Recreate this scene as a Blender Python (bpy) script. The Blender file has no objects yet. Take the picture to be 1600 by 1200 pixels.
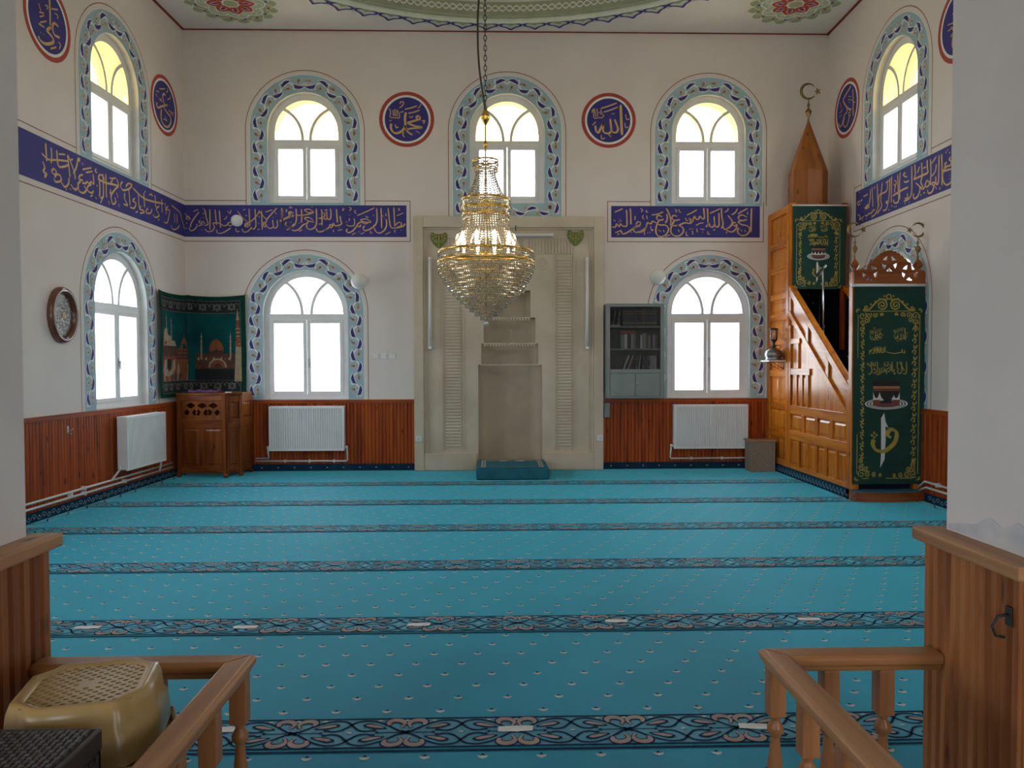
import bpy, math, random
from math import sin, cos, pi, radians as RAD, sqrt, atan2, floor as ffloor
from mathutils import Vector, Matrix
from mathutils.geometry import tessellate_polygon
random.seed(7)
SC = bpy.context.scene
COL = SC.collection

# ------------------------------------------------------------------ camera
cd = bpy.data.cameras.new('camera'); cam = bpy.data.objects.new('camera', cd); COL.objects.link(cam)
cd.sensor_width = 36.0; cd.lens = 36.0 * 1200.08 / 1600.0; cd.clip_start = 0.05; cd.clip_end = 300
fw = Vector((0.0250, 0.9993, -0.0270)).normalized()
rt = Vector((0.9997, -0.0251, -0.0027)); rt = (rt - fw * rt.dot(fw)).normalized(); up = rt.cross(fw)
cam.matrix_world = Matrix(((rt.x, up.x, -fw.x, 0), (rt.y, up.y, -fw.y, 0), (rt.z, up.z, -fw.z, 1.55), (0, 0, 0, 1)))
SC.camera = cam

# ------------------------------------------------------------------ daylight and exposure
SC.view_settings.view_transform = 'Standard'; SC.view_settings.look = 'None'
SC.view_settings.gamma = 1.0; SC.view_settings.use_curve_mapping = False
SC.view_settings.exposure = 0.0
SKY = 10.9
W = bpy.data.worlds.new('sky'); SC.world = W; W.use_nodes = True
nt = W.node_tree; nt.nodes.clear()
tc = nt.nodes.new('ShaderNodeTexCoord'); sp = nt.nodes.new('ShaderNodeSeparateXYZ')
rp = nt.nodes.new('ShaderNodeValToRGB'); mr = nt.nodes.new('ShaderNodeMapRange')
bg = nt.nodes.new('ShaderNodeBackground'); wo = nt.nodes.new('ShaderNodeOutputWorld')
nt.links.new(tc.outputs['Generated'], sp.inputs[0]); nt.links.new(sp.outputs['Z'], mr.inputs['Value'])
mr.inputs['From Min'].default_value = -1; mr.inputs['From Max'].default_value = 1
nt.links.new(mr.outputs[0], rp.inputs[0])
el = rp.color_ramp.elements
el[0].position = 0.0; el[0].color = (0.40, 0.385, 0.36, 1)
el[1].position = 1.0; el[1].color = (0.80, 0.93, 1.12, 1)
e = el.new(0.47); e.color = (0.62, 0.60, 0.57, 1)
e = el.new(0.52); e.color = (0.95, 0.985, 1.06, 1)
nt.links.new(rp.outputs[0], bg.inputs[0]); bg.inputs[1].default_value = SKY
nt.links.new(bg.outputs[0], wo.inputs[0])
PORTALS = []
def portal(loc, normal, w, h):                      # tells the renderer where the daylight comes in: one per window
    ld = bpy.data.lights.new('window_daylight', 'AREA'); ld.shape = 'RECTANGLE'; ld.size = w; ld.size_y = h
    ld.cycles.is_portal = True
    o = bpy.data.objects.new('window_daylight', ld); COL.objects.link(o)
    o.location = loc; o.rotation_euler = Vector(normal).to_track_quat('-Z', 'Y').to_euler()
    return o
SC.cycles.use_denoising = True
SC.cycles.max_bounces = 10; SC.cycles.diffuse_bounces = 7; SC.cycles.transparent_max_bounces = 24
SC.cycles.caustics_reflective = False; SC.cycles.caustics_refractive = False

# ------------------------------------------------------------------ helpers
def S(r, g, b):                                     # sRGB bytes -> linear
    f = lambda c: (c / 255 / 12.92) if c / 255 <= 0.04045 else ((c / 255 + 0.055) / 1.055) ** 2.4
    return (f(r), f(g), f(b))

def pm(name, c1, c2=None, scale=6, rough=0.6, metal=0.0, bump=0.0, bscale=None, stretch=(1, 1, 1), spec=0.5, detail=4, lo=0.35, hi=0.65, coat=0.0, emit=None, trans=0.0):
    m = bpy.data.materials.new(name); m.use_nodes = True; n = m.node_tree.nodes; l = m.node_tree.links
    p = n['Principled BSDF']; c2 = c2 or tuple(x * 0.82 for x in c1)
    t = n.new('ShaderNodeTexCoord'); mp = n.new('ShaderNodeMapping'); mp.inputs['Scale'].default_value = stretch
    l.new(t.outputs['Object'], mp.inputs['Vector'])
    nz = n.new('ShaderNodeTexNoise'); nz.inputs['Scale'].default_value = scale; nz.inputs['Detail'].default_value = detail
    l.new(mp.outputs[0], nz.inputs['Vector'])
    r = n.new('ShaderNodeValToRGB'); r.color_ramp.elements[0].position = lo; r.color_ramp.elements[1].position = hi
    r.color_ramp.elements[0].color = (*c2, 1); r.color_ramp.elements[1].color = (*c1, 1)
    l.new(nz.outputs['Fac'], r.inputs[0]); l.new(r.outputs[0], p.inputs['Base Color'])
    p.inputs['Roughness'].default_value = rough; p.inputs['Metallic'].default_value = metal
    p.inputs['Specular IOR Level'].default_value = spec; p.inputs['Coat Weight'].default_value = coat
    p.inputs['Coat Roughness'].default_value = 0.12
    p.inputs['Transmission Weight'].default_value = trans
    if emit: p.inputs['Emission Color'].default_value = (*emit[:3], 1); p.inputs['Emission Strength'].default_value = emit[3]
    if bump:
        b = n.new('ShaderNodeBump'); b.inputs['Strength'].default_value = bump; b.inputs['Distance'].default_value = 0.02
        n2 = n.new('ShaderNodeTexNoise'); n2.inputs['Scale'].default_value = bscale or scale * 4; n2.inputs['Detail'].default_value = 5
        l.new(mp.outputs[0], n2.inputs['Vector']); l.new(n2.outputs['Fac'], b.inputs['Height']); l.new(b.outputs[0], p.inputs['Normal'])
    return m

def wood(name, light, mid, dark, axis='z', rough=0.4, coat=0.2, freq=14, knots=True):
    m = bpy.data.materials.new(name); m.use_nodes = True; n = m.node_tree.nodes; l = m.node_tree.links
    p = n['Principled BSDF']; t = n.new('ShaderNodeTexCoord'); mp = n.new('ShaderNodeMapping')
    s = [freq, freq, freq]; s['xyz'.index(axis)] = freq * 0.07
    mp.inputs['Scale'].default_value = s; l.new(t.outputs['Object'], mp.inputs['Vector'])
    nz = n.new('ShaderNodeTexNoise'); nz.inputs['Scale'].default_value = 1.0; nz.inputs['Detail'].default_value = 6; nz.inputs['Distortion'].default_value = 0.6
    l.new(mp.outputs[0], nz.inputs['Vector'])
    r = n.new('ShaderNodeValToRGB'); e = r.color_ramp.elements
    e[0].position = 0.3; e[0].color = (*dark, 1); e[1].position = 0.72; e[1].color = (*light, 1)
    k = e.new(0.5); k.color = (*mid, 1)
    l.new(nz.outputs['Fac'], r.inputs[0])
    out = r.outputs[0]
    if knots:
        mp2 = n.new('ShaderNodeMapping'); s2 = [9.0, 9.0, 9.0]; s2['xyz'.index(axis)] = 3.5
        mp2.inputs['Scale'].default_value = s2; l.new(t.outputs['Object'], mp2.inputs['Vector'])
        v = n.new('ShaderNodeTexVoronoi'); v.inputs['Scale'].default_value = 1.0; l.new(mp2.outputs[0], v.inputs['Vector'])
        kr = n.new('ShaderNodeValToRGB'); kr.color_ramp.elements[0].position = 0.06; kr.color_ramp.elements[0].color = (0.25, 0.2, 0.18, 1)
        kr.color_ramp.elements[1].position = 0.17; kr.color_ramp.elements[1].color = (1, 1, 1, 1); l.new(v.outputs['Distance'], kr.inputs[0])
        mx = n.new('ShaderNodeMix'); mx.data_type = 'RGBA'; mx.blend_type = 'MULTIPLY'; mx.inputs['Factor'].default_value = 1.0
        l.new(out, mx.inputs['A']); l.new(kr.outputs[0], mx.inputs['B']); out = mx.outputs['Result']
    l.new(out, p.inputs['Base Color'])
    p.inputs['Roughness'].default_value = rough; p.inputs['Coat Weight'].default_value = coat; p.inputs['Coat Roughness'].default_value = 0.15; p.inputs['Specular IOR Level'].default_value = 0.2
    b = n.new('ShaderNodeBump'); b.inputs['Strength'].default_value = 0.12; b.inputs['Distance'].default_value = 0.01
    l.new(nz.outputs['Fac'], b.inputs['Height']); l.new(b.outputs[0], p.inputs['Normal'])
    return m

def glass(name, tint, gloss=0.10):
    m = bpy.data.materials.new(name); m.use_nodes = True; n = m.node_tree.nodes; l = m.node_tree.links; n.clear()
    o = n.new('ShaderNodeOutputMaterial'); tr = n.new('ShaderNodeBsdfTransparent')
    gl = n.new('ShaderNodeBsdfGlossy'); gl.inputs['Roughness'].default_value = 0.02
    fr = n.new('ShaderNodeFresnel'); fr.inputs['IOR'].default_value = 1.0 + gloss * 5; mx = n.new('ShaderNodeMixShader')
    t = n.new('ShaderNodeTexCoord'); nz = n.new('ShaderNodeTexNoise'); nz.inputs['Scale'].default_value = 3
    l.new(t.outputs['Object'], nz.inputs['Vector'])
    r = n.new('ShaderNodeValToRGB'); r.color_ramp.elements[0].color = (*[x * 0.95 for x in tint], 1); r.color_ramp.elements[1].color = (*tint, 1)
    l.new(nz.outputs['Fac'], r.inputs[0]); l.new(r.outputs[0], tr.inputs[0])
    l.new(fr.outputs[0], mx.inputs[0]); l.new(tr.outputs[0], mx.inputs[1]); l.new(gl.outputs[0], mx.inputs[2]); l.new(mx.outputs[0], o.inputs[0])
    return m

def catmull(pts, n=6, closed=False):
    P = [Vector(p) for p in pts]
    if len(P) < 3 and not closed: return P
    out = []; N = len(P); rng = N if closed else N - 1
    for i in range(rng):
        g = (lambda k: P[k % N]) if closed else (lambda k: P[min(max(k, 0), N - 1)])
        a, b, c, d = g(i - 1), g(i), g(i + 1), g(i + 2)
        for j in range(n):
            t = j / n
            out.append(0.5 * ((2 * b) + (c - a) * t + (2 * a - 5 * b + 4 * c - d) * t * t + (3 * b - a - 3 * c + d) * t ** 3))
    if not closed: out.append(P[-1])
    return out

class MB:
    """collects shapes in local coordinates; xf maps them to the world; k is the material slot"""
    def __init__(s, xf=None):
        s.v = []; s.f = []; s.mi = []; s.sm = []; s.k = 0; s.smooth = False; s.setxf(xf)
    def setxf(s, xf):
        if xf is None: s.xf = lambda p: Vector(p)
        elif isinstance(xf, Matrix): s.xf = lambda p, M=xf: M @ Vector(p)
        else: s.xf = xf
        return s
    def add(s, vs, fs):
        b = len(s.v); s.v += [s.xf(p) for p in vs]
        for f in fs: s.f.append(tuple(b + i for i in f)); s.mi.append(s.k); s.sm.append(s.smooth)
    def box(s, x0, x1, y0, y1, z0, z1):
        s.add([(x, y, z) for z in (z0, z1) for y in (y0, y1) for x in (x0, x1)],
              [(0, 2, 3, 1), (4, 5, 7, 6), (0, 1, 5, 4), (2, 6, 7, 3), (0, 4, 6, 2), (1, 3, 7, 5)])
    def hexa(s, bot, top):
        s.add(list(bot) + list(top), [(3, 2, 1, 0), (4, 5, 6, 7), (0, 1, 5, 4), (1, 2, 6, 5), (2, 3, 7, 6), (3, 0, 4, 7)])
    def bar(s, p, q, w, h, upv=(0, 0, 1)):
        p, q = Vector(p), Vector(q); d = (q - p).normalized(); sd = d.cross(Vector(upv))
        if sd.length < 1e-4: sd = d.cross(Vector((1, 0, 0)))
        sd.normalize(); u = sd.cross(d); a, b = sd * w / 2, u * h / 2
        s.hexa([p - a - b, p + a - b, p + a + b, p - a + b], [q - a - b, q + a - b, q + a + b, q - a + b])
    def prism(s, poly, z0, z1, holes=()):
        loops = [list(poly)] + [list(h) for h in holes]
        tris = tessellate_polygon([[Vector((p[0], p[1], 0)) for p in L] for L in loops])
        flat = [p for L in loops for p in L]; n = len(flat)
        vs = [(p[0], p[1], z0) for p in flat] + [(p[0], p[1], z1) for p in flat]
        fs = [tuple(t) for t in tris] + [tuple(n + i for i in reversed(t)) for t in tris]
        b = 0
        for L in loops:
            m = len(L)
            for i in range(m): fs.append((b + i, b + (i + 1) % m, n + b + (i + 1) % m, n + b + i))
            b += m
        s.add(vs, fs)
    def poly(s, pts, z=0.0, holes=()):
        loops = [list(pts)] + [list(h) for h in holes]
        if not holes and len(pts) <= 4: s.add([(p[0], p[1], z) for p in pts], [tuple(range(len(pts)))]); return
        tris = tessellate_polygon([[Vector((p[0], p[1], 0)) for p in L] for L in loops])
        s.add([(p[0], p[1], z) for L in loops for p in L], [tuple(t) for t in tris])
    def rect(s, x0, x1, y0, y1, z=0.0): s.add([(x0, y0, z), (x1, y0, z), (x1, y1, z), (x0, y1, z)], [(0, 1, 2, 3)])
    def ribbon(s, pts, w, z=0.0, closed=False, taper=None):
        P = [Vector((p[0], p[1])) for p in pts]; n = len(P); vs = []
        for i in range(n):
            a = P[i - 1] if (i or closed) else P[0]; b = P[(i + 1) % n] if (i < n - 1 or closed) else P[-1]
            d = b - a
            d = d.normalized() if d.length > 1e-9 else Vector((1, 0)); nn = Vector((-d.y, d.x))
            ww = w * (taper(i / max(1, n - 1)) if taper else 1) / 2
            vs += [(*(P[i] + nn * ww), z), (*(P[i] - nn * ww), z)]
        fs = [(2 * i, 2 * i + 1, 2 * ((i + 1) % n) + 1, 2 * ((i + 1) % n)) for i in range(n if closed else n - 1)]
        s.add(vs, fs)
    def disc(s, cx, cy, r, z=0.0, n=24, ry=None, a0=0.0):
        ry = ry or r; s.add([(cx + r * cos(a0 + 2 * pi * i / n), cy + ry * sin(a0 + 2 * pi * i / n), z) for i in range(n)], [tuple(range(n))])
    def ring(s, cx, cy, r0, r1, z=0.0, n=48, ky=1.0):
        vs = []
        for i in range(n):
            a = 2 * pi * i / n; vs += [(cx + r0 * cos(a), cy + r0 * ky * sin(a), z), (cx + r1 * cos(a), cy + r1 * ky * sin(a), z)]
        s.add(vs, [(2 * i, 2 * i + 1, (2 * i + 3) % (2 * n), (2 * i + 2) % (2 * n)) for i in range(n)])
    def lathe(s, prof, c=(0, 0, 0), axis=2, n=20, cap=True):
        vs = []; m = len(prof)
        for r, h in prof:
            for i in range(n):
                a = 2 * pi * i / n; q = [0, 0, 0]; q[axis] = h; q[(axis + 1) % 3] = r * cos(a); q[(axis + 2) % 3] = r * sin(a)
                vs.append((q[0] + c[0], q[1] + c[1], q[2] + c[2]))
        fs = [(j * n + i, j * n + (i + 1) % n, (j + 1) * n + (i + 1) % n, (j + 1) * n + i) for j in range(m - 1) for i in range(n)]
        if cap: fs += [tuple(range(n - 1, -1, -1)), tuple((m - 1) * n + i for i in range(n))]
        sm = s.smooth; s.smooth = True; s.add(vs, fs); s.smooth = sm
    def tube(s, pts, r, n=8, closed=False):
        P = [Vector(p) for p in pts]; N = len(P); vs = []; u = None
        for i in range(N):
            a = P[i - 1] if (i or closed) else P[0]; b = P[(i + 1) % N] if (i < N - 1 or closed) else P[-1]
            d = (b - a).normalized()
            if u is None: u = d.cross(Vector((0, 0, 1))); u = u if u.length > 1e-3 else d.cross(Vector((1, 0, 0)))
            u = (u - d * u.dot(d)).normalized(); w = d.cross(u); rr = r[i] if isinstance(r, (list, tuple)) else r
            vs += [P[i] + (u * cos(2 * pi * j / n) + w * sin(2 * pi * j / n)) * rr for j in range(n)]
        fs = []
        for i in range(N if closed else N - 1):
            for j in range(n): fs.append((i * n + j, i * n + (j + 1) % n, ((i + 1) % N) * n + (j + 1) % n, ((i + 1) % N) * n + j))
        if not closed: fs += [tuple(range(n - 1, -1, -1)), tuple((N - 1) * n + j for j in range(n))]
        sm = s.smooth; s.smooth = True; s.add(vs, fs); s.smooth = sm
    def bead(s, x, y, z, r, h=None):
        h = h or r
        s.add([(x + r, y, z), (x, y + r, z), (x - r, y, z), (x, y - r, z), (x, y, z + h), (x, y, z - h)],
              [(0, 1, 4), (1, 2, 4), (2, 3, 4), (3, 0, 4), (1, 0, 5), (2, 1, 5), (3, 2, 5), (0, 3, 5)])
    def sphere(s, c, r, n=16, m=10, sz=1.0):
        prof = [(r * sin(pi * j / m) if 0 < j < m else 0.0006, -r * sz * cos(pi * j / m)) for j in range(m + 1)]
        s.lathe(prof, c, 2, n)
    def build(s, name, mats, parent=None, bevel=0.0, fix=True):
        me = bpy.data.meshes.new(name); me.from_pydata([tuple(v) for v in s.v], [], s.f)
        mats = mats if isinstance(mats, (list, tuple)) else [mats]
        for m in mats: me.materials.append(m)
        me.polygons.foreach_set('material_index', s.mi); me.polygons.foreach_set('use_smooth', s.sm); me.update()
        if fix:
            import bmesh
            bm = bmesh.new(); bm.from_mesh(me); bmesh.ops.recalc_face_normals(bm, faces=bm.faces); bm.to_mesh(me); bm.free()
        o = bpy.data.objects.new(name, me); COL.objects.link(o)
        if parent is not None: o.parent = parent; o.matrix_parent_inverse = Matrix.Translation(-root_of(parent))
        if bevel:
            b = o.modifiers.new('bevel', 'BEVEL'); b.width = bevel; b.segments = 2; b.limit_method = 'ANGLE'; b.angle_limit = RAD(40)
        return o
def root_of(o):                                     # where the topmost parent stands
    while o.parent is not None: o = o.parent
    return o.location.copy()
_sub = MB.build
def _build(s, name, mats, parent=None, bevel=0.0, fix=True):
    o = _sub(s, name, mats, parent, bevel, fix)
    if parent is not None and parent.parent is not None: o.matrix_parent_inverse = Matrix.Identity(4)   # a sub-part: its part already sits in world axes
    return o
MB.build = _build

def tag(o, label=None, cat=None, group=None, kind=None):
    if label: o['label'] = label
    if cat: o['category'] = cat
    if group: o['group'] = group
    if kind: o['kind'] = kind
    return o
def thing(name, loc, label, cat, group=None):
    o = bpy.data.objects.new(name, None); COL.objects.link(o); o.location = loc; o.empty_display_size = 0.1
    return tag(o, label, cat, group)
def struct(o, label=None): o['kind'] = 'structure'; return tag(o, label)
def copy_tree(o, parent=None):
    c = o.copy(); COL.objects.link(c)
    if parent is not None: c.parent = parent
    for ch in [x for x in o.children]: copy_tree(ch, c)
    return c

# ------------------------------------------------------------------ the room's frame
D = 11.18                                           # qibla wall
CEIL = 6.31
LC, LU = Vector((-4.404, D, 0)), Vector((-0.0349, -0.9994, 0)).normalized()
RC, RU = Vector((4.900, D, 0)), Vector((-0.0270, -0.9996, 0)).normalized()
def frame(origin, right):                           # picture axes of a wall: x right, y up, z into the room
    r = Vector(right).normalized(); n = r.cross(Vector((0, 0, 1)))
    return Matrix(((r.x, 0, n.x, origin[0]), (r.y, 0, n.y, origin[1]), (0, 1, 0, origin[2]), (0, 0, 0, 1)))
MBK = frame((0, D, 0), (1, 0, 0))
MLF = frame(LC, -LU)                                # left wall: x = -distance from the corner
MRT = frame(RC, RU)                                 # right wall: x = distance from the corner
BAND0, BAND1 = 3.375, 3.83
FRONT = 2.30                                        # hall side of the front wall and piers

# ------------------------------------------------------------------ materials
M = {}
M['plaster'] = pm('painted_plaster', (0.80, 0.735, 0.685), (0.755, 0.69, 0.64), 1.3, 0.9, bump=0.06, bscale=30)
M['pier_plaster'] = pm('worn_plaster', (0.76, 0.715, 0.69), (0.70, 0.66, 0.64), 2.2, 0.9, bump=0.12, bscale=18)
M['reveal'] = pm('reveal_paint', (0.72, 0.72, 0.70), (0.62, 0.62, 0.61), 6, 0.8)
M['damp'] = pm('damp_plaster', (0.50, 0.52, 0.57), (0.66, 0.65, 0.66), 9, 0.95)
M['ceiling'] = pm('ceiling_paint', (0.79, 0.77, 0.72), (0.74, 0.72, 0.67), 1.5, 0.9)
M['sky_blue'] = pm('border_blue', (0.39, 0.56, 0.62), (0.35, 0.51, 0.57), 5, 0.8)
M['navy'] = pm('navy_paint', (0.045, 0.040, 0.25), (0.036, 0.032, 0.20), 4, 0.75)
M['white'] = pm('white_paint', (0.86, 0.85, 0.82), (0.80, 0.79, 0.76), 8, 0.7)
M['red_line'] = pm('red_line_paint', (0.30, 0.045, 0.035), (0.24, 0.035, 0.03), 8, 0.8)
M['brown_line'] = pm('brown_line_paint', (0.26, 0.10, 0.07), (0.22, 0.08, 0.06), 8, 0.8)
M['gold_paint'] = pm('gold_paint', (0.72, 0.46, 0.20), (0.62, 0.38, 0.16), 9, 0.6)
M['red_ring'] = pm('red_ring_paint', (0.48, 0.07, 0.05), (0.40, 0.06, 0.045), 6, 0.8)
M['cream'] = pm('cream_petals', (0.66, 0.61, 0.52), (0.58, 0.53, 0.45), 9, 0.75)
M['flower_red'] = pm('flower_red', (0.42, 0.13, 0.11), None, 9, 0.8)
M['olive'] = pm('olive_paint', (0.40, 0.44, 0.28), (0.34, 0.38, 0.24), 7, 0.85)
M['sage'] = pm('sage_paint', (0.50, 0.58, 0.42), (0.44, 0.52, 0.37), 7, 0.85)
M['pale_green'] = pm('pale_green_paint', (0.74, 0.80, 0.66), (0.68, 0.74, 0.60), 7, 0.8)
M['frame_white'] = pm('window_enamel', (0.82, 0.83, 0.83), (0.77, 0.78, 0.78), 5, 0.35)
M['radiator'] = pm('radiator_enamel', (0.82, 0.83, 0.82), (0.78, 0.79, 0.78), 4, 0.35)
M['plastic_white'] = pm('white_plastic', (0.82, 0.82, 0.80), (0.76, 0.76, 0.74), 9, 0.4)
M['steel'] = pm('steel', (0.62, 0.62, 0.62), (0.5, 0.5, 0.5), 12, 0.3, metal=1)
M['dark_metal'] = pm('dark_metal', (0.05, 0.045, 0.04), (0.035, 0.03, 0.03), 12, 0.5, metal=0.5)
M['black'] = pm('black_plastic', (0.02, 0.02, 0.022), (0.014, 0.014, 0.015), 12, 0.45)
M['stone'] = pm('limestone', (0.66, 0.57, 0.44), (0.57, 0.48, 0.36), 2.4, 0.85, bump=0.12, bscale=26)
M['stone_niche'] = pm('limestone_niche', (0.62, 0.52, 0.39), (0.54, 0.45, 0.33), 3.0, 0.85, bump=0.12, bscale=22)
M['wains_v'] = wood('varnished_boards', (0.47, 0.095, 0.013), (0.36, 0.063, 0.009), (0.17, 0.028, 0.005), 'z', 0.45, 0.08)
M['wains_h'] = wood('varnished_rail_x', (0.47, 0.095, 0.013), (0.36, 0.063, 0.009), (0.17, 0.028, 0.005), 'x', 0.45, 0.08, knots=False)
M['wains_y'] = wood('varnished_rail_y', (0.47, 0.095, 0.013), (0.36, 0.063, 0.009), (0.17, 0.028, 0.005), 'y', 0.45, 0.08, knots=False)
M['pine_v'] = wood('pine_boards', (0.45, 0.185, 0.060), (0.36, 0.130, 0.040), (0.21, 0.065, 0.02), 'z', 0.5, 0.08)
M['pine_y'] = wood('pine_rail_y', (0.47, 0.25, 0.11), (0.39, 0.19, 0.08), (0.25, 0.11, 0.045), 'y', 0.45, 0.1)
M['pine_x'] = wood('pine_rail_x', (0.47, 0.25, 0.11), (0.39, 0.19, 0.08), (0.25, 0.11, 0.045), 'x', 0.45, 0.1)
M['teal'] = pm('teal_carpet', (0.004, 0.205, 0.345), (0.003, 0.173, 0.295), 2.2, 0.95, bump=0.25, bscale=260, spec=0.15)
M['band_blue'] = pm('carpet_band', (0.075, 0.23, 0.34), (0.06, 0.19, 0.29), 8, 0.95, spec=0.15)
M['carpet_navy'] = pm('carpet_navy', (0.010, 0.028, 0.075), (0.008, 0.02, 0.055), 9, 0.95, spec=0.15)
M['carpet_pink'] = pm('carpet_beige', (0.42, 0.33, 0.31), (0.36, 0.27, 0.26), 9, 0.95, spec=0.15)
M['carpet_pale'] = pm('carpet_pale', (0.55, 0.62, 0.58), (0.46, 0.53, 0.50), 9, 0.95, spec=0.15)
for k in ('teal', 'band_blue'):
    q = M[k].node_tree.nodes['Principled BSDF']; q.inputs['Specular IOR Level'].default_value = 0.22; q.inputs['Roughness'].default_value = 0.6; q.inputs['Sheen Weight'].default_value = 1.0; q.inputs['Sheen Roughness'].default_value = 0.32; q.inputs['Sheen Tint'].default_value = (0.22, 1.20, 1.42, 1)
M['skirt'] = pm('skirting_carpet', (0.010, 0.045, 0.085), (0.007, 0.03, 0.06), 5, 0.95, bump=0.2, bscale=200, spec=0.15)
M['pane'] = glass('clear_pane', (0.93, 0.96, 0.96))
M['amber'] = glass('amber_pane', (0.95, 0.68, 0.22))
M['bluish'] = glass('bluish_pane', (0.84, 0.92, 0.98))
M['tile_floor'] = pm('porch_floor', (0.30, 0.26, 0.22), (0.22, 0.19, 0.16), 3, 0.6)

# ------------------------------------------------------------------ windows: where they are (picture x of the centre on its wall)
UP = dict(a=0.505, zb=3.885, zs=4.90, b=0.785, bz=3.835)
LO = dict(a=0.575, zb=1.055, zs=2.29, b=0.835, bz=1.03)
WIN = []                                            # (matrix, wall, cx, spec, border bottom)
for cx in (-2.68, 0.22, 3.15): WIN.append((MBK, 'back', cx, UP, 3.66 if cx == 0.22 else BAND1))
for cx in (-2.70, 3.16): WIN.append((MBK, 'back', cx, LO, 1.03))
for cx in (-1.84, -5.05): WIN.append((MLF, 'left', cx, UP, BAND1))  # nearer left windows, here and below, are unseen, added for their daylight
for cx in (-1.77, -5.0): WIN.append((MLF, 'left', cx, LO, 1.03))
for cx in (1.95, 5.1): WIN.append((MRT, 'right', cx, UP, BAND1))  # the nearer right one is unseen, added for its daylight
WIN.append((MRT, 'right', 1.95, LO, 1.03))
def arch(cx, a, zb, zs, n=24):                      # outline of an arched opening, counter-clockwise from bottom left
    return [(cx - a, zb), (cx + a, zb)] + [(cx + a * cos(pi * i / n), zs + a * sin(pi * i / n)) for i in range(n + 1)]
MFW = frame((0, FRONT, 0), (-1, 0, 0))               # upper front wall, above the opening
for cx in (-3.2, -0.22, 2.75): WIN.append((MFW, 'front', cx, UP, BAND1))  # unseen windows, added to light the back wall from the front
HW = 0.035                                          # reveal margin outside the frame
WALL_T = 0.50

def wall(name, mtx, x0, x1, key, extra=(), lo=0.0, t=WALL_T):
    b = MB(mtx); holes = [arch(cx, s['a'] + HW, s['zb'] - 0.02, s['zs']) for (m, w, cx, s, bz) in WIN if w == key]
    holes = holes + list(extra)
    outer = [(x0, lo), (x1, lo), (x1, CEIL + 0.05), (x0, CEIL + 0.05)]
    b.poly(outer, 0.0, holes); b.poly(outer, -t, holes); b.add([(x0, lo, 0), (x1, lo, 0), (x1, lo, -t), (x0, lo, -t)], [(0, 1, 2, 3)])
    b.k = 1
    for h in holes:
        n = len(h)
        for i in range(n):
            p, q = h[i], h[(i + 1) % n]
            b.add([(*p, 0), (*q, 0), (*q, -t), (*p, -t)], [(0, 1, 2, 3)])
    return struct(b.build(name, [M['plaster'], M['reveal']], fix=False))
LEN = (D - FRONT)
wall('wall_back', MBK, -4.404, 4.900, 'back', extra=[[(-0.26, 0.06), (0.76, 0.06), (0.76, 2.98), (-0.26, 2.98)]])
wall('wall_left', MLF, -LEN - 0.02, 0, 'left')
wall('wall_right', MRT, 0, LEN + 0.02, 'right')

# floor: screed under the carpet and the porch behind the camera
b = MB(); b.box(-5.2, 5.3, -3.2, D + 0.5, -0.12, -0.012); struct(b.build('floor', M['tile_floor']))

# ceiling with the round opening, drum and dome
DC = (0.10, 6.66); RO = 4.02
b = MB(); b.setxf(lambda p: Vector((p[0], p[1], p[2])))
circ = [(DC[0] + RO * cos(2 * pi * i / 96), DC[1] + RO * sin(2 * pi * i / 96)) for i in range(96)]
b.poly([(-4.95, FRONT - 0.4), (5.2, FRONT - 0.4), (5.2, D + 0.3), (-4.7, D + 0.3)], CEIL, [circ])
b.k = 0; prof = [(RO, CEIL), (RO, CEIL + 0.34)]
for i in range(1, 25): prof.append((RO * cos(pi / 2 * i / 24) if i < 24 else 0.001, CEIL + 0.34 + 2.9 * sin(pi / 2 * i / 24)))
b.lathe([(r, h) for r, h in prof], (DC[0], DC[1], 0), 2, 96, cap=False)
# painted ring: green field, raised pale moulding, lotus border
Z0 = CEIL - 0.003
def cring(r0, r1, z, k):
    b.k = k; b.ring(DC[0], DC[1], r0, r1, z, 128)
cring(RO, 4.36, Z0, 2)
b.k = 3; b.smooth = True
b.tube([(DC[0] + 4.13 * cos(2 * pi * i / 128), DC[1] + 4.13 * sin(2 * pi * i / 128), CEIL - 0.004) for i in range(128)], 0.045, 8, closed=True)
b.smooth = False
NL = 80
for i in range(NL):
    a = 2 * pi * (i + 0.5) / NL; ca, sa = cos(a), sin(a)
    def pt(u, v): r = 4.20 + v; return (DC[0] + r * ca - u * sa, DC[1] + r * sa + u * ca)
    lob = [(-0.165, 0.05), (-0.15, 0.12), (-0.09, 0.155), (-0.05, 0.19), (0, 0.245), (0.05, 0.19), (0.09, 0.155), (0.15, 0.12), (0.165, 0.05), (0.09, 0.02), (0.03, 0.06), (0, 0.10), (-0.03, 0.06), (-0.09, 0.02)]
    cl = catmull(lob, 3, True)
    b.k = 5; b.poly([pt(p.x * 1.14, p.y * 1.12 - 0.004) for p in cl], Z0 - 0.002)
    b.k = 6; b.poly([pt(p.x, p.y) for p in cl], Z0 - 0.004)
    b.k = 4; b.poly([pt(p.x * 0.74, 0.025 + p.y * 0.66) for p in cl], Z0 - 0.006)
    b.k = 5; b.ribbon([pt(-0.09, 0.055), pt(-0.05, 0.09), pt(0, 0.13), pt(0.05, 0.09), pt(0.09, 0.055)], 0.018, Z0 - 0.008)
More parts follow.
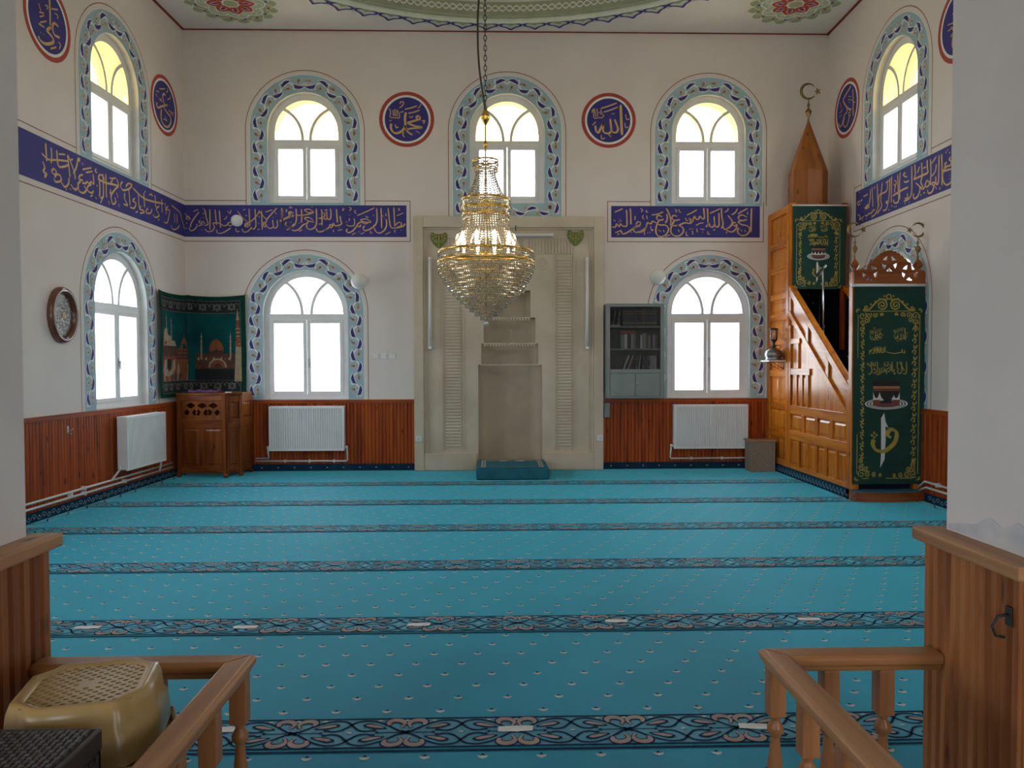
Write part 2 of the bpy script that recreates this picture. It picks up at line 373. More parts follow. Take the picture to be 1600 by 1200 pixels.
# interlaced braid on the drum
b.k = 5
for ph in (0, pi):
    n = 1600; vs = []
    for i in range(n):
        a = 2 * pi * i / n; z = CEIL + 0.10 + 0.035 * sin(130 * a + ph)
        vs += [(DC[0] + (RO - 0.024) * cos(a), DC[1] + (RO - 0.024) * sin(a), z - 0.011), (DC[0] + (RO - 0.024) * cos(a), DC[1] + (RO - 0.024) * sin(a), z + 0.011)]
    b.add(vs, [(2 * i, (2 * i + 2) % (2 * n), (2 * i + 3) % (2 * n), 2 * i + 1) for i in range(n)])
b.k = 2; n = 128; vs = []
for i in range(n):
    a = 2 * pi * i / n
    for h in (0.0, 0.19): vs.append((DC[0] + (RO - 0.014) * cos(a), DC[1] + (RO - 0.014) * sin(a), CEIL + h))
b.add(vs, [(2 * i, (2 * i + 2) % (2 * n), (2 * i + 3) % (2 * n), 2 * i + 1) for i in range(n)])
b.k = 8; b.tube([(DC[0] + (RO - 0.02) * cos(a), DC[1] + (RO - 0.02) * sin(a), CEIL + 0.235 + 0.012 * sin(a * 5)) for a in [2 * pi * i / 96 for i in range(96)]], 0.005, 5, closed=True)
# dark red line where ceiling meets wall
b.k = 1
def xl(y): return LC.x + LU.x / LU.y * (y - D)
def xr(y): return RC.x + RU.x / RU.y * (y - D)
b.add([(xl(D), D, Z0), (xr(D), D, Z0), (xr(D), D - 0.045, Z0), (xl(D), D - 0.045, Z0)], [(0, 1, 2, 3)])
for f, sg in ((xl, 1), (xr, -1)): b.add([(f(D), D, Z0), (f(FRONT), FRONT, Z0), (f(FRONT) + sg * 0.045, FRONT, Z0), (f(D) + sg * 0.045, D, Z0)], [(0, 1, 2, 3)])
# corner medallions
def medallion(cx, cy, R):
    def lobed(r, amp, n, ph=0, m=120): return [(cx + r * (1 + amp * abs(cos(n * pi * i / m + ph)) - amp / 2) * cos(2 * pi * i / m), cy + r * (1 + amp * abs(cos(n * pi * i / m + ph)) - amp / 2) * sin(2 * pi * i / m)) for i in range(m)]
    z = Z0 - 0.001
    b.k = 3; b.poly(lobed(R * 1.06, 0.16, 16), z)
    b.k = 2; b.poly(lobed(R * 1.0, 0.16, 16), z - 0.001)
    b.k = 3; b.ribbon(lobed(R * 0.86, 0.2, 16, pi / 2), 0.014, z - 0.002, closed=True)
    b.k = 4; b.poly(lobed(R * 0.78, 0.12, 8), z - 0.002)
    b.k = 5; b.ribbon(lobed(R * 0.72, 0.22, 8), 0.016, z - 0.003, closed=True)
    for i in range(16):
        a = 2 * pi * i / 16 + 0.1; px, py = cx + R * 0.66 * cos(a), cy + R * 0.66 * sin(a)
        b.k = 5; b.ribbon([(px + 0.05 * cos(a + 2 + t * 5 / 8) * (1 - t / 16), py + 0.05 * sin(a + 2 + t * 5 / 8) * (1 - t / 16)) for t in range(9)], 0.012, z - 0.004)
        b.k = 6 if i % 2 else 1; b.disc(cx + R * 0.85 * cos(a + .2), cy + R * 0.85 * sin(a + .2), 0.022, z - 0.004, 8)
    for i in range(8):
        a = 2 * pi * i / 8
        def pt(u, v): return (cx + v * cos(a) - u * sin(a), cy + v * sin(a) + u * cos(a))
        pet = [pt(u * R, v * R) for u, v in ((0, 0.17), (0.09, 0.24), (0.16, 0.38), (0.10, 0.50), (0.0, 0.56), (-0.10, 0.50), (-0.16, 0.38), (-0.09, 0.24))]
        b.k = 5; b.poly([(p.x, p.y) for p in catmull([(cx + (q[0] - cx) * 1.06, cy + (q[1] - cy) * 1.06, 0) for q in pet], 3, True)], z - 0.005)
        b.k = 7; b.poly([(p.x, p.y) for p in catmull([(*q, 0) for q in pet], 3, True)], z - 0.006)
        b.k = 6; b.poly([pt(u * R, v * R) for u, v in ((0, 0.30), (0.035, 0.36), (0, 0.46), (-0.035, 0.36))], z - 0.007)
        b.k = 5; b.ribbon([pt(0.05 * R, 0.29 * R), pt(0.07 * R, 0.37 * R), pt(0, 0.49 * R), pt(-0.07 * R, 0.37 * R), pt(-0.05 * R, 0.29 * R)], 0.010, z - 0.008)
    b.k = 5; b.disc(cx, cy, R * 0.2, z - 0.009); b.k = 2; b.disc(cx, cy, R * 0.165, z - 0.010)
for (mx, my) in ((-3.44, 10.34), (4.03, 10.22), (-3.7, 3.2), (3.9, 3.2)): medallion(mx, my, 0.56)
struct(b.build('ceiling', [M['ceiling'], M['red_line'], M['olive'], M['pale_green'], M['sage'], M['white'], M['navy'], M['red_ring'], M['black']], fix=False))
b = MB(); b.lathe([(RO + 0.25, CEIL + 0.02), (RO + 0.25, CEIL + 0.4), (RO * 0.75, CEIL + 2.7), (0.02, CEIL + 3.6)], (DC[0], DC[1], 0), 2, 48, cap=False)
b.poly([(-5.3, FRONT - 0.5), (5.7, FRONT - 0.5), (5.7, D + 0.6), (-5.3, D + 0.6)], CEIL + 0.12, [[(DC[0] + (RO + .2) * cos(2 * pi * i / 48), DC[1] + (RO + .2) * sin(2 * pi * i / 48)) for i in range(48)]])
struct(b.build('roof', M['ceiling'], fix=False))

# ------------------------------------------------------------------ wainscot of narrow boards, its rail, and the carpet turned up as skirting
def boards(mtx, x0, x1, z0, z1, pitch, th, mats, name, cap=0.045, capd=0.035, base=0.0, off=0.0):
    b = MB(mtx); n = max(1, round((x1 - x0) / pitch)); p = (x1 - x0) / n; g = p * 0.15
    for i in range(n):
        a = x0 + i * p; e = a + p
        b.add([(a, z0, off + th - 0.012), (a + g, z0, off + th), (e - g, z0, off + th), (e, z0, off + th - 0.012), (a, z1, off + th - 0.012), (a + g, z1, off + th), (e - g, z1, off + th), (e, z1, off + th - 0.012)],
              [(0, 1, 5, 4), (1, 2, 6, 5), (2, 3, 7, 6)])
    b.add([(x0, z0, off), (x0, z1, off), (x0, z1, off + th), (x0, z0, off + th)], [(0, 1, 2, 3)]); b.add([(x1, z0, off), (x1, z1, off), (x1, z1, off + th), (x1, z0, off + th)], [(0, 1, 2, 3)])
    b.k = 1; b.box(x0, x1, z1 - 0.005, z1 + cap, off, off + capd)
    return struct(b.build(name, mats, fix=False))
WZ = 0.985
boards(MBK, -4.40, -1.135, 0.09, WZ, 0.052, 0.022, [M['wains_v'], M['wains_h']], 'trim_1')
boards(MBK, 1.605, 4.04, 0.09, WZ, 0.052, 0.022, [M['wains_v'], M['wains_h']], 'trim_2')
boards(MLF, -LEN + 0.02, -0.03, 0.09, WZ, 0.052, 0.022, [M['wains_v'], M['wains_y']], 'trim_3')
boards(MRT, 0.03, LEN - 0.02, 0.09, WZ, 0.095, 0.022, [M['wains_v'], M['wains_y']], 'trim_4')
def skirting(mtx, x0, x1, name, pattern):
    b = MB(mtx); b.box(x0, x1, 0.0, 0.10, 0.0, 0.03)
    x = x0 + 0.12
    while x < x1 - 0.05:
        if pattern == 'dots':
            b.k = 1; b.poly([(x - 0.012, 0.052), (x, 0.040), (x + 0.012, 0.052), (x + 0.006, 0.058), (x, 0.052), (x - 0.006, 0.058)], 0.032); x += 0.235
        else:
            b.k = 1; b.ribbon([(x + t * 0.02, 0.05 + 0.028 * sin(t * pi / 4)) for t in range(9)], 0.012, 0.032)
            b.k = 2; b.disc(x + 0.04, 0.045, 0.012, 0.033, 6); b.disc(x + 0.12, 0.055, 0.012, 0.033, 6); x += 0.16
    return struct(b.build(name, [M['skirt'], M['carpet_pale'] if pattern == 'dots' else M['band_blue'], M['carpet_pink']], fix=False))
skirting(MBK, -4.40, -1.135, 'baseboard_back', 'dots'); skirting(MBK, 1.605, 4.04, 'baseboard_back', 'dots')
skirting(MLF, -LEN + 0.02, -0.03, 'baseboard_left', 'scroll'); skirting(MRT, 2.75, LEN - 0.02, 'baseboard_right', 'scroll')

# ------------------------------------------------------------------ front wall with the wide opening, piers, and the porch the camera stands in
PX0, PX1 = -1.385, 1.385                            # plaster jambs of the opening
b = MB(); y0, y1 = 1.90, FRONT
def fw_box(x0, x1, z0, z1): b.box(x0, x1, y0, y1, z0, z1)
fw_box(PX0 - 0.45, PX0, 0, 3.3); fw_box(PX1, PX1 + 0.45, 0, 3.3)
fw_box(-4.9, -4.0, 0, 3.3); fw_box(4.2, 5.3, 0, 3.3)
struct(b.build('wall_front', M['pier_plaster']))
wall('wall_front', MFW, -5.2, 4.75, 'front', lo=3.3, t=0.40)
b = MB(); b.k = 0                                   # damp bloom low on the right pier, above the wooden cap
b.prism([(1.905, 1.045), (2.29, 1.045)] + [(p.x, p.y) for p in catmull([(2.29, 1.06, 0), (2.22, 1.075, 0), (2.16, 1.085, 0), (2.10, 1.115, 0), (2.04, 1.10, 0), (1.98, 1.125, 0), (1.94, 1.105, 0), (1.905, 1.115, 0)], 5)], 0, 0.0015)
for v in range(len(b.v)): p = b.v[v]; b.v[v] = Vector((PX1 - p.z - 0.0005, p.x, p.y))
struct(b.build('trim_9', M['damp'], fix=False))
b = MB(); b.prism([(-4.9, 0), (5.3, 0), (5.3, 3.4), (-4.9, 3.4)], 2.8, 3.0, [[(q - .9, .8), (q + .9, .8), (q + .9, 2.6), (q - .9, 2.6)] for q in (-2.3, 2.9)])
for v in range(len(b.v)): p = b.v[v]; b.v[v] = Vector((p.x, -p.z, p.y))
struct(b.build('wall_porch_back', M['plaster']))
for nm, x0, x1 in (('wall_porch_left', -4.9, -4.7), ('wall_porch_right', 5.1, 5.3)):
    b = MB(); b.box(x0, x1, -2.8, -1.9, 0, 3.4); b.box(x0, x1, -0.5, 1.9, 0, 3.4); b.box(x0, x1, -1.9, -0.5, 0, 1.0); b.box(x0, x1, -1.9, -0.5, 2.4, 3.4); struct(b.build(nm, M['plaster']))
b = MB(); b.box(-4.9, 5.3, -3.0, 1.9, 3.3, 3.4); struct(b.build('ceiling_porch', M['ceiling']))

def pier_boards(x, sg, name):                       # wainscot round a pier: jamb face, hall face; sg = +1 faces +x
    m = frame((x, 0, 0), (0, -sg, 0)) if sg < 0 else frame((x, 0, 0), (0, sg, 0))
    b = MB()
    yb0, yb1 = 1.885, FRONT + 0.03; xf = x + sg * 0.055
    n = 10 if sg < 0 else 9; p = (yb1 - yb0) / n
    for i in range(n):
        a, e = yb0 + i * p, yb0 + (i + 1) * p; g = 0.011
        for q0, q1, d0, d1 in ((a, a + .004, -0.020, -0.016), (a + .004, a + g, -.016, 0), (a + g, e - g, 0, 0), (e - g, e - .004, 0, -0.016), (e - .004, e, -.016, -.020)):
            b.add([(xf + sg * d0, q0, 0.0), (xf + sg * d1, q1, 0.0), (xf + sg * d1, q1, 1.0), (xf + sg * d0, q0, 1.0)], [(0, 1, 2, 3)])
    xo = x - sg * 0.46
    b.box(min(xo, xf - sg * 0.008), max(xo, xf - sg * 0.008), FRONT, FRONT + 0.03, 0, 1.0)
    b.box(min(xo, xf - sg * 0.008), max(xo, xf - sg * 0.008), 1.885, 1.90, 0, 1.0)
    b.k = 1
    hx = xf + sg * 0.025
    prof = [(-0.02, 0.995), (-0.02, 1.035), (-0.012, 1.043), (0.0, 1.045)]
    b.box(min(x - sg * 0.02, hx), max(x - sg * 0.02, hx), 1.865, FRONT + 0.055, 1.0, 1.04)
    b.k = 2; b.box(min(xo, x), max(xo, x), FRONT - 0.005, FRONT + 0.055, 1.0, 1.04); b.box(min(xo, x), max(xo, x), 1.865, 1.905, 1.0, 1.04)
    return struct(b.build(name, [M['pine_v'], M['pine_y'], M['pine_x']], bevel=0.008, fix=False))
pier_boards(PX0, 1, 'trim_5'); pier_boards(PX1, -1, 'trim_6')

# ------------------------------------------------------------------ windows
def leafpts(cx, cy, ang, L, Wd, bend):
    out = []
    for i in range(9):
        t = i / 8; x = (t - 0.5) * L; y = bend * (1 - (2 * t - 1) ** 2) + Wd * sin(pi * t) * 0.5
        out.append((x, y))
    for i in range(7, 0, -1):
        t = i / 8; x = (t - 0.5) * L; y = bend * (1 - (2 * t - 1) ** 2) - Wd * sin(pi * t) * 0.5
        out.append((x, y))
    ca, sa = cos(ang), sin(ang)
    return [(cx + x * ca - y * sa, cy + x * sa + y * ca) for x, y in out]
def flower(b, cx, cy, ang, s, kw, kr, z):
    ca, sa = cos(ang), sin(ang)
    T = lambda x, y: (cx + (x * ca - y * sa) * s, cy + (x * sa + y * ca) * s)
    b.k = kw
    for i in range(5):
        a = 2 * pi * i / 5; q = T(0.55 * cos(a), 0.55 * sin(a)); b.disc(q[0], q[1], 0.46 * s, z, 8)
    b.poly([T(0.2, 0.5), T(0.9, 1.1), T(1.7, 1.2), T(1.3, 0.5), T(0.6, 0)], z)
    b.k = kr; b.disc(*T(0, 0), 0.30 * s, z + 0.0012, 7)
    b.poly([T(0.8, 0.62), T(1.15, 0.95), T(1.6, 1.08), T(1.2, 0.66)], z + 0.0012)

def border(b, cx, s, bz):
    """painted floral border of an arched window, drawn in picture coordinates of its wall"""
    a, bo, zs = s['a'] + HW, s['b'], s['zs']
    out = arch(cx, bo, bz, zs, 32); inn = arch(cx, a + 0.002, max(bz, s['zb'] - 0.02), zs, 32)
    # field as a band: outer path minus opening
    b.k = 0; n = 32
    def band(r0, r1, z):
        vs = [(cx - r0, bz, z), (cx - r1, bz, z)] + [c for i in range(n + 1) for c in ((cx - r0 * cos(pi * i / n), zs + r0 * sin(pi * i / n), z), (cx - r1 * cos(pi * i / n), zs + r1 * sin(pi * i / n), z))] + [(cx + r0, bz, z), (cx + r1, bz, z)]
        m = len(vs) // 2; b.add(vs, [(2 * i, 2 * i + 1, 2 * i + 3, 2 * i + 2) for i in range(m - 1)])
    band(a, bo, 0.001)
    zl = s['zb'] - 0.02
    if zl > bz: b.rect(cx - a, cx + a, bz, zl, 0.001)
    b.k = 1; band(bo, bo + 0.012, 0.0015)
    b.k = 4; band(bo + 0.058, bo + 0.068, 0.001)
    # vine, leaves and blossoms along the middle of the band
    rm = (a + bo) / 2 + 0.005; H = zs - (bz + 0.05); total = 2 * H + pi * rm
    extra = 0.0
    def at(q, off):                                 # q along the path from bottom left, off towards the outside
        if q < H: return (cx - rm - off, bz + 0.05 + q), pi / 2
        if q < H + pi * rm:
            t = (q - H) / rm; return (cx - (rm + off) * cos(t), zs + (rm + off) * sin(t)), pi / 2 - t
        return (cx + rm + off, zs - (q - H - pi * rm)), -pi / 2
    half = max(4, round(total / 2 / 0.168)); st = total / 2 / half
    for side in (0, 1):
        vine = []; amp = 0.058; di = 1 if side == 0 else -1
        for j in range(half * 8 + 1):
            q = j * st / 8; o = amp * sin(pi * j / 8)
            p, an = at(q if side == 0 else total - q, o); vine.append(p)
        b.k = 1; b.ribbon(vine, 0.026, 0.0025)
        for j in range(half):
            q = (j + 0.5) * st; sg = 1 if j % 2 == 0 else -1
            qq = q if side == 0 else total - q
            p, an = at(qq, sg * 0.026)
            L = st * 0.98; ang = an + 0.30 * sg * di; bend = 0.030 * sg
            b.k = 1; b.poly(leafpts(p[0], p[1], ang, L + 0.034, 0.076, bend), 0.0035)
            pe, ae = at(qq - di * L * 0.40, sg * 0.058); b.disc(pe[0], pe[1], 0.026, 0.0035, 8)
            b.k = 2; b.poly(leafpts(p[0], p[1], ang, L, 0.048, bend), 0.005)
            pm_, am = at(qq - di * L * 0.18, sg * 0.046); pn, an_ = at(qq - di * L * 0.36, sg * 0.020)
            b.poly([pe, pm_, pn], 0.0052)
            p2, an2 = at(qq + di * 0.012, -sg * 0.036)
            flower(b, p2[0], p2[1], an2 + (pi if di > 0 else pi) + (-0.5 if sg > 0 else 0.5) * di, 0.040, 5, 3, 0.006)

def window(i, mtx, cx, s, bz, kind):
    a, zb, zs = s['a'], s['zb'], s['zs']; upper = kind == 'up'
    c = mtx @ Vector((cx, zb, -0.12))
    w = bpy.data.objects.new('window_%d' % i, None); COL.objects.link(w); w.location = c; w['kind'] = 'structure'
    zt = zs - 0.20 if upper else zs - 0.10           # transom
    d0, d1 = -0.155, -0.085
    b = MB(mtx)                                      # fixed frame: jambs, sill, transom, arch
    for x0, x1 in ((-a - HW, -a + 0.05), (a - 0.05, a + HW)): b.box(cx + x0, cx + x1, zb - 0.02, zs, d0, d1)
    b.box(cx - a + 0.05, cx + a - 0.05, zb - 0.02, zb + 0.045, d0, d1); b.box(cx - a + 0.05, cx + a - 0.05, zt, zt + 0.085, d0, d1)
    n = 24
    ro, ri = a + HW, a - 0.055
    poly = [(cx + ro * cos(pi * j / n), zs + ro * sin(pi * j / n)) for j in range(n + 1)] + [(cx - ri * cos(pi * j / n), zs + ri * sin(pi * j / n)) for j in range(n + 1)]
    vs = []
    for j in range(n + 1):
        q = pi * j / n
        for r in (ro, ri):
            for dd in (d0, d1): vs.append((cx + r * cos(q), zs + r * sin(q), dd))
    fs = []
    for j in range(n): o, e = 4 * j, 4 * j + 4; fs += [(o + 1, e + 1, e + 3, o + 3), (o, o + 2, e + 2, e), (o + 2, o + 3, e + 3, e + 2), (o, e, e + 1, o + 1)]
    b.add(vs, fs); b.build('window_frame', M['frame_white'], w)
    b = MB(mtx)                                      # two curved glazing bars of the fanlight
    zl = zt + 0.085; R = a * 0.83
    for sg in (-1, 1):
        pts = []
        for j in range(25):
            q = (pi / 2) * j / 24; x = -sg * (a - 0.03) + sg * R * cos(q); z = zl + R * 1.12 * sin(q)
            rr = sqrt(x * x + max(0, z - zs) ** 2)
            pts.append((cx + x, z, (d0 + d1) / 2 + 0.012))
            if rr > ri + 0.012: break
        b.smooth = False
        for k in range(len(pts) - 1): b.bar(pts[k], pts[k + 1], 0.042, 0.052, mtx.inverted().to_3x3() @ Vector((0, 0, 1)) if False else (0, 0, 1))
    b.build('glazing_bar', M['frame_white'], w)
    b = MB(mtx); g = -0.128; poly = [(cx - ri, zl), (cx + ri, zl)] + [(cx + ri * cos(pi * j / n), zs + ri * sin(pi * j / n)) for j in range(n + 1)]
    b.poly(poly, g); b.build('fanlight_pane', M['amber'] if upper else M['bluish'], w, fix=False)
    for sg in (-1, 1):                               # casements
        x0, x1 = (cx - a + 0.05, cx - 0.004) if sg < 0 else (cx + 0.004, cx + a - 0.05)
        b = MB(mtx); t = 0.052; e0, e1 = -0.145, -0.07
        b.box(x0, x0 + t, zb + 0.045, zt, e0, e1); b.box(x1 - t, x1, zb + 0.045, zt, e0, e1)
        b.box(x0 + t, x1 - t, zb + 0.045, zb + 0.045 + t, e0, e1); b.box(x0 + t, x1 - t, zt - t, zt, e0, e1)
        sa = b.build('casement', M['frame_white'], w, bevel=0.006)
        b = MB(mtx); b.rect(x0 + t - .004, x1 - t + .004, zb + 0.04 + t, zt - t + .004, -0.11); b.build('pane', M['pane'], sa, fix=False)
    if not upper:
        b = MB(mtx); zc = zb + 0.52; b.box(cx + 0.012, cx + 0.036, zc - 0.05, zc + 0.05, -0.07, -0.058); b.box(cx + 0.016, cx + 0.032, zc - 0.085, zc + 0.02, -0.055, -0.04); b.build('window_handle', M['steel'], w)
    b = MB(mtx); border(b, cx, s, bz); b.build('painted_border', [M['sky_blue'], M['white'], M['navy'], M['flower_red'], M['brown_line'], M['cream']], w, fix=False)
    nrm = mtx.to_3x3() @ Vector((0, 0, 1))
    H = zs + a - zb
    portal(mtx @ Vector((cx, zb + H / 2, -WALL_T - 0.02)), nrm, 2 * a + 0.1, H + 0.1)
for i, (m, wl, cx, s, bz) in enumerate(WIN): window(i + 1, m, cx, s, bz, 'up' if s is UP else 'lo')

# lower panel of the middle upper window: vine under the sill is part of its border
mid = MB(MBK); vine = [(0.22 - 0.6 + 1.2 * t / 40, 3.755 + 0.035 * sin(t * pi / 5)) for t in range(41)]
mid.k = 1; mid.ribbon(vine, 0.020, 0.0025)
for j in range(7):
    x = -0.30 + j * 0.175; sg = 1 if j % 2 else -1
    mid.k = 1; mid.poly(leafpts(x, 3.755 + sg * .02, 0.2 * sg, 0.19, 0.078, 0.02 * sg), 0.0035); mid.k = 2; mid.poly(leafpts(x, 3.755 + sg * .02, 0.2 * sg, 0.16, 0.046, 0.02 * sg), 0.005)
    flower(mid, x + 0.08, 3.755 - sg * 0.04, 0.5, 0.028, 5, 3, 0.006)
mid.build('painted_border', [M['sky_blue'], M['white'], M['navy'], M['flower_red'], M['brown_line'], M['cream']], bpy.data.objects['window_2'], fix=False)

# porch windows (plain), unseen behind the camera; the back pair enlarged for more daylight
for i, (x, nx) in enumerate(((-2.3, 1), (2.9, 1))):
    w = bpy.data.objects.new('window_%d' % (30 + i), None); COL.objects.link(w); w.location = (x, -2.9, 0.8); w['kind'] = 'structure'
    b = MB()
    for q in (-0.9, -0.03, 0.84): b.box(x + q, x + q + 0.06, -2.93, -2.87, 0.8, 2.6)
    b.box(x - .9, x + .9, -2.93, -2.87, 0.8, 0.86); b.box(x - .9, x + .9, -2.93, -2.87, 2.54, 2.6); b.build('window_frame', M['frame_white'], w)
    b = MB(); b.add([(x - .9, -2.9, 0.8), (x + .9, -2.9, 0.8), (x + .9, -2.9, 2.6), (x - .9, -2.9, 2.6)], [(0, 1, 2, 3)]); b.build('pane', M['pane'], w, fix=False)
    portal((x, -3.05, 1.7), (0, 1, 0), 1.9, 1.9)
for i, (x, nx) in enumerate(((-4.8, 1), (5.2, -1))):  # side pair, unseen, added to let soft daylight into the porch
    w = bpy.data.objects.new('window_%d' % (20 + i), None); COL.objects.link(w); w.location = (x, -1.2, 1.0); w['kind'] = 'structure'
    b = MB()
    for y in (-1.9, -1.23, -0.56): b.box(x - 0.03, x + 0.03, y, y + 0.06, 1.0, 2.4)
    b.box(x - 0.03, x + 0.03, -1.9, -0.5, 1.0, 1.06); b.box(x - 0.03, x + 0.03, -1.9, -0.5, 2.34, 2.4)
    b.build('window_frame', M['frame_white'], w)
    b = MB(); b.add([(x, -1.9, 1.0), (x, -0.5, 1.0), (x, -0.5, 2.4), (x, -1.9, 2.4)], [(0, 1, 2, 3)]); b.build('pane', M['pane'], w, fix=False)
    portal((x - nx * 0.15, -1.2, 1.7), (nx, 0, 0), 1.5, 1.5)

# ------------------------------------------------------------------ carpet
b = MB(); A = -0.006                                 # woven bands run very slightly askew of the wall
BY = [3.195 + 1.343 * k for k in range(-5, 6)]
yh = FRONT + 0.035
b.prism([(-1.32, 0.95), (1.32, 0.95), (1.32, yh), (xr(yh) - 0.003, yh), (xr(D) - 0.003, D - 0.004), (xl(D) + 0.003, D - 0.004), (xl(yh) + 0.003, yh), (-1.32, yh)], -0.0115, 0.0)
def inside(x, y): return ((xl(y) + 0.06 < x < xr(y) - 0.06 and FRONT + 0.06 < y < D - 0.06) or (abs(x) < 1.28 and 0.98 < y < FRONT + 0.1))
BW = 0.125
for y in BY:
    if y < 1.0: continue
    x0, x1 = (xl(y) + 0.03, xr(y) - 0.03) if y > FRONT else (-1.3, 1.3)
    b.k = 1; b.rect(x0, x1, y - BW, y + BW, 0.0010)
    b.k = 2
    for yy, w in ((y - BW, 0.012), (y + BW, 0.012), (y - BW - 0.03, 0.016)): b.rect(x0, x1, yy - w / 2, yy + w / 2, 0.0022)
    P = 0.47; n = int((x1 - x0) / P)
    for i in range(n + 1):
        o = x0 + 0.05 + i * P
        if o + P > x1: break
        T = lambda u, v: (o + u * P, y + v * BW)
        CM = lambda pts, n=3, c=False: [(q.x, q.y) for q in catmull([(*T(*a), 0) for a in pts], n, c)]
        for sy in (-1, 1):                           # two vines crossing, curled leaves between them
            for fl in (0, 1):
                X = (lambda u: u) if fl == 0 else (lambda u: 1 - u)
                b.k = 2; b.ribbon(CM([(X(u), sy * v) for u, v in ((-.04, -.12), (.06, .12), (.2, .6), (.33, .84), (.45, .78), (.52, .45), (.58, .18), (.66, .10), (.71, .20))]), 0.011, 0.0028)
                c = [(X(u), sy * v) for u, v in ((.155, .50), (.165, .72), (.12, .86), (.05, .80), (.02, .58), (.045, .34))]
                tp = lambda t: 0.45 + 0.75 * sin(pi * min(1, t * 1.15)); b.k = 2; b.ribbon(CM(c), 0.040, 0.0030, taper=tp); b.k = 3; b.ribbon(CM(c), 0.026, 0.0036, taper=tp)
                b.k = 2; b.poly(CM([(X(u), sy * v) for u, v in ((.17, .28), (.25, .50), (.34, .66), (.40, .52), (.34, .34), (.25, .26))], 3, True), 0.0030)
                b.k = 3; b.poly(CM([(X(u), sy * v) for u, v in ((.20, .32), (.26, .48), (.335, .58), (.37, .50), (.33, .39), (.26, .32))], 3, True), 0.0036)
        b.k = 2
        for sx in (0, 1):
            X = (lambda u: u) if sx == 0 else (lambda u: 1 - u)
            for du, dv in ((.25, 0), (.28, .16), (.28, -.16)): b.disc(*T(X(du), dv), 0.009, 0.0031, 6)
            b.ribbon([T(X(.05), 0), T(X(.25), 0)], 0.006, 0.0029)
        b.k = 4
        for u in (0.5, 0.0, 0.25, 0.75): b.disc(*T(u, 0.0 if u == 0.5 else 0.84), 0.012, 0.0032, 6, ry=0.007)
DX = 0.232
for ib, y in enumerate(BY):
    for r in range(8):
        yy = y + BW + 0.075 + r * 0.1345
        x = -5.2 + (r * DX / 3 + ib * 0.11) % DX
        while x < 5.2:
            if inside(x, yy) and not (abs(x - 0.26) < 0.55 and yy > 10.0) and not (x > 3.9 and yy > 8.3):
                jx = x + random.uniform(-.004, .004)
                b.k = 4; b.poly([(jx - 0.022, yy + 0.006), (jx - 0.016, yy - 0.012), (jx, yy - 0.022), (jx + 0.016, yy - 0.012), (jx + 0.022, yy + 0.006), (jx + 0.008, yy), (jx, yy + 0.003), (jx - 0.008, yy)], 0.0015)
                b.k = 2; b.poly([(jx - 0.008, yy + 0.008), (jx, yy + 0.001), (jx + 0.008, yy + 0.008), (jx, yy + 0.020)], 0.0018)
            x += DX
# patterned edge along the side walls
for f, sg in ((xl, 1), (xr, -1)):
    b.k = 1; b.add([(f(y) + sg * d, y, 0.0009) for y, d in ((FRONT, 0.03), (FRONT, 0.16), (D - .03, 0.16), (D - .03, 0.03))], [(0, 1, 2, 3)])
    b.k = 2; b.ribbon([(f(FRONT + t * 0.05) + sg * (0.095 + 0.04 * sin(t * 0.9)), FRONT + t * 0.05) for t in range(176)], 0.014, 0.0030)
    b.k = 3
    for t in range(60): y = FRONT + 0.1 + t * 0.145; b.disc(f(y) + sg * 0.09, y, 0.022, 0.0033, 6)
cp = b.build('carpet', [M['teal'], M['band_blue'], M['carpet_navy'], M['carpet_pink'], M['carpet_pale']], fix=False)
tag(cp, 'teal wall-to-wall prayer carpet with navy scroll bands and small pale tulips', 'carpet')

# white tape strips stuck on the carpet bands
M['tape'] = pm('white_tape', (0.78, 0.78, 0.74), (0.66, 0.67, 0.64), 20, 0.7)
tapes = [(-2.39, 4.54, .15, 2, 'white tape strip on the fourth carpet band, beside the left pier boards'), (-1.46, 4.515, .14, 3, 'white tape strip on the fourth carpet band, above the left railing'), (-0.445, 4.525, .135, 1, 'white tape strip on the fourth carpet band, left of the line below the niche'),
         (0.735, 4.55, .135, -2, 'white tape strip on the fourth carpet band, right of the line below the niche'), (1.90, 4.545, .135, 1, 'white tape strip on the fourth carpet band, above the right railing corner'),
         (-1.15, 3.24, .16, 0, 'white tape strip on the nearest band, seen between left railing balusters'), (0.09, 3.21, .15, 2, 'white tape strip in the middle of the nearest carpet band'), (1.115, 3.20, .15, -6, 'crooked white tape strip on the nearest band, left of the right railing')]
t0 = None
for i, (x, y, L, an, lab) in enumerate(tapes):
    if t0 is None:
        b = MB(); pts = [(-.07, -.022), (0, -.026), (.068, -.021), (.073, .02), (.02, .024), (-.066, .021)]; b.prism(pts, 0.0, 0.0012)
        t0 = b.build('tape_strip', M['tape']); o = t0
    else: o = t0.copy(); COL.objects.link(o)
    o.location = (x, y, 0.0040); o.rotation_euler = (0, 0, RAD(an)); o.scale = (L / 0.14, 1, 1)
    tag(o, lab, 'tape', 'tape strips on the carpet')

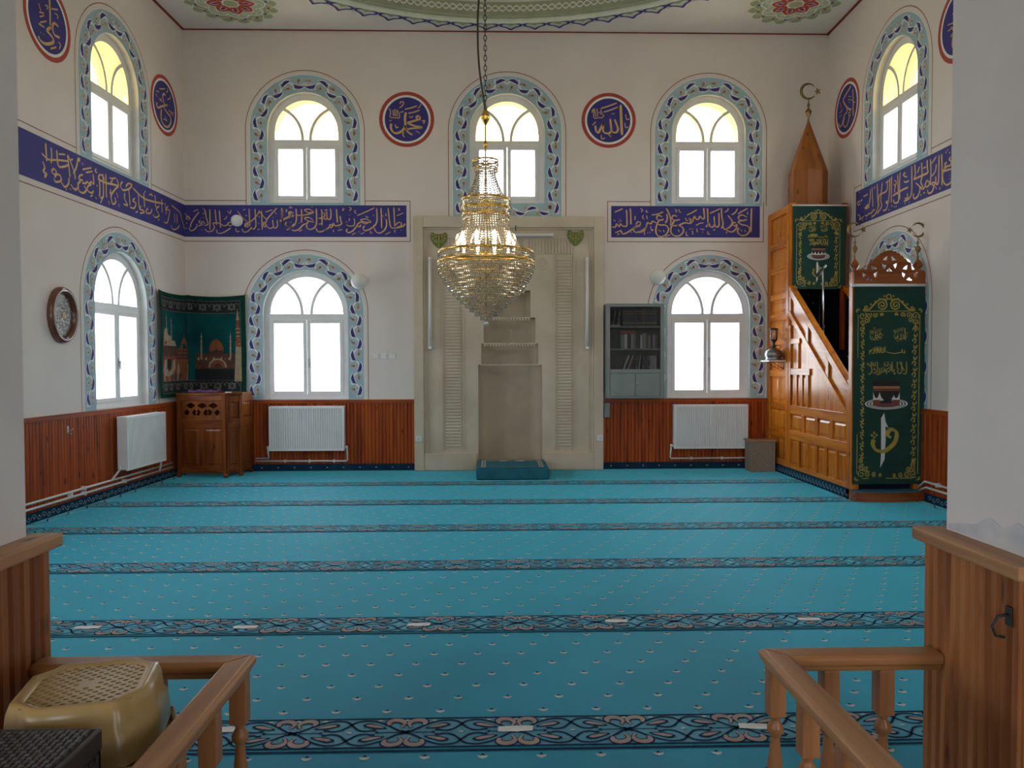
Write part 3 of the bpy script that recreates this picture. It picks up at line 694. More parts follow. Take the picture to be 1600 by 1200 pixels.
# ------------------------------------------------------------------ mihrab of cut limestone
mh = thing('mihrab', (0.24, D, 0), 'pale limestone mihrab with stepped niche and fluted side panels', 'mihrab')
b = MB(MBK)                                          # moulded outer frame
X0, X1, ZT, T = -1.13, 1.60, 3.655, 0.13
b.box(X0, X0 + 0.14, 0.005, ZT, 0.0, T); b.box(X1 - 0.14, X1, 0.005, ZT, 0.0, T); b.box(X0 + 0.14, X1 - 0.14, ZT - 0.16, ZT, 0.0, T)
b.box(X0 + 0.14, -0.235, 0.005, 0.25, 0.0, T - 0.01); b.box(0.735, X1 - 0.14, 0.005, 0.25, 0.0, T - 0.01)
b.box(X0 + 0.14, X0 + 0.165, 0.25, ZT - 0.16, 0.0, T - 0.03); b.box(X1 - 0.165, X1 - 0.14, 0.25, ZT - 0.16, 0.0, T - 0.03); b.box(X0 + 0.165, X1 - 0.165, ZT - 0.185, ZT - 0.16, 0.0, T - 0.03)
b.box(X0 + 0.20, X0 + 0.215, 0.25, 3.42, 0.0, 0.085); b.box(X1 - 0.215, X1 - 0.20, 0.25, 3.42, 0.0, 0.085)
b.build('stone_frame', M['stone'], mh, bevel=0.008)
# recessed slab with the stepped opening
steps = [(-0.21, 0.71, 0.06, 1.53), (-0.165, 0.655, 1.53, 1.84), (-0.13, 0.615, 1.84, 2.21), (-0.09, 0.545, 2.21, 2.60), (-0.02, 0.47, 2.60, 2.80), (0.07, 0.38, 2.80, 2.95)]
op = [(0.71, 0.06)]
for x0, x1, z0, z1 in steps: op += [(x1, z0 + 0.0001), (x1, z1)] if z0 > 0.1 else [(x1, z1)]
for x0, x1, z0, z1 in reversed(steps): op += [(x0, z1), (x0, z0 + 0.0001)]
b = MB(MBK); b.prism([(X0 + 0.165, 0.005), (X1 - 0.165, 0.005), (X1 - 0.165, ZT - 0.185), (X0 + 0.165, ZT - 0.185)], 0.004, 0.07, [op])
b.build('stone_slab', M['stone'], mh, fix=False)
b = MB(MBK); b.smooth = True                         # concave niche, each tier narrower and shallower
for i, (x0, x1, z0, z1) in enumerate(steps):
    cx, r = (x0 + x1) / 2, (x1 - x0) / 2; dp = (0.36, 0.335, 0.315, 0.29, 0.27, 0.25)[i]; n = 18; vs = []
    for j in range(n + 1):
        t = pi * j / n; x = cx - r * cos(t); zz = 0.0 - dp * sin(t) ** 0.8
        vs += [(x, z0, zz), (x, z1, zz)]
    b.add(vs, [(2 * j, 2 * j + 1, 2 * j + 3, 2 * j + 2) for j in range(n)])
    nxt = steps[i + 1] if i < 5 else (cx, cx, z1, z1); cn, rn, dn = (nxt[0] + nxt[1]) / 2, (nxt[1] - nxt[0]) / 2, ((0.335, 0.315, 0.29, 0.27, 0.25, 0.0)[i])
    lo_ = [(x0, z1, 0.07)] + [(cx - r * cos(pi * j / n), z1, -dp * sin(pi * j / n) ** 0.8) for j in range(n + 1)] + [(x1, z1, 0.07)]; hi_ = [(nxt[0], z1, 0.07)] + [(cn - rn * cos(pi * j / n), z1, -dn * sin(pi * j / n) ** 0.8) for j in range(n + 1)] + [(nxt[1], z1, 0.07)]
    b.add(lo_ + hi_, [(j, j + 1, n + 4 + j, n + 3 + j) for j in range(n + 2)])
    if i == 0: b.add([(x0, z0, 0.07)] + [(cx - r * cos(pi * j / n), z0, -dp * sin(pi * j / n) ** 0.8) for j in range(n + 1)] + [(x1, z0, 0.07)], [tuple(range(n + 3))])
    b.add([(x0, z0, 0.07), (x0, z1, 0.07), (x0, z1, 0), (x0, z0, 0)], [(0, 1, 2, 3)]); b.add([(x1, z0, 0.07), (x1, z1, 0.07), (x1, z1, 0), (x1, z0, 0)], [(0, 1, 2, 3)])
b.smooth = False
b.build('niche', M['stone_niche'], mh, fix=False)
for i, (x0, x1, z0, z1) in enumerate(steps[1:5]):     # lintel lips and dentils between the tiers
    b = MB(MBK)
    b.box(x0 - 0.01, x1 + 0.01, z0 - 0.010, z0 + 0.004, 0.0, 0.0735)
    if i in (1, 2, 3):
        n = int((x1 - x0) / 0.04)
        for j in range(n): x = x0 + 0.008 + j * (x1 - x0) / n; b.box(x, x + 0.022, z0 - 0.040, z0 - 0.010, 0.0, 0.0735)
    b.build('dentil_course', M['stone'], mh)
for x0, x1 in ((-0.735, -0.415), (0.885, 1.185)):    # ladders of horizontal fluting
    b = MB(MBK)
    for a, e in ((x0, x0 + 0.02), (x0 + 0.035, x0 + 0.045), (x1 - 0.045, x1 - 0.035), (x1 - 0.02, x1)): b.box(a, e, 0.29, 3.12, 0.07, 0.083)
    z = 0.34
    while z < 3.05:
        n = 5; vs = []
        for j in range(n + 1): t = pi * j / n; vs += [(x0 + 0.05, z + 0.017 - 0.017 * cos(t), 0.069 + 0.016 * sin(t)), (x1 - 0.05, z + 0.017 - 0.017 * cos(t), 0.069 + 0.016 * sin(t))]
        b.add(vs, [(2 * j, 2 * j + 1, 2 * j + 3, 2 * j + 2) for j in range(n)]); z += 0.0455
    b.build('fluted_panel', M['stone'], mh, fix=False)
b = MB(MBK); x = -0.735                              # upright fluting across the top
while x < 1.17: b.box(x, x + 0.026, 3.12, 3.33, 0.07, 0.084); x += 0.0455
b.box(-0.74, 1.19, 3.345, 3.36, 0.07, 0.085); b.build('top_fluting', M['stone'], mh, bevel=0.005)
for x in (0.72, -0.26):
    b = MB(MBK); b.lathe([(0.09, 0.0701), (0.088, 0.076), (0.078, 0.076), (0.075, 0.072), (0.047, 0.072), (0.044, 0.076), (0.036, 0.076), (0.033, 0.072), (0.017, 0.072), (0.012, 0.077)], (x, 2.98, 0), 2, 24); b.build('carved_rosette', M['stone_niche'], mh)

# green carved plaques
M['plaque_gold'] = pm('plaque_gold', (0.50, 0.46, 0.16), (0.36, 0.34, 0.10), 40, 0.5)
M['plaque_green'] = pm('plaque_green', (0.20, 0.23, 0.055), (0.10, 0.13, 0.03), 40, 0.6, bump=0.4, bscale=60)
for x, z, lab in ((-0.765, 3.325, 'green carved plaque at the top left of the mihrab'), (1.20, 3.36, 'green carved plaque at the top right of the mihrab')):
    t = thing('carved_plaque', (x, D - 0.1, z), lab, 'plaque', 'carved plaques on the mihrab')
    b = MB(MBK); ol = [(-0.12, 0.06), (-0.10, 0.105), (-0.05, 0.085), (0, 0.075), (0.05, 0.085), (0.10, 0.105), (0.12, 0.06), (0.115, 0.0), (0.08, -0.06), (0.04, -0.10), (0, -0.12), (-0.04, -0.10), (-0.08, -0.06), (-0.115, 0.0)]
    b.prism([(x + p.x, z + p.y) for p in catmull([(*q, 0) for q in ol], 3, True)], 0.072, 0.100)
    b.build('backing', M['plaque_green'], t, bevel=0.004, fix=True)
    b = MB(MBK)
    for sx in (-1, 1):
        for ox, oy, s in ((0.055, 0.045, 1.0), (0.045, -0.03, 0.8), (0.085, 0.01, 0.5)): b.tube([(x + sx * (ox + 0.034 * s * (1 - k / 14) * cos(k * .55)), z + oy + 0.034 * s * (1 - k / 14) * sin(k * .55), 0.104) for k in range(12)], 0.006, 6)
    b.tube([(x, z + 0.06, 0.104), (x, z - 0.10, 0.104)], 0.007, 6); b.build('scrollwork', M['plaque_gold'], t, fix=False)

# fluorescent tubes
M['tube_white'] = pm('tube_glass', (0.84, 0.84, 0.82), (0.80, 0.80, 0.78), 5, 0.25)
M['fitting'] = pm('fitting_enamel', (0.72, 0.70, 0.66), (0.66, 0.64, 0.60), 6, 0.4)
def fluor(p, q, lab, cable=None):
    t = thing('fluorescent_lamp', tuple(MBK @ Vector(((p[0] + q[0]) / 2, (p[1] + q[1]) / 2, 0.1))), lab, 'lamp', 'fluorescent lamps on the mihrab')
    b = MB(MBK); b.bar((*p, 0.105), (*q, 0.105), 0.05, 0.03, (0, 0, 1)); b.build('fitting', M['fitting'], t, bevel=0.005)
    d = (Vector(q) - Vector(p)).normalized() * 0.03
    b = MB(MBK); b.tube([(p[0] + d.x, p[1] + d.y, 0.142), (q[0] - d.x, q[1] - d.y, 0.142)], 0.019, 10); b.build('tube', M['tube_white'], t)
    for e, sg in ((p, 1), (q, -1)):
        b = MB(MBK); e = Vector(e); f = e + d * sg * 1.3; b.bar((e.x, e.y, 0.138), (f.x, f.y, 0.138), 0.046, 0.044, (0, 0, 1)); b.build('end_cap', M['plastic_white'], t, bevel=0.004)
fluor((-0.893, 3.065), (-0.900, 1.755), 'vertical fluorescent lamp on the left side of the mihrab')
fluor((1.362, 3.065), (1.362, 1.750), 'vertical fluorescent lamp on the right side of the mihrab')
fluor((0.16, 3.382), (0.875, 3.390), 'horizontal fluorescent lamp across the top of the mihrab')
hk = thing('wall_hook', (0.335, D - 0.13, 3.5), 'small black hook over the horizontal mihrab lamp', 'hook')
b = MB(MBK); b.box(0.328, 0.342, 3.46, 3.52, 0.13, 0.142); b.build('plate', M['black'], hk); b = MB(MBK); b.tube([(0.335, 3.47, 0.14), (0.335, 3.44, 0.155), (0.335, 3.43, 0.17), (0.335, 3.445, 0.182)], 0.005, 6); b.build('hook_arm', M['black'], hk)

# sockets on the mihrab foot, switches on the wall
def socket(x, z, off, lab):
    t = thing('wall_socket', tuple(MBK @ Vector((x, z, off))), lab, 'socket', 'sockets on the mihrab frame')
    b = MB(MBK); b.box(x - 0.045, x + 0.045, z - 0.045, z + 0.045, off, off + 0.018); b.build('plate', M['plastic_white'], t, bevel=0.006)
    b = MB(MBK); b.lathe([(0.026, off + 0.0185), (0.026, off + 0.022), (0.020, off + 0.022), (0.019, off + 0.019)], (x, z, 0), 2, 18, cap=False); b.disc(x, z, 0.0195, off + 0.019); b.build('recess', M['fitting'], t)
    b = MB(MBK)
    for dx in (-0.009, 0.009): b.disc(x + dx, z, 0.0035, off + 0.0195, 8)
    b.build('hole', M['black'], t, fix=False)
socket(-1.064, 0.465, T, 'white wall socket at the lower left of the mihrab frame')
socket(1.545, 0.465, T, 'white wall socket at the lower right of the mihrab frame')
for i, (x, lab) in enumerate(((-1.685, 'leftmost of three white light switches right of the back window'), (-1.572, 'middle of three white light switches right of the back window'), (-1.447, 'light switch nearest the mihrab in a row of three'))):
    t = thing('light_switch', tuple(MBK @ Vector((x, 1.66, 0))), lab, 'switch', 'light switches beside the mihrab')
    b = MB(MBK); b.box(x - 0.045, x + 0.045, 1.617, 1.703, 0.0, 0.014); b.build('plate', M['plastic_white'], t, bevel=0.005)
    b = MB(MBK); b.hexa([(x - 0.03, 1.63, 0.014), (x + 0.03, 1.63, 0.014), (x + 0.03, 1.63, 0.019), (x - 0.03, 1.63, 0.019)], [(x - 0.03, 1.69, 0.014), (x + 0.03, 1.69, 0.014), (x + 0.03, 1.69, 0.026), (x - 0.03, 1.69, 0.026)]); b.build('rocker', M['plastic_white'], t, bevel=0.002)

# globe lamps on wall arms
M['globe'] = pm('opal_globe', (0.80, 0.81, 0.79), (0.75, 0.76, 0.74), 4, 0.3)
def globe(x, z, r, off, wx, wz, lab):
    t = thing('wall_lamp', tuple(MBK @ Vector((wx, wz, 0))), lab, 'lamp', 'white globe lamps on the back wall')
    b = MB(MBK); b.lathe([(0.055, 0.0), (0.055, 0.012), (0.03, 0.03)], (wx, wz, 0), 2, 18); b.build('wall_plate', M['plastic_white'], t)
    b = MB(MBK); b.tube([(wx, wz, 0.025), (wx + (x - wx) * .4, wz + (z - wz) * .2, off * 0.6), (x, z, off - r * 0.75)], 0.013, 8); b.lathe([(0.045, off - r - 0.004), (0.05, off - r * 0.78), (0.03, off - r * 0.75)], (x, z, 0), 2, 16); b.build('lamp_arm', M['plastic_white'], t)
    b = MB(MBK); b.sphere((x, z, off), r, 24, 14); b.build('globe', M['globe'], t)
globe(-3.60, 3.57, 0.082, 0.20, -3.67, 3.605, 'small white globe lamp over the left blue calligraphy band')
globe(-1.885, 2.716, 0.115, 0.24, -1.845, 2.755, 'white globe lamp on the right shoulder of the left lower window')
globe(2.355, 2.780, 0.115, 0.24, 2.406, 2.807, 'white globe lamp on the left shoulder of the right lower window')

# ------------------------------------------------------------------ radiators and their pipes
def radiator(mtx, x0, x1, z0, z1, off, dp, lab, rib=0.0333):
    t = thing('radiator', tuple(mtx @ Vector(((x0 + x1) / 2, z0, off))), lab, 'radiator', 'white panel radiators under the windows')
    f = off + dp
    b = MB(mtx); n = round((x1 - x0 - 0.05) / rib); p = (x1 - x0 - 0.05) / n; a0 = x0 + 0.025
    for i in range(n):
        a = a0 + i * p
        for u0, u1, d0, d1 in ((0, .36, 0, 0), (.36, .48, 0, -.022), (.48, .88, -.022, -.022), (.88, 1.0, -.022, 0)):
            b.add([(a + u0 * p, z0 + 0.03, f + d0), (a + u1 * p, z0 + 0.03, f + d1), (a + u1 * p, z1 - 0.03, f + d1), (a + u0 * p, z1 - 0.03, f + d0)], [(0, 1, 2, 3)])
    b.box(x0, a0, z0, z1, f - 0.02, f); b.box(x1 - 0.025, x1, z0, z1, f - 0.02, f); b.box(a0, x1 - 0.025, z1 - 0.03, z1, f - 0.02, f); b.box(a0, x1 - 0.025, z0, z0 + 0.03, f - 0.02, f)
    b.box(x0 + .004, x1 - .004, z0 + .01, z1 - .02, off + 0.012, off + 0.025)
    b.build('front_panel', M['radiator'], t, fix=False)
    b = MB(mtx); b.box(x0, x1, z1 - 0.012, z1 + 0.004, off + 0.01, off + 0.02); b.box(x0, x1, z1 - 0.012, z1 + 0.004, f - 0.025, f - 0.0205)
    x = x0 + 0.01
    while x < x1 - 0.02: b.box(x, x + 0.006, z1 - 0.010, z1, off + 0.02, f - 0.025); x += 0.016
    b.build('top_grille', M['radiator'], t)
    for xs in (x0, x1 - 0.006): b = MB(mtx); b.box(xs, xs + 0.006, z0 + 0.012, z1 - 0.012, off + 0.012, f - 0.02); b.build('side_cover', M['radiator'], t)
    for xs in (x0 + 0.2, x1 - 0.2): b = MB(mtx); b.box(xs - 0.015, xs + 0.015, z0 + 0.06, z1 - 0.1, 0.023, off + 0.012); b.build('wall_bracket', M['radiator'], t)
    for xs, sg in ((x0, -1), (x1, 1)):
        b = MB(mtx); zc = z0 + 0.045; b.tube([(xs, zc, off + 0.05), (xs + sg * 0.03, zc, off + 0.05)], 0.012, 8); b.tube([(xs + sg * 0.03, zc - 0.03, off + 0.05), (xs + sg * 0.03, zc + 0.02, off + 0.05)], 0.016, 8)
        b.build('valve', M['radiator'], t)
radiator(MBK, -3.20, -2.13, 0.305, 0.94, 0.05, 0.10, 'white ribbed radiator under the back window left of the mihrab')
radiator(MBK, 2.62, 3.70, 0.305, 0.94, 0.05, 0.10, 'white ribbed radiator under the back window right of the mihrab')
radiator(MLF, -2.06, -1.07, 0.295, 0.93, 0.05, 0.13, 'white radiator seen at a slant under the left wall window', 0.0333)

M['pipe'] = pm('pipe_paint', (0.78, 0.78, 0.76), (0.70, 0.70, 0.68), 14, 0.4)
def pipe(mtx, runs, lab, clips=()):
    t = thing('heating_pipe', tuple(mtx @ Vector(runs[0][0])), lab, 'pipe')
    for r in runs: b = MB(mtx); b.tube(r, 0.0125, 8); b.build('pipe_run', M['pipe'], t)
    for c in clips: b = MB(mtx); b.box(c[0] - 0.012, c[0] + 0.012, c[1] - 0.022, c[1] + 0.022, 0.024, c[2] + 0.016); b.build('pipe_clip', M['pipe'], t, bevel=0.004)
pipe(MBK, [[(-3.42, 0.190, 0.05), (-3.235, 0.190, 0.05), (-3.233, 0.20, 0.06), (-3.23, 0.32, 0.10)], [(-3.42, 0.150, 0.05), (-2.12, 0.145, 0.05), (-2.10, 0.16, 0.06), (-2.10, 0.32, 0.10)]],
     'white heating pipes below the radiator left of the mihrab', [(-3.0, 0.147, 0.05), (-2.65, 0.146, 0.05), (-2.3, 0.145, 0.05)])
pipe(MBK, [[(2.59, 0.32, 0.10), (2.585, 0.17, 0.06), (2.60, 0.155, 0.05), (3.71, 0.155, 0.05), (3.73, 0.17, 0.06), (3.73, 0.32, 0.10)]],
     'white heating pipe below the radiator right of the mihrab', [(2.9, 0.155, 0.05), (3.35, 0.155, 0.05)])
pipe(MLF, [[(-7.5, 0.205, 0.055), (-2.2, 0.205, 0.055), (-0.64, 0.205, 0.055)], [(-7.5, 0.150, 0.06), (-0.64, 0.150, 0.06)], [(-2.09, 0.31, 0.10), (-2.15, 0.25, 0.075), (-2.19, 0.205, 0.06)], [(-1.04, 0.31, 0.10), (-1.04, 0.20, 0.085), (-1.04, 0.15, 0.07)]],
     'pair of white heating pipes along the foot of the left wall', [(-2.75, 0.205, 0.06), (-2.75, 0.150, 0.06), (-3.0, 0.178, 0.06), (-1.9, 0.15, 0.06)])
pipe(MRT, [[(2.74, 0.15, 0.075), (2.86, 0.235, 0.06), (8.2, 0.215, 0.055)], [(2.78, 0.125, 0.075), (2.90, 0.175, 0.07), (8.2, 0.155, 0.06)]],
     'pair of bent white heating pipes beside the foot of the pulpit', [(3.1, 0.23, 0.06)])

# coat hook on the left boards
t = thing('coat_hook', tuple(MLF @ Vector((-2.975, 0.86, 0.022))), 'small metal coat hook on the brown boards below the oval plaque', 'hook')
b = MB(MLF); b.box(-2.99, -2.96, 0.82, 0.90, 0.0215, 0.027); b.build('plate', M['steel'], t, bevel=0.004)
b = MB(MLF); b.tube([(-2.975, 0.86, 0.027), (-2.975, 0.85, 0.055), (-2.975, 0.875, 0.075)], 0.006, 6); b.tube([(-2.975, 0.84, 0.027), (-2.975, 0.815, 0.045), (-2.975, 0.825, 0.06)], 0.006, 6); b.build('hook_arm', M['steel'], t)

# oval plaque on the left wall
M['bronze_wood'] = pm('bronzed_frame', (0.17, 0.06, 0.03), (0.10, 0.035, 0.018), 10, 0.25, coat=0.5)
M['silver_face'] = pm('silver_face', (0.55, 0.55, 0.52), (0.25, 0.25, 0.25), 60, 0.22, metal=0.75, bump=0.5, bscale=90, lo=0.42, hi=0.58)
t = thing('oval_plaque', tuple(MLF @ Vector((-3.03, 2.065, 0))), 'oval brown framed plaque with silvery patterned face on the left wall', 'plaque')
n = 40; b = MB(MLF); vs = []; prof = [(1.0, 0.0), (1.0, 0.03), (0.94, 0.062), (0.84, 0.060), (0.76, 0.03), (0.75, 0.012)]; fs = []
for k, (s, d) in enumerate(prof):
    for i in range(n): vs.append((-3.03 + 0.235 * s * cos(2 * pi * i / n), 2.065 + 0.295 * s * sin(2 * pi * i / n), d))
for k in range(len(prof) - 1):
    for i in range(n): fs.append((k * n + i, k * n + (i + 1) % n, (k + 1) * n + (i + 1) % n, (k + 1) * n + i))
b.smooth = True; b.add(vs, fs); b.build('oval_frame', M['bronze_wood'], t, fix=False)
b = MB(MLF); vs = [(-3.03, 2.065, 0.034)]; m = 6; fs = []
for k in range(1, m + 1):
    for i in range(n): s = 0.76 * k / m; vs.append((-3.03 + 0.235 * s * cos(2 * pi * i / n), 2.065 + 0.295 * s * sin(2 * pi * i / n), 0.034 - 0.02 * (k / m) ** 2))
for i in range(n): fs.append((0, 1 + i, 1 + (i + 1) % n))
for k in range(m - 1):
    for i in range(n): fs.append((1 + k * n + i, 1 + (k + 1) * n + i, 1 + (k + 1) * n + (i + 1) % n, 1 + k * n + (i + 1) % n))
b.smooth = True; b.add(vs, fs); b.build('plaque_face', M['silver_face'], t, fix=False)
b = MB(MLF)
for i in range(26):
    a = i * 2.399; r = 0.60 * sqrt((i + 0.5) / 26); px, py = -3.03 + 0.235 * r * cos(a), 2.065 + 0.295 * r * sin(a)
    b.ribbon([(px + 0.026 * cos(a + q * .7) * (1 - q / 10), py + 0.03 * sin(a + q * .7) * (1 - q / 10)) for q in range(8)], 0.008, 0.037)
b.build('relief_scroll', M['dark_metal'], t, fix=False)
b = MB(MLF); b.disc(-3.03, 2.065, 0.03, 0.0385, 16); b.build('centre_disc', M['gold_paint'], t, fix=False)  # flat gold disc in the middle of the face

# ------------------------------------------------------------------ prayer step in front of the niche
M['mat_teal'] = pm('mat_teal', (0.02, 0.17, 0.23), (0.014, 0.13, 0.18), 6, 0.95, bump=0.2, bscale=200)
M['mat_beige'] = pm('mat_beige', (0.50, 0.47, 0.42), (0.40, 0.37, 0.33), 12, 0.95)
t = thing('prayer_step', (0.26, 10.5, 0), 'low carpeted step in front of the mihrab niche', 'step')
b = MB(); b.box(-0.225, 0.745, 10.14, 11.04, 0.003, 0.155); b.build('step_body', M['mat_teal'], t, bevel=0.02)
mt = thing('prayer_mat', (0.26, 10.5, 0.155), 'small teal prayer mat with beige border lying on the low step', 'prayer mat')
b = MB(); b.prism([(-0.20, 10.15), (0.72, 10.15), (0.72, 11.02), (-0.20, 11.02)], 0.156, 0.166)
b.k = 1
for x0, x1, y0, y1 in ((-0.16, -0.10, 10.20, 10.98), (0.62, 0.68, 10.20, 10.98), (-0.10, 0.62, 10.90, 10.96)): b.rect(x0, x1, y0, y1, 0.1668)
b.k = 2
for x0 in (-0.14, 0.64):
    for i in range(12): b.rect(x0, x0 + 0.022, 10.23 + i * .062, 10.26 + i * .062, 0.1674)
b.k = 1
b.poly([(p.x, p.y) for p in catmull([(-0.06, 10.84, 0), (0.05, 10.90, 0), (0.1, 10.80, 0), (0.18, 10.82, 0), (0.22, 10.90, 0), (0.02, 10.93, 0)], 4, True)], 0.1676); b.poly([(p.x, p.y) for p in catmull([(0.58, 10.84, 0), (0.47, 10.90, 0), (0.42, 10.80, 0), (0.34, 10.82, 0), (0.30, 10.90, 0), (0.50, 10.93, 0)], 4, True)], 0.1676)
b.build('mat_cloth', [M['mat_teal'], M['mat_beige'], M['carpet_navy']], mt, fix=False)

# ------------------------------------------------------------------ grey steel bookcase hung beside the mihrab
M['steel_grey'] = pm('grey_enamel', (0.235, 0.27, 0.255), (0.205, 0.24, 0.225), 5, 0.4)
M['bk_dark'] = pm('bookcase_inside', (0.06, 0.065, 0.065), (0.045, 0.05, 0.05), 6, 0.7)
M['bk_glass'] = glass('cabinet_glass', (0.93, 0.95, 0.95), 0.12)
bx0, bx1, bz0, bz1, bd = 1.618, 2.452, 1.045, 2.395, 0.26
bc = thing('bookcase', (2.03, D - 0.13, bz0), 'grey steel bookcase with glass front hung left of the right lower window', 'bookcase')
o0 = 0.004
b = MB(MBK); b.box(bx0, bx0 + 0.012, bz0, bz1, o0, bd); b.box(bx1 - 0.012, bx1, bz0, bz1, o0, bd); b.box(bx0 + .012, bx1 - .012, bz1 - 0.012, bz1, o0, bd); b.box(bx0 + .012, bx1 - .012, bz0, bz0 + 0.012, o0, bd)
b.box(bx0 + .012, bx0 + 0.055, bz0 + .012, bz1 - .012, bd - 0.02, bd); b.box(bx1 - 0.055, bx1 - .012, bz0 + .012, bz1 - .012, bd - 0.02, bd); b.box(bx0 + .055, bx1 - .055, bz1 - 0.045, bz1 - .012, bd - 0.02, bd); b.box(bx0 + .055, bx1 - .055, bz0 + .012, bz0 + 0.03, bd - 0.02, bd); b.box(bx0 + .055, bx1 - .055, 1.405, 1.46, bd - 0.02, bd)
b.build('carcass', M['steel_grey'], bc, bevel=0.004)
b = MB(MBK); b.box(bx0 + .012, bx1 - .012, bz0 + .012, bz1 - .012, o0, o0 + 0.006); b.build('back_panel', M['bk_dark'], bc)
for z in (1.43, 1.735, 2.055): b = MB(MBK); b.box(bx0 + .012, bx1 - .012, z, z + 0.022, o0 + .006, bd - 0.045); b.build('shelf', M['steel_grey'], bc, bevel=0.003)
for x0, x1, d in ((bx0 + .057, 2.05, bd - 0.012), (2.02, bx1 - .057, bd - 0.019)):
    b = MB(MBK); b.box(x0, x1, 1.462, bz1 - 0.047, d, d + 0.004); b.build('glass_door', M['bk_glass'], bc)
for x0, x1, kx in ((bx0 + .058, 2.032, 2.005), (2.036, bx1 - .058, 2.06)):
    b = MB(MBK); b.box(x0, x1, bz0 + .033, 1.402, bd - 0.016, bd - 0.002); d = b.build('door', M['steel_grey'], bc, bevel=0.003)
    if kx > 2.03: b = MB(MBK); b.lathe([(0.006, bd - .002), (0.006, bd + 0.012), (0.014, bd + 0.018), (0.012, bd + 0.026)], (kx, 1.245, 0), 2, 12); b.build('knob', M['steel'], d)
BKC = {'black': (0.035, 0.032, 0.032), 'brown': (0.09, 0.055, 0.04), 'grey': (0.26, 0.26, 0.25), 'white': (0.66, 0.66, 0.62), 'red': (0.40, 0.03, 0.03), 'green': (0.20, 0.28, 0.20), 'navy': (0.02, 0.025, 0.06), 'beige': (0.34, 0.28, 0.20)}
for k, c in BKC.items(): M['bk_' + k + '_cover'] = pm('cover_' + k, c, None, 18, 0.5)
M['pages'] = pm('pages', (0.62, 0.58, 0.48), (0.5, 0.46, 0.38), 40, 0.9, stretch=(40, 1, 1))
M['gilt'] = pm('gilt_stamp', (0.45, 0.33, 0.12), None, 20, 0.4)
def book(x, z, w, h, dp, col, lab, group, lean=0.0, front=0.19):
    t = thing('book', tuple(MBK @ Vector((x, z, front))), lab, 'book', group)
    ca, sa = cos(lean), sin(lean); zz = z + w * sa; P = lambda u, v: (x + u * ca + v * sa, zz - u * sa + v * ca)
    def pz(b, u0, u1, v0, v1, d0, d1):
        q = [P(u0, v0), P(u1, v0), P(u1, v1), P(u0, v1)]; b.hexa([(*p, d0) for p in q], [(*p, d1) for p in q])
    b = MB(MBK); pz(b, 0, 0.004, 0, h, front - dp, front - .004); pz(b, w - 0.004, w, 0, h, front - dp, front - .004); pz(b, 0, w, 0, h, front - .004, front); b.build('cover', M['bk_' + col + '_cover'], t)
    b = MB(MBK); pz(b, 0.0045, w - 0.0045, 0.003, h - 0.004, front - dp + 0.005, front - .0045); b.build('page_block', M['pages'], t)
    if col in ('black', 'brown', 'navy') and h > 0.2:
        b = MB(MBK)
        for v in (0.16, 0.2, 0.72, 0.86): pz(b, w * .12, w * .88, h * v, h * v + 0.006, front, front + 0.0006)
        b.build('spine_stamp', M['gilt'], t)
GR = ('dark bound books on the top shelf', 'books on the middle shelf', 'books on the bottom shelf')
xs = 1.705; labs = ['leaning dark book, leftmost upright on the top shelf of the bookcase', 'leaning dark book, second from the left on the top shelf']
seq = [(0.030, .235, 'black', 0.22), (0.030, .23, 'black', 0.14)] + [(random.uniform(.036, .043), random.uniform(.235, .25), random.choice(['black', 'brown', 'black', 'navy']), 0) for i in range(12)]
ordn = ['first', 'second', 'third', 'fourth', 'fifth', 'sixth', 'seventh', 'eighth', 'ninth', 'tenth', 'eleventh', 'twelfth', 'thirteenth', 'fourteenth']
nU = len(seq)
for i, (w, h, c, ln) in enumerate(seq):
    if i == 2: xs = 1.865
    lab = labs[i] if i < 2 else 'upright dark bound book, %s from the right end of the top shelf' % ordn[nU - 1 - i]
    if ln: book(xs, 2.0775 + (0.0), w, h, .14, c, lab, GR[0], ln); xs += w + 0.045
    else: book(xs, 2.0775, w, h, .15, c, lab, GR[0]); xs += w + 0.0015
b0 = thing('book', tuple(MBK @ Vector((1.75, 2.0775, .2))), 'dark book lying flat in front of the leaning ones, top shelf', 'book', GR[0])
b = MB(MBK); b.box(1.69, 1.83, 2.0775, 2.082, .192, .212); b.box(1.69, 1.83, 2.096, 2.1, .192, .212); b.box(1.69, 1.694, 2.082, 2.096, .192, .212); b.build('cover', M['bk_navy_cover'], b0); b = MB(MBK); b.box(1.6945, 1.828, 2.0824, 2.0956, .193, .211); b.build('page_block', M['pages'], b0)
xs = 1.835; mid_row = [('grey', .055, .205, 'pale grey patterned book, first upright left of the black pair on the middle shelf'), ('white', .040, .205, 'white ribbed book under the red binder, middle shelf'), ('black', .030, .20, 'black book right of the white ribbed one, middle shelf'), ('black', .026, .20, 'thin black book beside the narrow white one, middle shelf'), ('white', .017, .21, 'narrow white book left of the green one, middle shelf'), ('green', .040, .215, 'light green book near the centre of the middle shelf'), ('navy', .036, .20, 'dark blue book right of the green one, middle shelf'), ('black', .030, .19, 'black book right of the dark blue one, middle shelf'), ('white', .026, .195, 'narrow white book right of centre on the middle shelf'), ('grey', .055, .215, 'wide grey book with pale labels, right half of the middle shelf'), ('brown', .030, .20, 'brown book right of the wide grey one, middle shelf'), ('beige', .026, .19, 'beige book between brown and navy, middle shelf'), ('navy', .036, .20, 'navy book close to the right end of the middle shelf'), ('grey', .030, .20, 'grey book, second from the right end of the middle shelf'), ('brown', .034, .195, 'reddish brown book at the right end of the middle shelf')]
for c, w, h, lab in mid_row: book(xs, 1.7575, w, h, .14, c, lab, GR[1]); xs += w + 0.0015
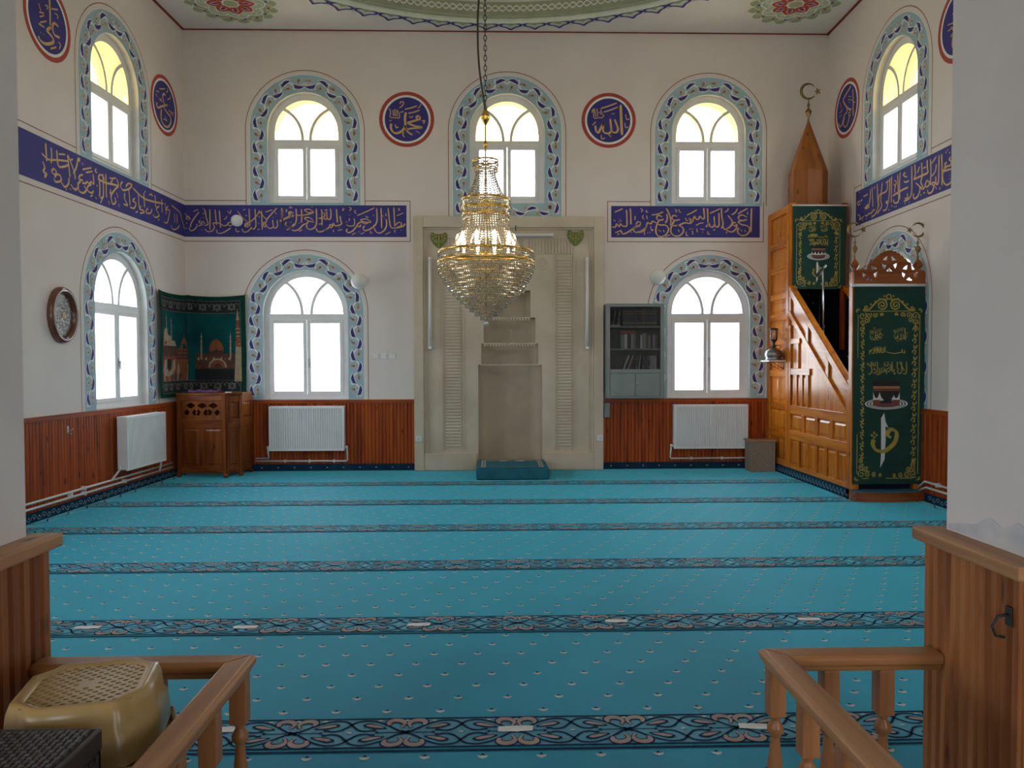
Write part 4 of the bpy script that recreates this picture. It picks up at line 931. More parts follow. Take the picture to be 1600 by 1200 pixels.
t = thing('binder', tuple(MBK @ Vector((1.96, 1.97, .18))), 'red binder lying across the tops of the books on the middle shelf', 'binder'); b = MB(MBK); b.box(1.838, 2.035, 1.9735, 1.978, .07, .2); b.box(1.838, 2.035, 2.006, 2.011, .07, .2); b.box(1.838, 2.035, 1.978, 2.006, .195, .2); b.build('cover', M['bk_red_cover'], t); b = MB(MBK); b.box(1.842, 2.032, 1.9785, 2.0055, .08, .194); b.build('page_block', M['pages'], t)
low = [('white', .020, .22, 0.38, 'leaning white book, leftmost on the bottom shelf'), ('beige', .026, .215, 0.36, 'leaning beige book, second from the left on the bottom shelf'), ('black', .030, .21, 0.14, 'slightly leaning black book on the bottom shelf'), ('white', .010, .22, 0.12, 'thin white pamphlet leaning on the bottom shelf'), ('black', .034, .21, 0, 'black book right of the thin pamphlet, bottom shelf'), ('navy', .036, .20, 0, 'navy book in the middle of the right half, bottom shelf'), ('black', .038, .205, 0, 'thick black book left of the grey ones, bottom shelf'), ('grey', .055, .20, 0, 'wide grey book, second from the right on the bottom shelf'), ('grey', .040, .20, 0, 'grey book at the right end of the bottom shelf')]
xs = 1.87
for c, w, h, ln, lab in low:
    book(xs, 1.4525, w, h, .14, c, lab, GR[2], ln); xs += w + (0.040 if ln > .3 else 0.020 if ln else 0.0015) + (0.02 if ln == 0.12 else 0.05 if ln == 0.36 else 0)
# small grey box under the bookcase
t = thing('control_box', tuple(MBK @ Vector((1.655, .82, .05))), 'small grey box on the boards under the bookcase', 'box')
b = MB(MBK); b.box(1.612, 1.70, 0.76, 0.975, 0.024, 0.10); b.build('housing', M['steel_grey'], t, bevel=0.008); b = MB(MBK); b.box(1.622, 1.69, 0.80, 0.94, 0.1005, 0.104); b.build('cover', M['steel_grey'], t, bevel=0.002)

# small chipboard step stool
M['chip_side'] = pm('chipboard_side', (0.30, 0.24, 0.18), (0.24, 0.19, 0.14), 40, 0.6)
M['chip_top'] = wood('chipboard_top', (0.44, 0.27, 0.17), (0.36, 0.21, 0.13), (0.25, 0.13, 0.08), 'x', 0.35, 0.2, knots=False)
t = thing('step_stool', (3.82, 10.86, 0), 'low brown chipboard stool between the right radiator and the pulpit', 'stool')
b = MB(); b.box(3.625, 4.005, 10.70, 11.02, 0.435, 0.455); b.build('seat', M['chip_top'], t, bevel=0.004)
for x in (3.645, 3.965): b = MB(); b.box(x, x + 0.02, 10.72, 11.0, 0.003, 0.434); b.build('side_panel', M['chip_side'], t, bevel=0.002)
b = MB(); b.box(3.6655, 3.9645, 10.735, 10.753, 0.003, 0.4345); b.build('front_panel', M['chip_side'], t)

# ------------------------------------------------------------------ wooden minbar (stepped pulpit) in the right corner
M['mb_v'] = wood('varnished_pine_z', (0.72, 0.255, 0.022), (0.57, 0.17, 0.014), (0.33, 0.078, 0.008), 'z', 0.30, 0.18)
M['mb_y'] = wood('varnished_pine_y', (0.72, 0.255, 0.022), (0.57, 0.17, 0.014), (0.33, 0.078, 0.008), 'y', 0.30, 0.18, knots=False)
M['mb_x'] = wood('varnished_pine_x', (0.34, 0.10, 0.025), (0.27, 0.07, 0.016), (0.15, 0.035, 0.010), 'x', 0.25, 0.4, knots=False)
M['spire'] = wood('spire_pine', (0.36, 0.135, 0.035), (0.29, 0.10, 0.025), (0.19, 0.06, 0.015), 'z', 0.5, 0.05, freq=8)
M['brass'] = pm('aged_brass', (0.30, 0.20, 0.09), (0.20, 0.13, 0.06), 30, 0.35, metal=0.9)
M['stair_navy'] = pm('stair_carpet', (0.010, 0.018, 0.040), (0.007, 0.012, 0.028), 8, 0.95, spec=0.1)
MSX, MY0, MY1 = 4.05, D - 0.012, 8.55                # near face, back end, front end
mb_ = thing('minbar', (4.43, 9.8, 0), 'tall varnished wooden pulpit with stairs and pointed spire in the right corner', 'pulpit')
MS = frame((MSX, MY0, 0), (0, -1, 0))                # picture axes of the near side: x towards the camera, y up
LB = MY0 - MY1                                       # length of the side
TW = 0.80                                            # depth of the tower
topz = lambda x: 2.61 - 0.735 * (x - TW)             # top of the parapet
lowz = lambda x: topz(x) - 0.42
def side_bar(b, x0, x1, z0, z1, d=0.014, at=0.0): b.box(x0, x1, z0, z1, at, at + d)
# side wall below the parapet
b = MB(MS); b.prism([(TW, 0.12), (LB, 0.12), (LB, lowz(LB) + 0.02), (TW, lowz(TW) + 0.02)], -0.03, 0.0); b.build('side_board', M['mb_v'], mb_)
def rail(x0, x1, z0, z1, name='panel_rail', mat='mb_y', d=0.022):
    b = MB(MS); b.box(x0, x1, z0, z1, 0.0005, d); b.build(name, M[mat], mb_, bevel=0.003)
rail(TW, LB - 0.08, 0.12, 0.175); rail(TW, LB - 0.08, 0.515, 0.635); rail(TW, LB - 0.08, 0.86, 0.97)
rail(TW, TW + 0.07, 0.12, 2.05, 'panel_stile', 'mb_v', 0.0245); rail(LB - 0.08, LB, 0.12, 1.35, 'panel_stile', 'mb_v', 0.0245)
n = 6; w = (LB - 0.08 - TW - 0.07) / n               # bottom row of tall panels
for i in range(1, n): x = TW + 0.07 + i * w; rail(x - 0.028, x + 0.028, 0.1755, 0.5145, 'panel_stile', 'mb_v')
n2 = 4; w2 = (LB - 0.08 - TW - 0.07) / n2            # row of square panels
for i in range(1, n2): x = TW + 0.07 + i * w2; rail(x - 0.04, x + 0.04, 0.6355, 0.8595, 'panel_stile', 'mb_v')
def raised(x0, x1, z0, z1):
    b = MB(MS); g = 0.022; b.hexa([(x0 + g, z0 + g, 0.0005), (x1 - g, z0 + g, 0.0005), (x1 - g, z1 - g, 0.0005), (x0 + g, z1 - g, 0.0005)], [(x0 + 2 * g, z0 + 2 * g, 0.009), (x1 - 2 * g, z0 + 2 * g, 0.009), (x1 - 2 * g, z1 - 2 * g, 0.009), (x0 + 2 * g, z1 - 2 * g, 0.009)]); b.build('raised_panel', M['mb_v'], mb_)
for i in range(n2): x = TW + 0.07 + i * w2; raised(x + 0.04, x + w2 - 0.04, 0.635, 0.86)
for i in range(n): x = TW + 0.07 + i * w; raised(x + 0.02, x + w - 0.02, 0.175, 0.515)
xs_ = [TW + 0.07 + 0.185 * k for k in range(1, 4)]   # upper row under the slope
for x in xs_: rail(x - 0.026, x + 0.026, 0.9705, min(1.385, lowz(x + 0.03) - 0.10), 'panel_stile', 'mb_v')
rail(TW + 0.07, TW + 0.07 + 0.62, 1.385, 1.47); rail(TW + 0.27, TW + 0.33, 1.4705, 1.80, 'panel_stile', 'mb_v'); rail(TW + 0.07, TW + 0.36, 1.80, 1.87)
for k in range(3): x = TW + 0.07 + 0.185 * k; raised(x + 0.015, x + 0.165, 0.97, 1.385)
def slope(o0, o1, x0, x1, d0, d1, name, mat='mb_y', at=MS, bev=0.004):
    b = MB(at); b.prism([(x0, topz(x0) - o1), (x1, topz(x1) - o1), (x1, topz(x1) - o0), (x0, topz(x0) - o0)], d0, d1); return b.build(name, M[mat], mb_, bevel=bev)
slope(0.075, 0.41, TW, LB - 0.02, -0.028, -0.002, 'parapet_board')
slope(0.34, 0.43, TW, LB - 0.08, -0.002, 0.027, 'stringer'); slope(0.075, 0.13, TW, LB - 0.03, -0.001, 0.022, 'parapet_rail')
for x0, x1 in ((TW, TW + 0.06), (TW + 0.56, TW + 0.64), (TW + 1.16, TW + 1.24), (LB - 0.13, LB - 0.07)): slope(0.131, 0.339, x0, x1, -0.001, 0.022, 'parapet_stile', 'mb_v')
slope(0.0, 0.075, TW - 0.0, LB + 0.0, -0.055, 0.03, 'handrail', bev=0.012)
FX = 4.80                                            # far side, against the wall
MFR = frame((FX, MY0, 0), (0, -1, 0))
b = MB(MFR); b.prism([(TW, 0.12), (LB, 0.12), (LB, topz(LB)), (TW, topz(TW))], -0.012, 0.012); b.build('side_board', M['stair_navy'], mb_)
slope(0.0, 0.07, TW, LB, -0.03, 0.04, 'handrail', at=MFR, bev=0.012)
# stairs with dark carpet
NS = 8; y_f, y_b = MY1 + 0.02, MY0 - TW; zt = 1.72
b = MB()
for i in range(NS):
    y0 = y_f + (y_b - y_f) * i / NS; b.box(MSX + 0.032, FX - 0.014, y0, y_b, 0.12 + (zt - 0.12) * i / NS + (0.0005 if i else 0), 0.12 + (zt - 0.12) * (i + 1) / NS)
b.box(MSX + 0.032, FX - 0.014, y_b, MY0 - 0.02, zt - 0.05, zt)
b.k = 1
for i in range(NS):
    y0 = y_f + (y_b - y_f) * i / NS - 0.002; z = 0.12 + (zt - 0.12) * (i + .55) / NS
    for j in range(4):
        x = MSX + 0.13 + j * 0.16 + (0.08 if i % 2 else 0)
        if x < FX - 0.05: b.add([(x - .012, y0, z), (x, y0, z - .013), (x + .012, y0, z), (x, y0, z + .008)], [(0, 1, 2, 3)])
b.build('stairs', [M['stair_navy'], M['carpet_pale']], mb_, fix=False)
b = MB(); b.add([(MSX + 0.04, MY0 - 0.021, zt), (FX - 0.02, MY0 - 0.021, zt), (FX - 0.02, MY0 - 0.021, 3.6), (MSX + 0.04, MY0 - 0.021, 3.6)], [(0, 1, 2, 3)]); b.box(MSX + .04, FX - .02, MY0 - 0.02, MY0 - 0.002, 0.2, 3.6); b.k = 1
for i in range(5):
    for j in range(12):
        x, z = MSX + 0.12 + i * 0.15 + (0.07 if j % 2 else 0), zt + 0.1 + j * 0.12
        if x < FX - 0.06: b.add([(x - .012, MY0 - 0.0225, z), (x, MY0 - 0.0225, z - .013), (x + .012, MY0 - 0.0225, z), (x, MY0 - 0.0225, z + .008)], [(0, 1, 2, 3)])
b.build('tower_back', [M['stair_navy'], M['carpet_pale']], mb_, fix=False)
# tower: near side panels, posts, header, lid
b = MB(MS); b.box(0, TW, 0.12, 3.66, -0.025, 0.0); b.build('tower_side', M['mb_v'], mb_)
for x0, x1 in ((0.0, 0.10), (TW - 0.09, TW)):
    b = MB(MS); b.box(x0, x1, 0.12, 3.69, 0.0005, 0.030); b.build('tower_post', M['mb_v'], mb_, bevel=0.004)
zz = [0.12, 0.50, 0.90, 1.35, 1.80, 2.14, 2.43, 2.80, 3.14, 3.60]
for k, z in enumerate(zz):
    b = MB(MS); b.box(0.1005, TW - 0.0905, z, z + (0.09 if k < 9 else 0.08), 0.0005, 0.024); b.build('panel_rail', M['mb_y'], mb_, bevel=0.003)
for k in range(9):
    z0, z1 = zz[k] + 0.09, zz[k + 1]
    for (a, e) in ([(0.10, TW - 0.09)] if k not in (2, 0) else [(0.10, 0.40), (0.40, TW - 0.09)]):
        b = MB(MS); g = 0.03; b.hexa([(a + g, z0 + g, 0.0005), (e - g, z0 + g, 0.0005), (e - g, z1 - g, 0.0005), (a + g, z1 - g, 0.0005)], [(a + 2 * g, z0 + 2 * g, 0.008), (e - 2 * g, z0 + 2 * g, 0.008), (e - 2 * g, z1 - 2 * g, 0.008), (a + 2 * g, z1 - 2 * g, 0.008)]); b.build('raised_panel', M['mb_v'], mb_)
b = MB(); b.box(FX - 0.012, FX + 0.012, MY0 - TW, MY0 - .021, 0.12, 3.69); b.build('tower_side', M['stair_navy'], mb_)
for x, k in ((MSX - 0.018, 'mb_v'), (FX - 0.055, 'wains_v')): b = MB(); b.box(x, x + 0.075, MY0 - TW - 0.02, MY0 - TW + 0.05, zt, 3.71); b.build('tower_post', M[k], mb_, bevel=0.004)
b = MB(); b.box(MSX + 0.058, FX - 0.056, MY0 - TW - 0.015, MY0 - TW + 0.03, 3.54, 3.69); b.build('tower_header', M['mb_x'], mb_)
b = MB(); b.box(MSX - 0.01, FX + 0.012, MY0 - TW, MY0 - .001, 3.665, 3.70); b.build('tower_lid', M['mb_y'], mb_, bevel=0.006)
# spire: eight-sided drum and cone, finial with crescent and star
SX, SY = 4.44, MY0 - 0.40
o8 = lambda r, z: [(SX + r * cos(pi / 8 + pi * k / 4), SY + r * sin(pi / 8 + pi * k / 4), z) for k in range(8)]
b = MB(); r1 = 0.262; b.add(o8(r1, 3.701) + o8(r1, 4.20), [tuple((k, (k + 1) % 8, 8 + (k + 1) % 8, 8 + k)) for k in range(8)] + [tuple(range(8)), tuple(range(8, 16))]); b.build('spire_drum', M['spire'], mb_)
b = MB(); b.add(o8(r1 + 0.004, 4.2005) + o8(0.014, 4.93), [tuple((k, (k + 1) % 8, 8 + (k + 1) % 8, 8 + k)) for k in range(8)] + [tuple(range(8)), tuple(range(8, 16))]); b.build('spire_cone', M['spire'], mb_)
def finial(b, x, y, z, s, flip=1):                   # stem with beads, crescent lying on its side, five-pointed star
    b.lathe([(0.012 * s, 0), (0.018 * s, 0.02 * s), (0.008 * s, 0.06 * s), (0.04 * s, 0.12 * s), (0.045 * s, 0.15 * s), (0.008 * s, 0.20 * s), (0.022 * s, 0.235 * s), (0.007 * s, 0.27 * s), (0.006 * s, 0.33 * s)], (x, y, z), 2, 12)
    R = 0.105 * s; cz = z + 0.33 * s + R; pts = []; rad = []
    for i in range(29):
        a = RAD(35) + RAD(290) * i / 28; pts.append((x + flip * R * cos(a), y, cz + R * sin(a))); rad.append(0.004 * s + 0.017 * s * sin(pi * i / 28))
    b.tube(pts, rad, 8)
    st = []
    for i in range(10): rr = (0.052 if i % 2 == 0 else 0.021) * s; a = pi + 2 * pi * i / 10; st.append((flip * rr * cos(a) + x + flip * R * 1.25, cz + rr * sin(a)))
    v0 = [(p[0], y - 0.006 * s, p[1]) for p in st]; v1 = [(p[0], y + 0.006 * s, p[1]) for p in st]; c0, c1 = (x + flip * R * 1.25, y - 0.006 * s, cz), (x + flip * R * 1.25, y + 0.006 * s, cz)
    b.add(v0 + v1 + [c0, c1], [(i, (i + 1) % 10, 20) for i in range(10)] + [(10 + i, 10 + (i + 1) % 10, 21) for i in range(10)] + [(i, (i + 1) % 10, 10 + (i + 1) % 10, 10 + i) for i in range(10)])
b = MB(); finial(b, SX, SY, 4.925, 0.98); b.build('spire_finial', M['brass'], mb_)
# front doorway: posts, crest with three pierced stars, corner knobs and crescents
PY = MY1 - 0.06
for x in (MSX - 0.035, FX - 0.07): b = MB(); b.box(x, x + 0.09, PY, MY1 + 0.03, 0.12, 2.56); b.build('door_post', M['mb_v'], mb_, bevel=0.006)
MP = frame((0, PY - 0.001, 0), (1, 0, 0)); x0, x1 = MSX - 0.035, FX + 0.02; xm = (x0 + x1) / 2; hw = (x1 - x0) / 2
def star_hole(cx, cz, R):                            # five openings around a star
    out = []
    for k in range(5):
        a0 = pi / 2 + 2 * pi * k / 5; tip = lambda a, r: (cx + r * cos(a), cz + r * sin(a))
        h = [tip(a0 + pi / 5, R * 0.46)] + [tip(a0 + 0.16 + (2 * pi / 5 - 0.32) * j / 5, R) for j in range(5, -1, -1)]
        out.append(h)
    return out
top = []
nsc = 9
def crest(u): return 2.57 + 0.215 * (0.5 + 0.5 * cos(pi * min(1, u))) ** 0.9   # height over the half width
for sgn in (1, -1):
    seq = []
    for j in range(nsc * 4 + 1):
        u = 1 - j / (nsc * 4); z = crest(u) + 0.012 * abs(sin(pi * j / 4)); seq.append((xm + sgn * hw * 0.90 * u, z))
    top.append(seq)
outline = [(x0, 2.415), (x1, 2.415), (x1, 2.555)] + top[0] + list(reversed(top[1]))[1:] + [(x0, 2.555)]
holes = []
for cx, cz in ((xm - 0.225, 2.545), (xm - 0.0, 2.645), (xm + 0.225, 2.545)): holes += star_hole(cx, cz, 0.088)
b = MB(MP); b.prism(outline, 0.0, 0.028, holes); b.build('door_crest', M['mb_x'], mb_)
for x, fl in ((MSX + 0.005, 1), (FX - 0.03, -1)):
    b = MB(); b.lathe([(0.02, 2.5605), (0.03, 2.575), (0.022, 2.59), (0.047, 2.62), (0.050, 2.64), (0.035, 2.675), (0.014, 2.70), (0.008, 2.72)], (x, PY + 0.045, 0), 2, 16); b.build('post_knob', M['mb_x'], mb_)
    b = MB(); finial(b, x, PY + 0.045, 2.719, 0.72, fl); b.build('crescent_finial', M['dark_metal'] if False else M['brass'], mb_)
# carpeted doorstep and skirting band
b = MB(); b.prism([(MSX - 0.03, MY1 + 0.1), (FX + 0.0, MY1 + 0.1), (FX + 0.0, PY - 0.10)] + [(FX - (FX - MSX + .03) * t / 10, PY - 0.10 - 0.06 * sin(pi * t / 10)) for t in range(1, 10)] + [(MSX - 0.03, PY - 0.10)], 0.004, 0.108); b.build('doorstep', M['mb_x'], mb_, fix=True)
b = MB(); b.prism([(MSX - 0.02, MY1), (FX - 0.01, MY1), (FX - 0.01, PY - 0.09)] + [(FX - 0.01 - (FX - MSX + .01) * t / 10, PY - 0.09 - 0.055 * sin(pi * t / 10)) for t in range(1, 10)] + [(MSX - 0.02, PY - 0.09)], 0.1085, 0.119); b.build('doorstep_carpet', M['mat_teal'], mb_, fix=True)
b = MB(MS); b.box(-0.0, LB + 0.0, 0.004, 0.1195, 0.0, 0.03); b.k = 1
x = 0.05
while x < LB - 0.04: b.ribbon([(x + t * 0.012, 0.06 + 0.032 * sin(t * pi / 4)) for t in range(9)], 0.011, 0.032); b.k = 2; b.disc(x + 0.045, 0.05, 0.012, 0.0325, 6); b.k = 1; x += 0.098
b.build('skirting_carpet', [M['skirt'], M['band_blue'], M['carpet_pink']], mb_, fix=False)

# gas lantern on its own bracket shelf at the tower
M['lamp_steel'] = pm('dull_steel', (0.30, 0.30, 0.30), (0.20, 0.20, 0.20), 8, 0.32, metal=0.8)
M['lantern_glass'] = glass('lantern_glass', (0.80, 0.78, 0.74), 0.12)
SHX, SHY = 3.90, 10.62
t = thing('bracket_shelf', (SHX, SHY, 1.57), 'small pale shelf on brackets fixed to the side of the wooden pulpit', 'shelf')
b = MB(); b.box(3.79, MSX - 0.019, SHY - 0.16, SHY + 0.16, 1.562, 1.580); b.build('board', M['plastic_white'], t, bevel=0.003)
for y in (SHY - 0.10, SHY + 0.10):
    b = MB(); b.tube([(3.83, y, 1.556), (MSX - 0.030, y, 1.556), (MSX - 0.030, y, 1.45)], 0.005, 6); b.tube([(3.86, y, 1.556), (3.95, y, 1.50), (MSX - 0.030, y, 1.46)], 0.004, 6); b.build('bracket', M['dark_metal'], t)
t = thing('gas_lantern', (3.915, SHY, 1.5805), 'camping gas lantern on a grey round cylinder, standing on the bracket shelf', 'lantern')
b = MB(); b.lathe([(0.105, 1.5815), (0.112, 1.60), (0.095, 1.61), (0.115, 1.63), (0.118, 1.67), (0.105, 1.715), (0.06, 1.745), (0.03, 1.755)], (3.915, SHY, 0), 2, 28); b.build('gas_cylinder', M['lamp_steel'], t)
b = MB(); b.lathe([(0.028, 1.7555), (0.028, 1.79), (0.018, 1.80), (0.018, 1.83), (0.045, 1.855), (0.052, 1.875)], (3.915, SHY, 0), 2, 18); b.build('burner', M['dark_metal'], t)
b = MB(); b.lathe([(0.047, 1.876), (0.05, 1.93), (0.052, 2.0)], (3.915, SHY, 0), 2, 24, cap=False); b.build('lantern_glass', M['lantern_glass'], t)
b = MB(); b.lathe([(0.056, 2.0005), (0.06, 2.005), (0.06, 2.02), (0.03, 2.03), (0.012, 2.032)], (3.915, SHY, 0), 2, 24); b.build('lantern_cap', M['dark_metal'], t)
for k in range(6): a = 2 * pi * k / 6; b = MB(); b.tube([(3.915 + 0.054 * cos(a), SHY + 0.054 * sin(a), 1.872), (3.915 + 0.057 * cos(a), SHY + 0.057 * sin(a), 2.004)], 0.0028, 5); b.build('guard_wire', M['dark_metal'], t)
b = MB(); b.tube([(3.99, SHY - .02, 1.74), (4.005, SHY - .03, 1.77), (3.99, SHY - .04, 1.79), (3.93, SHY, 1.785)], 0.005, 6); b.build('valve_arm', M['dark_metal'], t)

# microphone stand on the stairs
t = thing('microphone_stand', (4.19, 9.62, 1.02), 'slim chrome microphone stand rising above the pulpit stairs', 'microphone stand')
SZ = 0.12 + (zt - 0.12) * (int((9.62 - y_f) / (y_b - y_f) * NS) + 1) / NS
b = MB(); b.lathe([(0.09, SZ + 0.001), (0.09, SZ + 0.012), (0.02, SZ + 0.025)], (4.19, 9.62, 0), 2, 20); b.build('base', M['black'], t)
b = MB(); b.tube([(4.19, 9.62, SZ + 0.02), (4.178, 9.62, 1.98)], 0.010, 8); b.build('lower_pole', M['steel'], t)
b = MB(); b.tube([(4.178, 9.62, 1.96), (4.178, 9.62, 2.02)], 0.015, 8); b.build('clutch', M['black'], t)
b = MB(); b.tube([(4.178, 9.62, 2.015), (4.165, 9.62, 2.70)], 0.0085, 8); b.build('upper_pole', M['steel'], t)
b = MB(); b.tube([(4.10, 9.63, 2.635), (4.09, 9.63, 2.64), (4.17, 9.61, 2.735)], [0.012, 0.024, 0.016], 10); b.build('microphone', M['black'], t)
b = MB(); b.tube([(4.171, 9.61, 2.736), (4.20, 9.60, 2.775)], 0.013, 8); b.build('cable_plug', M['steel'], t)

# ------------------------------------------------------------------ preacher's desk in the left corner
M['kd_v'] = wood('desk_pine_z', (0.28, 0.082, 0.012), (0.20, 0.050, 0.008), (0.105, 0.023, 0.004), 'z', 0.4, 0.10)
M['kd_x'] = wood('desk_pine_x', (0.28, 0.082, 0.012), (0.20, 0.050, 0.008), (0.105, 0.023, 0.004), 'x', 0.4, 0.10, knots=False)
M['velvet'] = pm('purple_cloth', (0.14, 0.05, 0.15), (0.09, 0.03, 0.10), 30, 0.9)
kd = thing('preachers_desk', (-3.95, 10.85, 0), 'wooden pulpit desk with pierced diamond front in the left corner', 'desk')
fp = [(-4.30, 10.58), (-3.62, 10.50), (-3.485, 10.70), (-3.455, 11.06), (-4.30, 11.06)]   # footprint, front left first
def facet(p, q, name, rows, top=1.13, holes=(), stiles=0.05):
    d = Vector((q[0] - p[0], q[1] - p[1], 0)); L = d.length; m = frame((p[0], p[1], 0), d)
    b = MB(m); b.prism([(0, 0.06), (L, 0.06), (L, top), (0, top)], -0.022, 0.0, holes); b.build(name, M['kd_v'], kd)
    for a, e in ((0.0, stiles), (L - stiles, L)): b = MB(m); b.box(a, e, 0.06, top, 0.0005, 0.016); b.build('panel_stile', M['kd_v'], kd, bevel=0.003)
    for z0, z1 in rows: b = MB(m); b.box(stiles + .0005, L - stiles - .0005, z0, z1, 0.0005, 0.014); b.build('panel_rail', M['kd_x'], kd, bevel=0.003)
    return m, L
def dia(cx, cz, w, h): return [(cx - w, cz), (cx, cz - h), (cx + w, cz), (cx, cz + h)]
Lf = sqrt((fp[1][0] - fp[0][0]) ** 2 + (fp[1][1] - fp[0][1]) ** 2)
hl = []
for k in range(3):
    cx = Lf * (0.27 + 0.235 * k); hl.append(dia(cx, 0.985, 0.075, 0.042))
    for sx in (-0.055, 0.055): hl.append([(cx + sx - 0.038, 0.885), (cx + sx - 0.020, 0.855), (cx + sx, 0.845), (cx + sx + 0.024, 0.868), (cx + sx + 0.04, 0.895), (cx + sx + 0.018, 0.920), (cx + sx, 0.935), (cx + sx - 0.022, 0.915)])
m, L = facet(fp[0], fp[1], 'front_panel', ((0.06, 0.16), (0.68, 0.80), (1.05, 1.13)), holes=hl)
b = MB(m); b.box(L / 2 - 0.03, L / 2 + 0.03, 0.1605, 0.6795, 0.0005, 0.014); b.build('panel_stile', M['kd_v'], kd, bevel=0.003)
for a, e in ((0.05, L / 2 - 0.03), (L / 2 + 0.03, L - 0.05)):
    b = MB(m); g = 0.02; b.hexa([(a + g, 0.18, 0.0005), (e - g, 0.18, 0.0005), (e - g, 0.66, 0.0005), (a + g, 0.66, 0.0005)], [(a + 2 * g, 0.20, 0.009), (e - 2 * g, 0.20, 0.009), (e - 2 * g, 0.64, 0.009), (a + 2 * g, 0.64, 0.009)]); b.build('raised_panel', M['kd_v'], kd)
for p, q in ((fp[1], fp[2]), (fp[2], fp[3])):
    m2, L2 = facet(p, q, 'side_panel', ((0.06, 0.16), (0.68, 0.80), (1.03, 1.13)), stiles=0.04)
    for z0, z1 in ((0.16, 0.68), (0.80, 1.03)):
        b = MB(m2); g = 0.015; a, e = 0.04, L2 - 0.04; b.hexa([(a + g, z0 + g, 0.0005), (e - g, z0 + g, 0.0005), (e - g, z1 - g, 0.0005), (a + g, z1 - g, 0.0005)], [(a + 2 * g, z0 + 2 * g, 0.009), (e - 2 * g, z0 + 2 * g, 0.009), (e - 2 * g, z1 - 2 * g, 0.009), (a + 2 * g, z1 - 2 * g, 0.009)]); b.build('raised_panel', M['kd_v'], kd)
facet(fp[4], fp[0], 'side_panel', ((0.06, 0.16), (1.03, 1.13)))
b = MB(); b.prism([(-4.275, 10.61), (-3.64, 10.535), (-3.51, 10.715), (-3.485, 11.03), (-4.275, 11.03)], 0.50, 0.52); b.build('inner_shelf', M['kd_x'], kd)
b = MB(); b.prism([(-4.315, 10.545), (-3.60, 10.465), (-3.455, 10.685), (-3.44, 11.065), (-4.315, 11.065)], 1.1305, 1.155, [[(-4.24, 10.66), (-3.66, 10.60), (-3.56, 10.75), (-3.55, 11.0), (-4.24, 11.0)]]); b.build('top_rim', M['kd_x'], kd, bevel=0.004)
b = MB(); b.prism([(-4.275, 10.61), (-3.64, 10.535), (-3.51, 10.715), (-3.485, 11.03), (-4.275, 11.03)], 1.095, 1.125); b.build('seat_board', M['kd_x'], kd)
for x, y in fp: b = MB(); cx, cy = x * 0.975 - 0.1, y * 0.994 + 0.065; b.lathe([(0.022, 0.004), (0.03, 0.02), (0.03, 0.0595)], (cx, cy, 0), 2, 12); b.build('foot', M['kd_v'], kd)
t = thing('folded_cloth', (-4.0, 10.62, 1.156), 'purple cloth lying on the front edge of the pulpit desk', 'cloth')
b = MB(); n = 14; vs = []
for j in range(4):
    for i in range(n + 1): x = -4.15 + 0.42 * i / n; vs.append((x, 10.52 + 0.055 * j - 0.09 * (x + 4.15), 1.176 + 0.010 * sin(i * 1.3 + j) * (1 if 0 < j < 3 else 0.4) + (0.022 if 0 < j < 3 else 0)))
b.smooth = True; b.add(vs, [(j * (n + 1) + i, j * (n + 1) + i + 1, (j + 1) * (n + 1) + i + 1, (j + 1) * (n + 1) + i) for j in range(3) for i in range(n)])
o = b.build('cloth_fold', M['velvet'], t, fix=False); sm = o.modifiers.new('thick', 'SOLIDIFY'); sm.thickness = 0.012
t = thing('prayer_beads', (-3.60, 10.62, 1.156), 'small pale beads left on the right front corner of the pulpit desk', 'beads')
b = MB()
for k in range(16): a = 2 * pi * k / 16; b.sphere((-3.60 + 0.035 * cos(a), 10.55 + 0.03 * sin(a), 1.164), 0.0075, 8, 6)
b.build('bead_loop', M['plastic_white'], t)
t = thing('dark_tray', (-4.28, 10.60, 1.156), 'dark flat tray at the left end of the pulpit desk top', 'tray')
b = MB(); b.prism([(-4.305, 10.56), (-4.16, 10.545), (-4.16, 10.63), (-4.30, 10.645)], 1.156, 1.178); b.build('tray_body', M['black'], t, bevel=0.004)

# ------------------------------------------------------------------ tapestry folded round the left corner
M['tp_green'] = pm('tapestry_green', (0.008, 0.055, 0.040), (0.006, 0.040, 0.030), 9, 0.95, bump=0.2, bscale=180, spec=0.1)
M['tp_sky'] = pm('tapestry_sky', (0.006, 0.085, 0.085), (0.005, 0.055, 0.062), 3, 0.95, spec=0.1)
M['tp_grey'] = pm('tapestry_grey', (0.15, 0.145, 0.13), (0.10, 0.095, 0.085), 20, 0.95)
M['tp_rust'] = pm('tapestry_rust', (0.25, 0.075, 0.03), (0.17, 0.05, 0.022), 16, 0.95)
M['tp_brown'] = pm('tapestry_brown', (0.10, 0.040, 0.024), (0.06, 0.025, 0.016), 16, 0.95)
M['tp_cream'] = pm('tapestry_cream', (0.38, 0.30, 0.20), (0.28, 0.21, 0.14), 22, 0.95)
M['tp_black'] = pm('tapestry_black', (0.010, 0.016, 0.018), None, 12, 0.95)
SL, SR, TZ0, TZ1 = 0.93, 0.86, 1.10, 2.54            # lengths on the left and the back wall
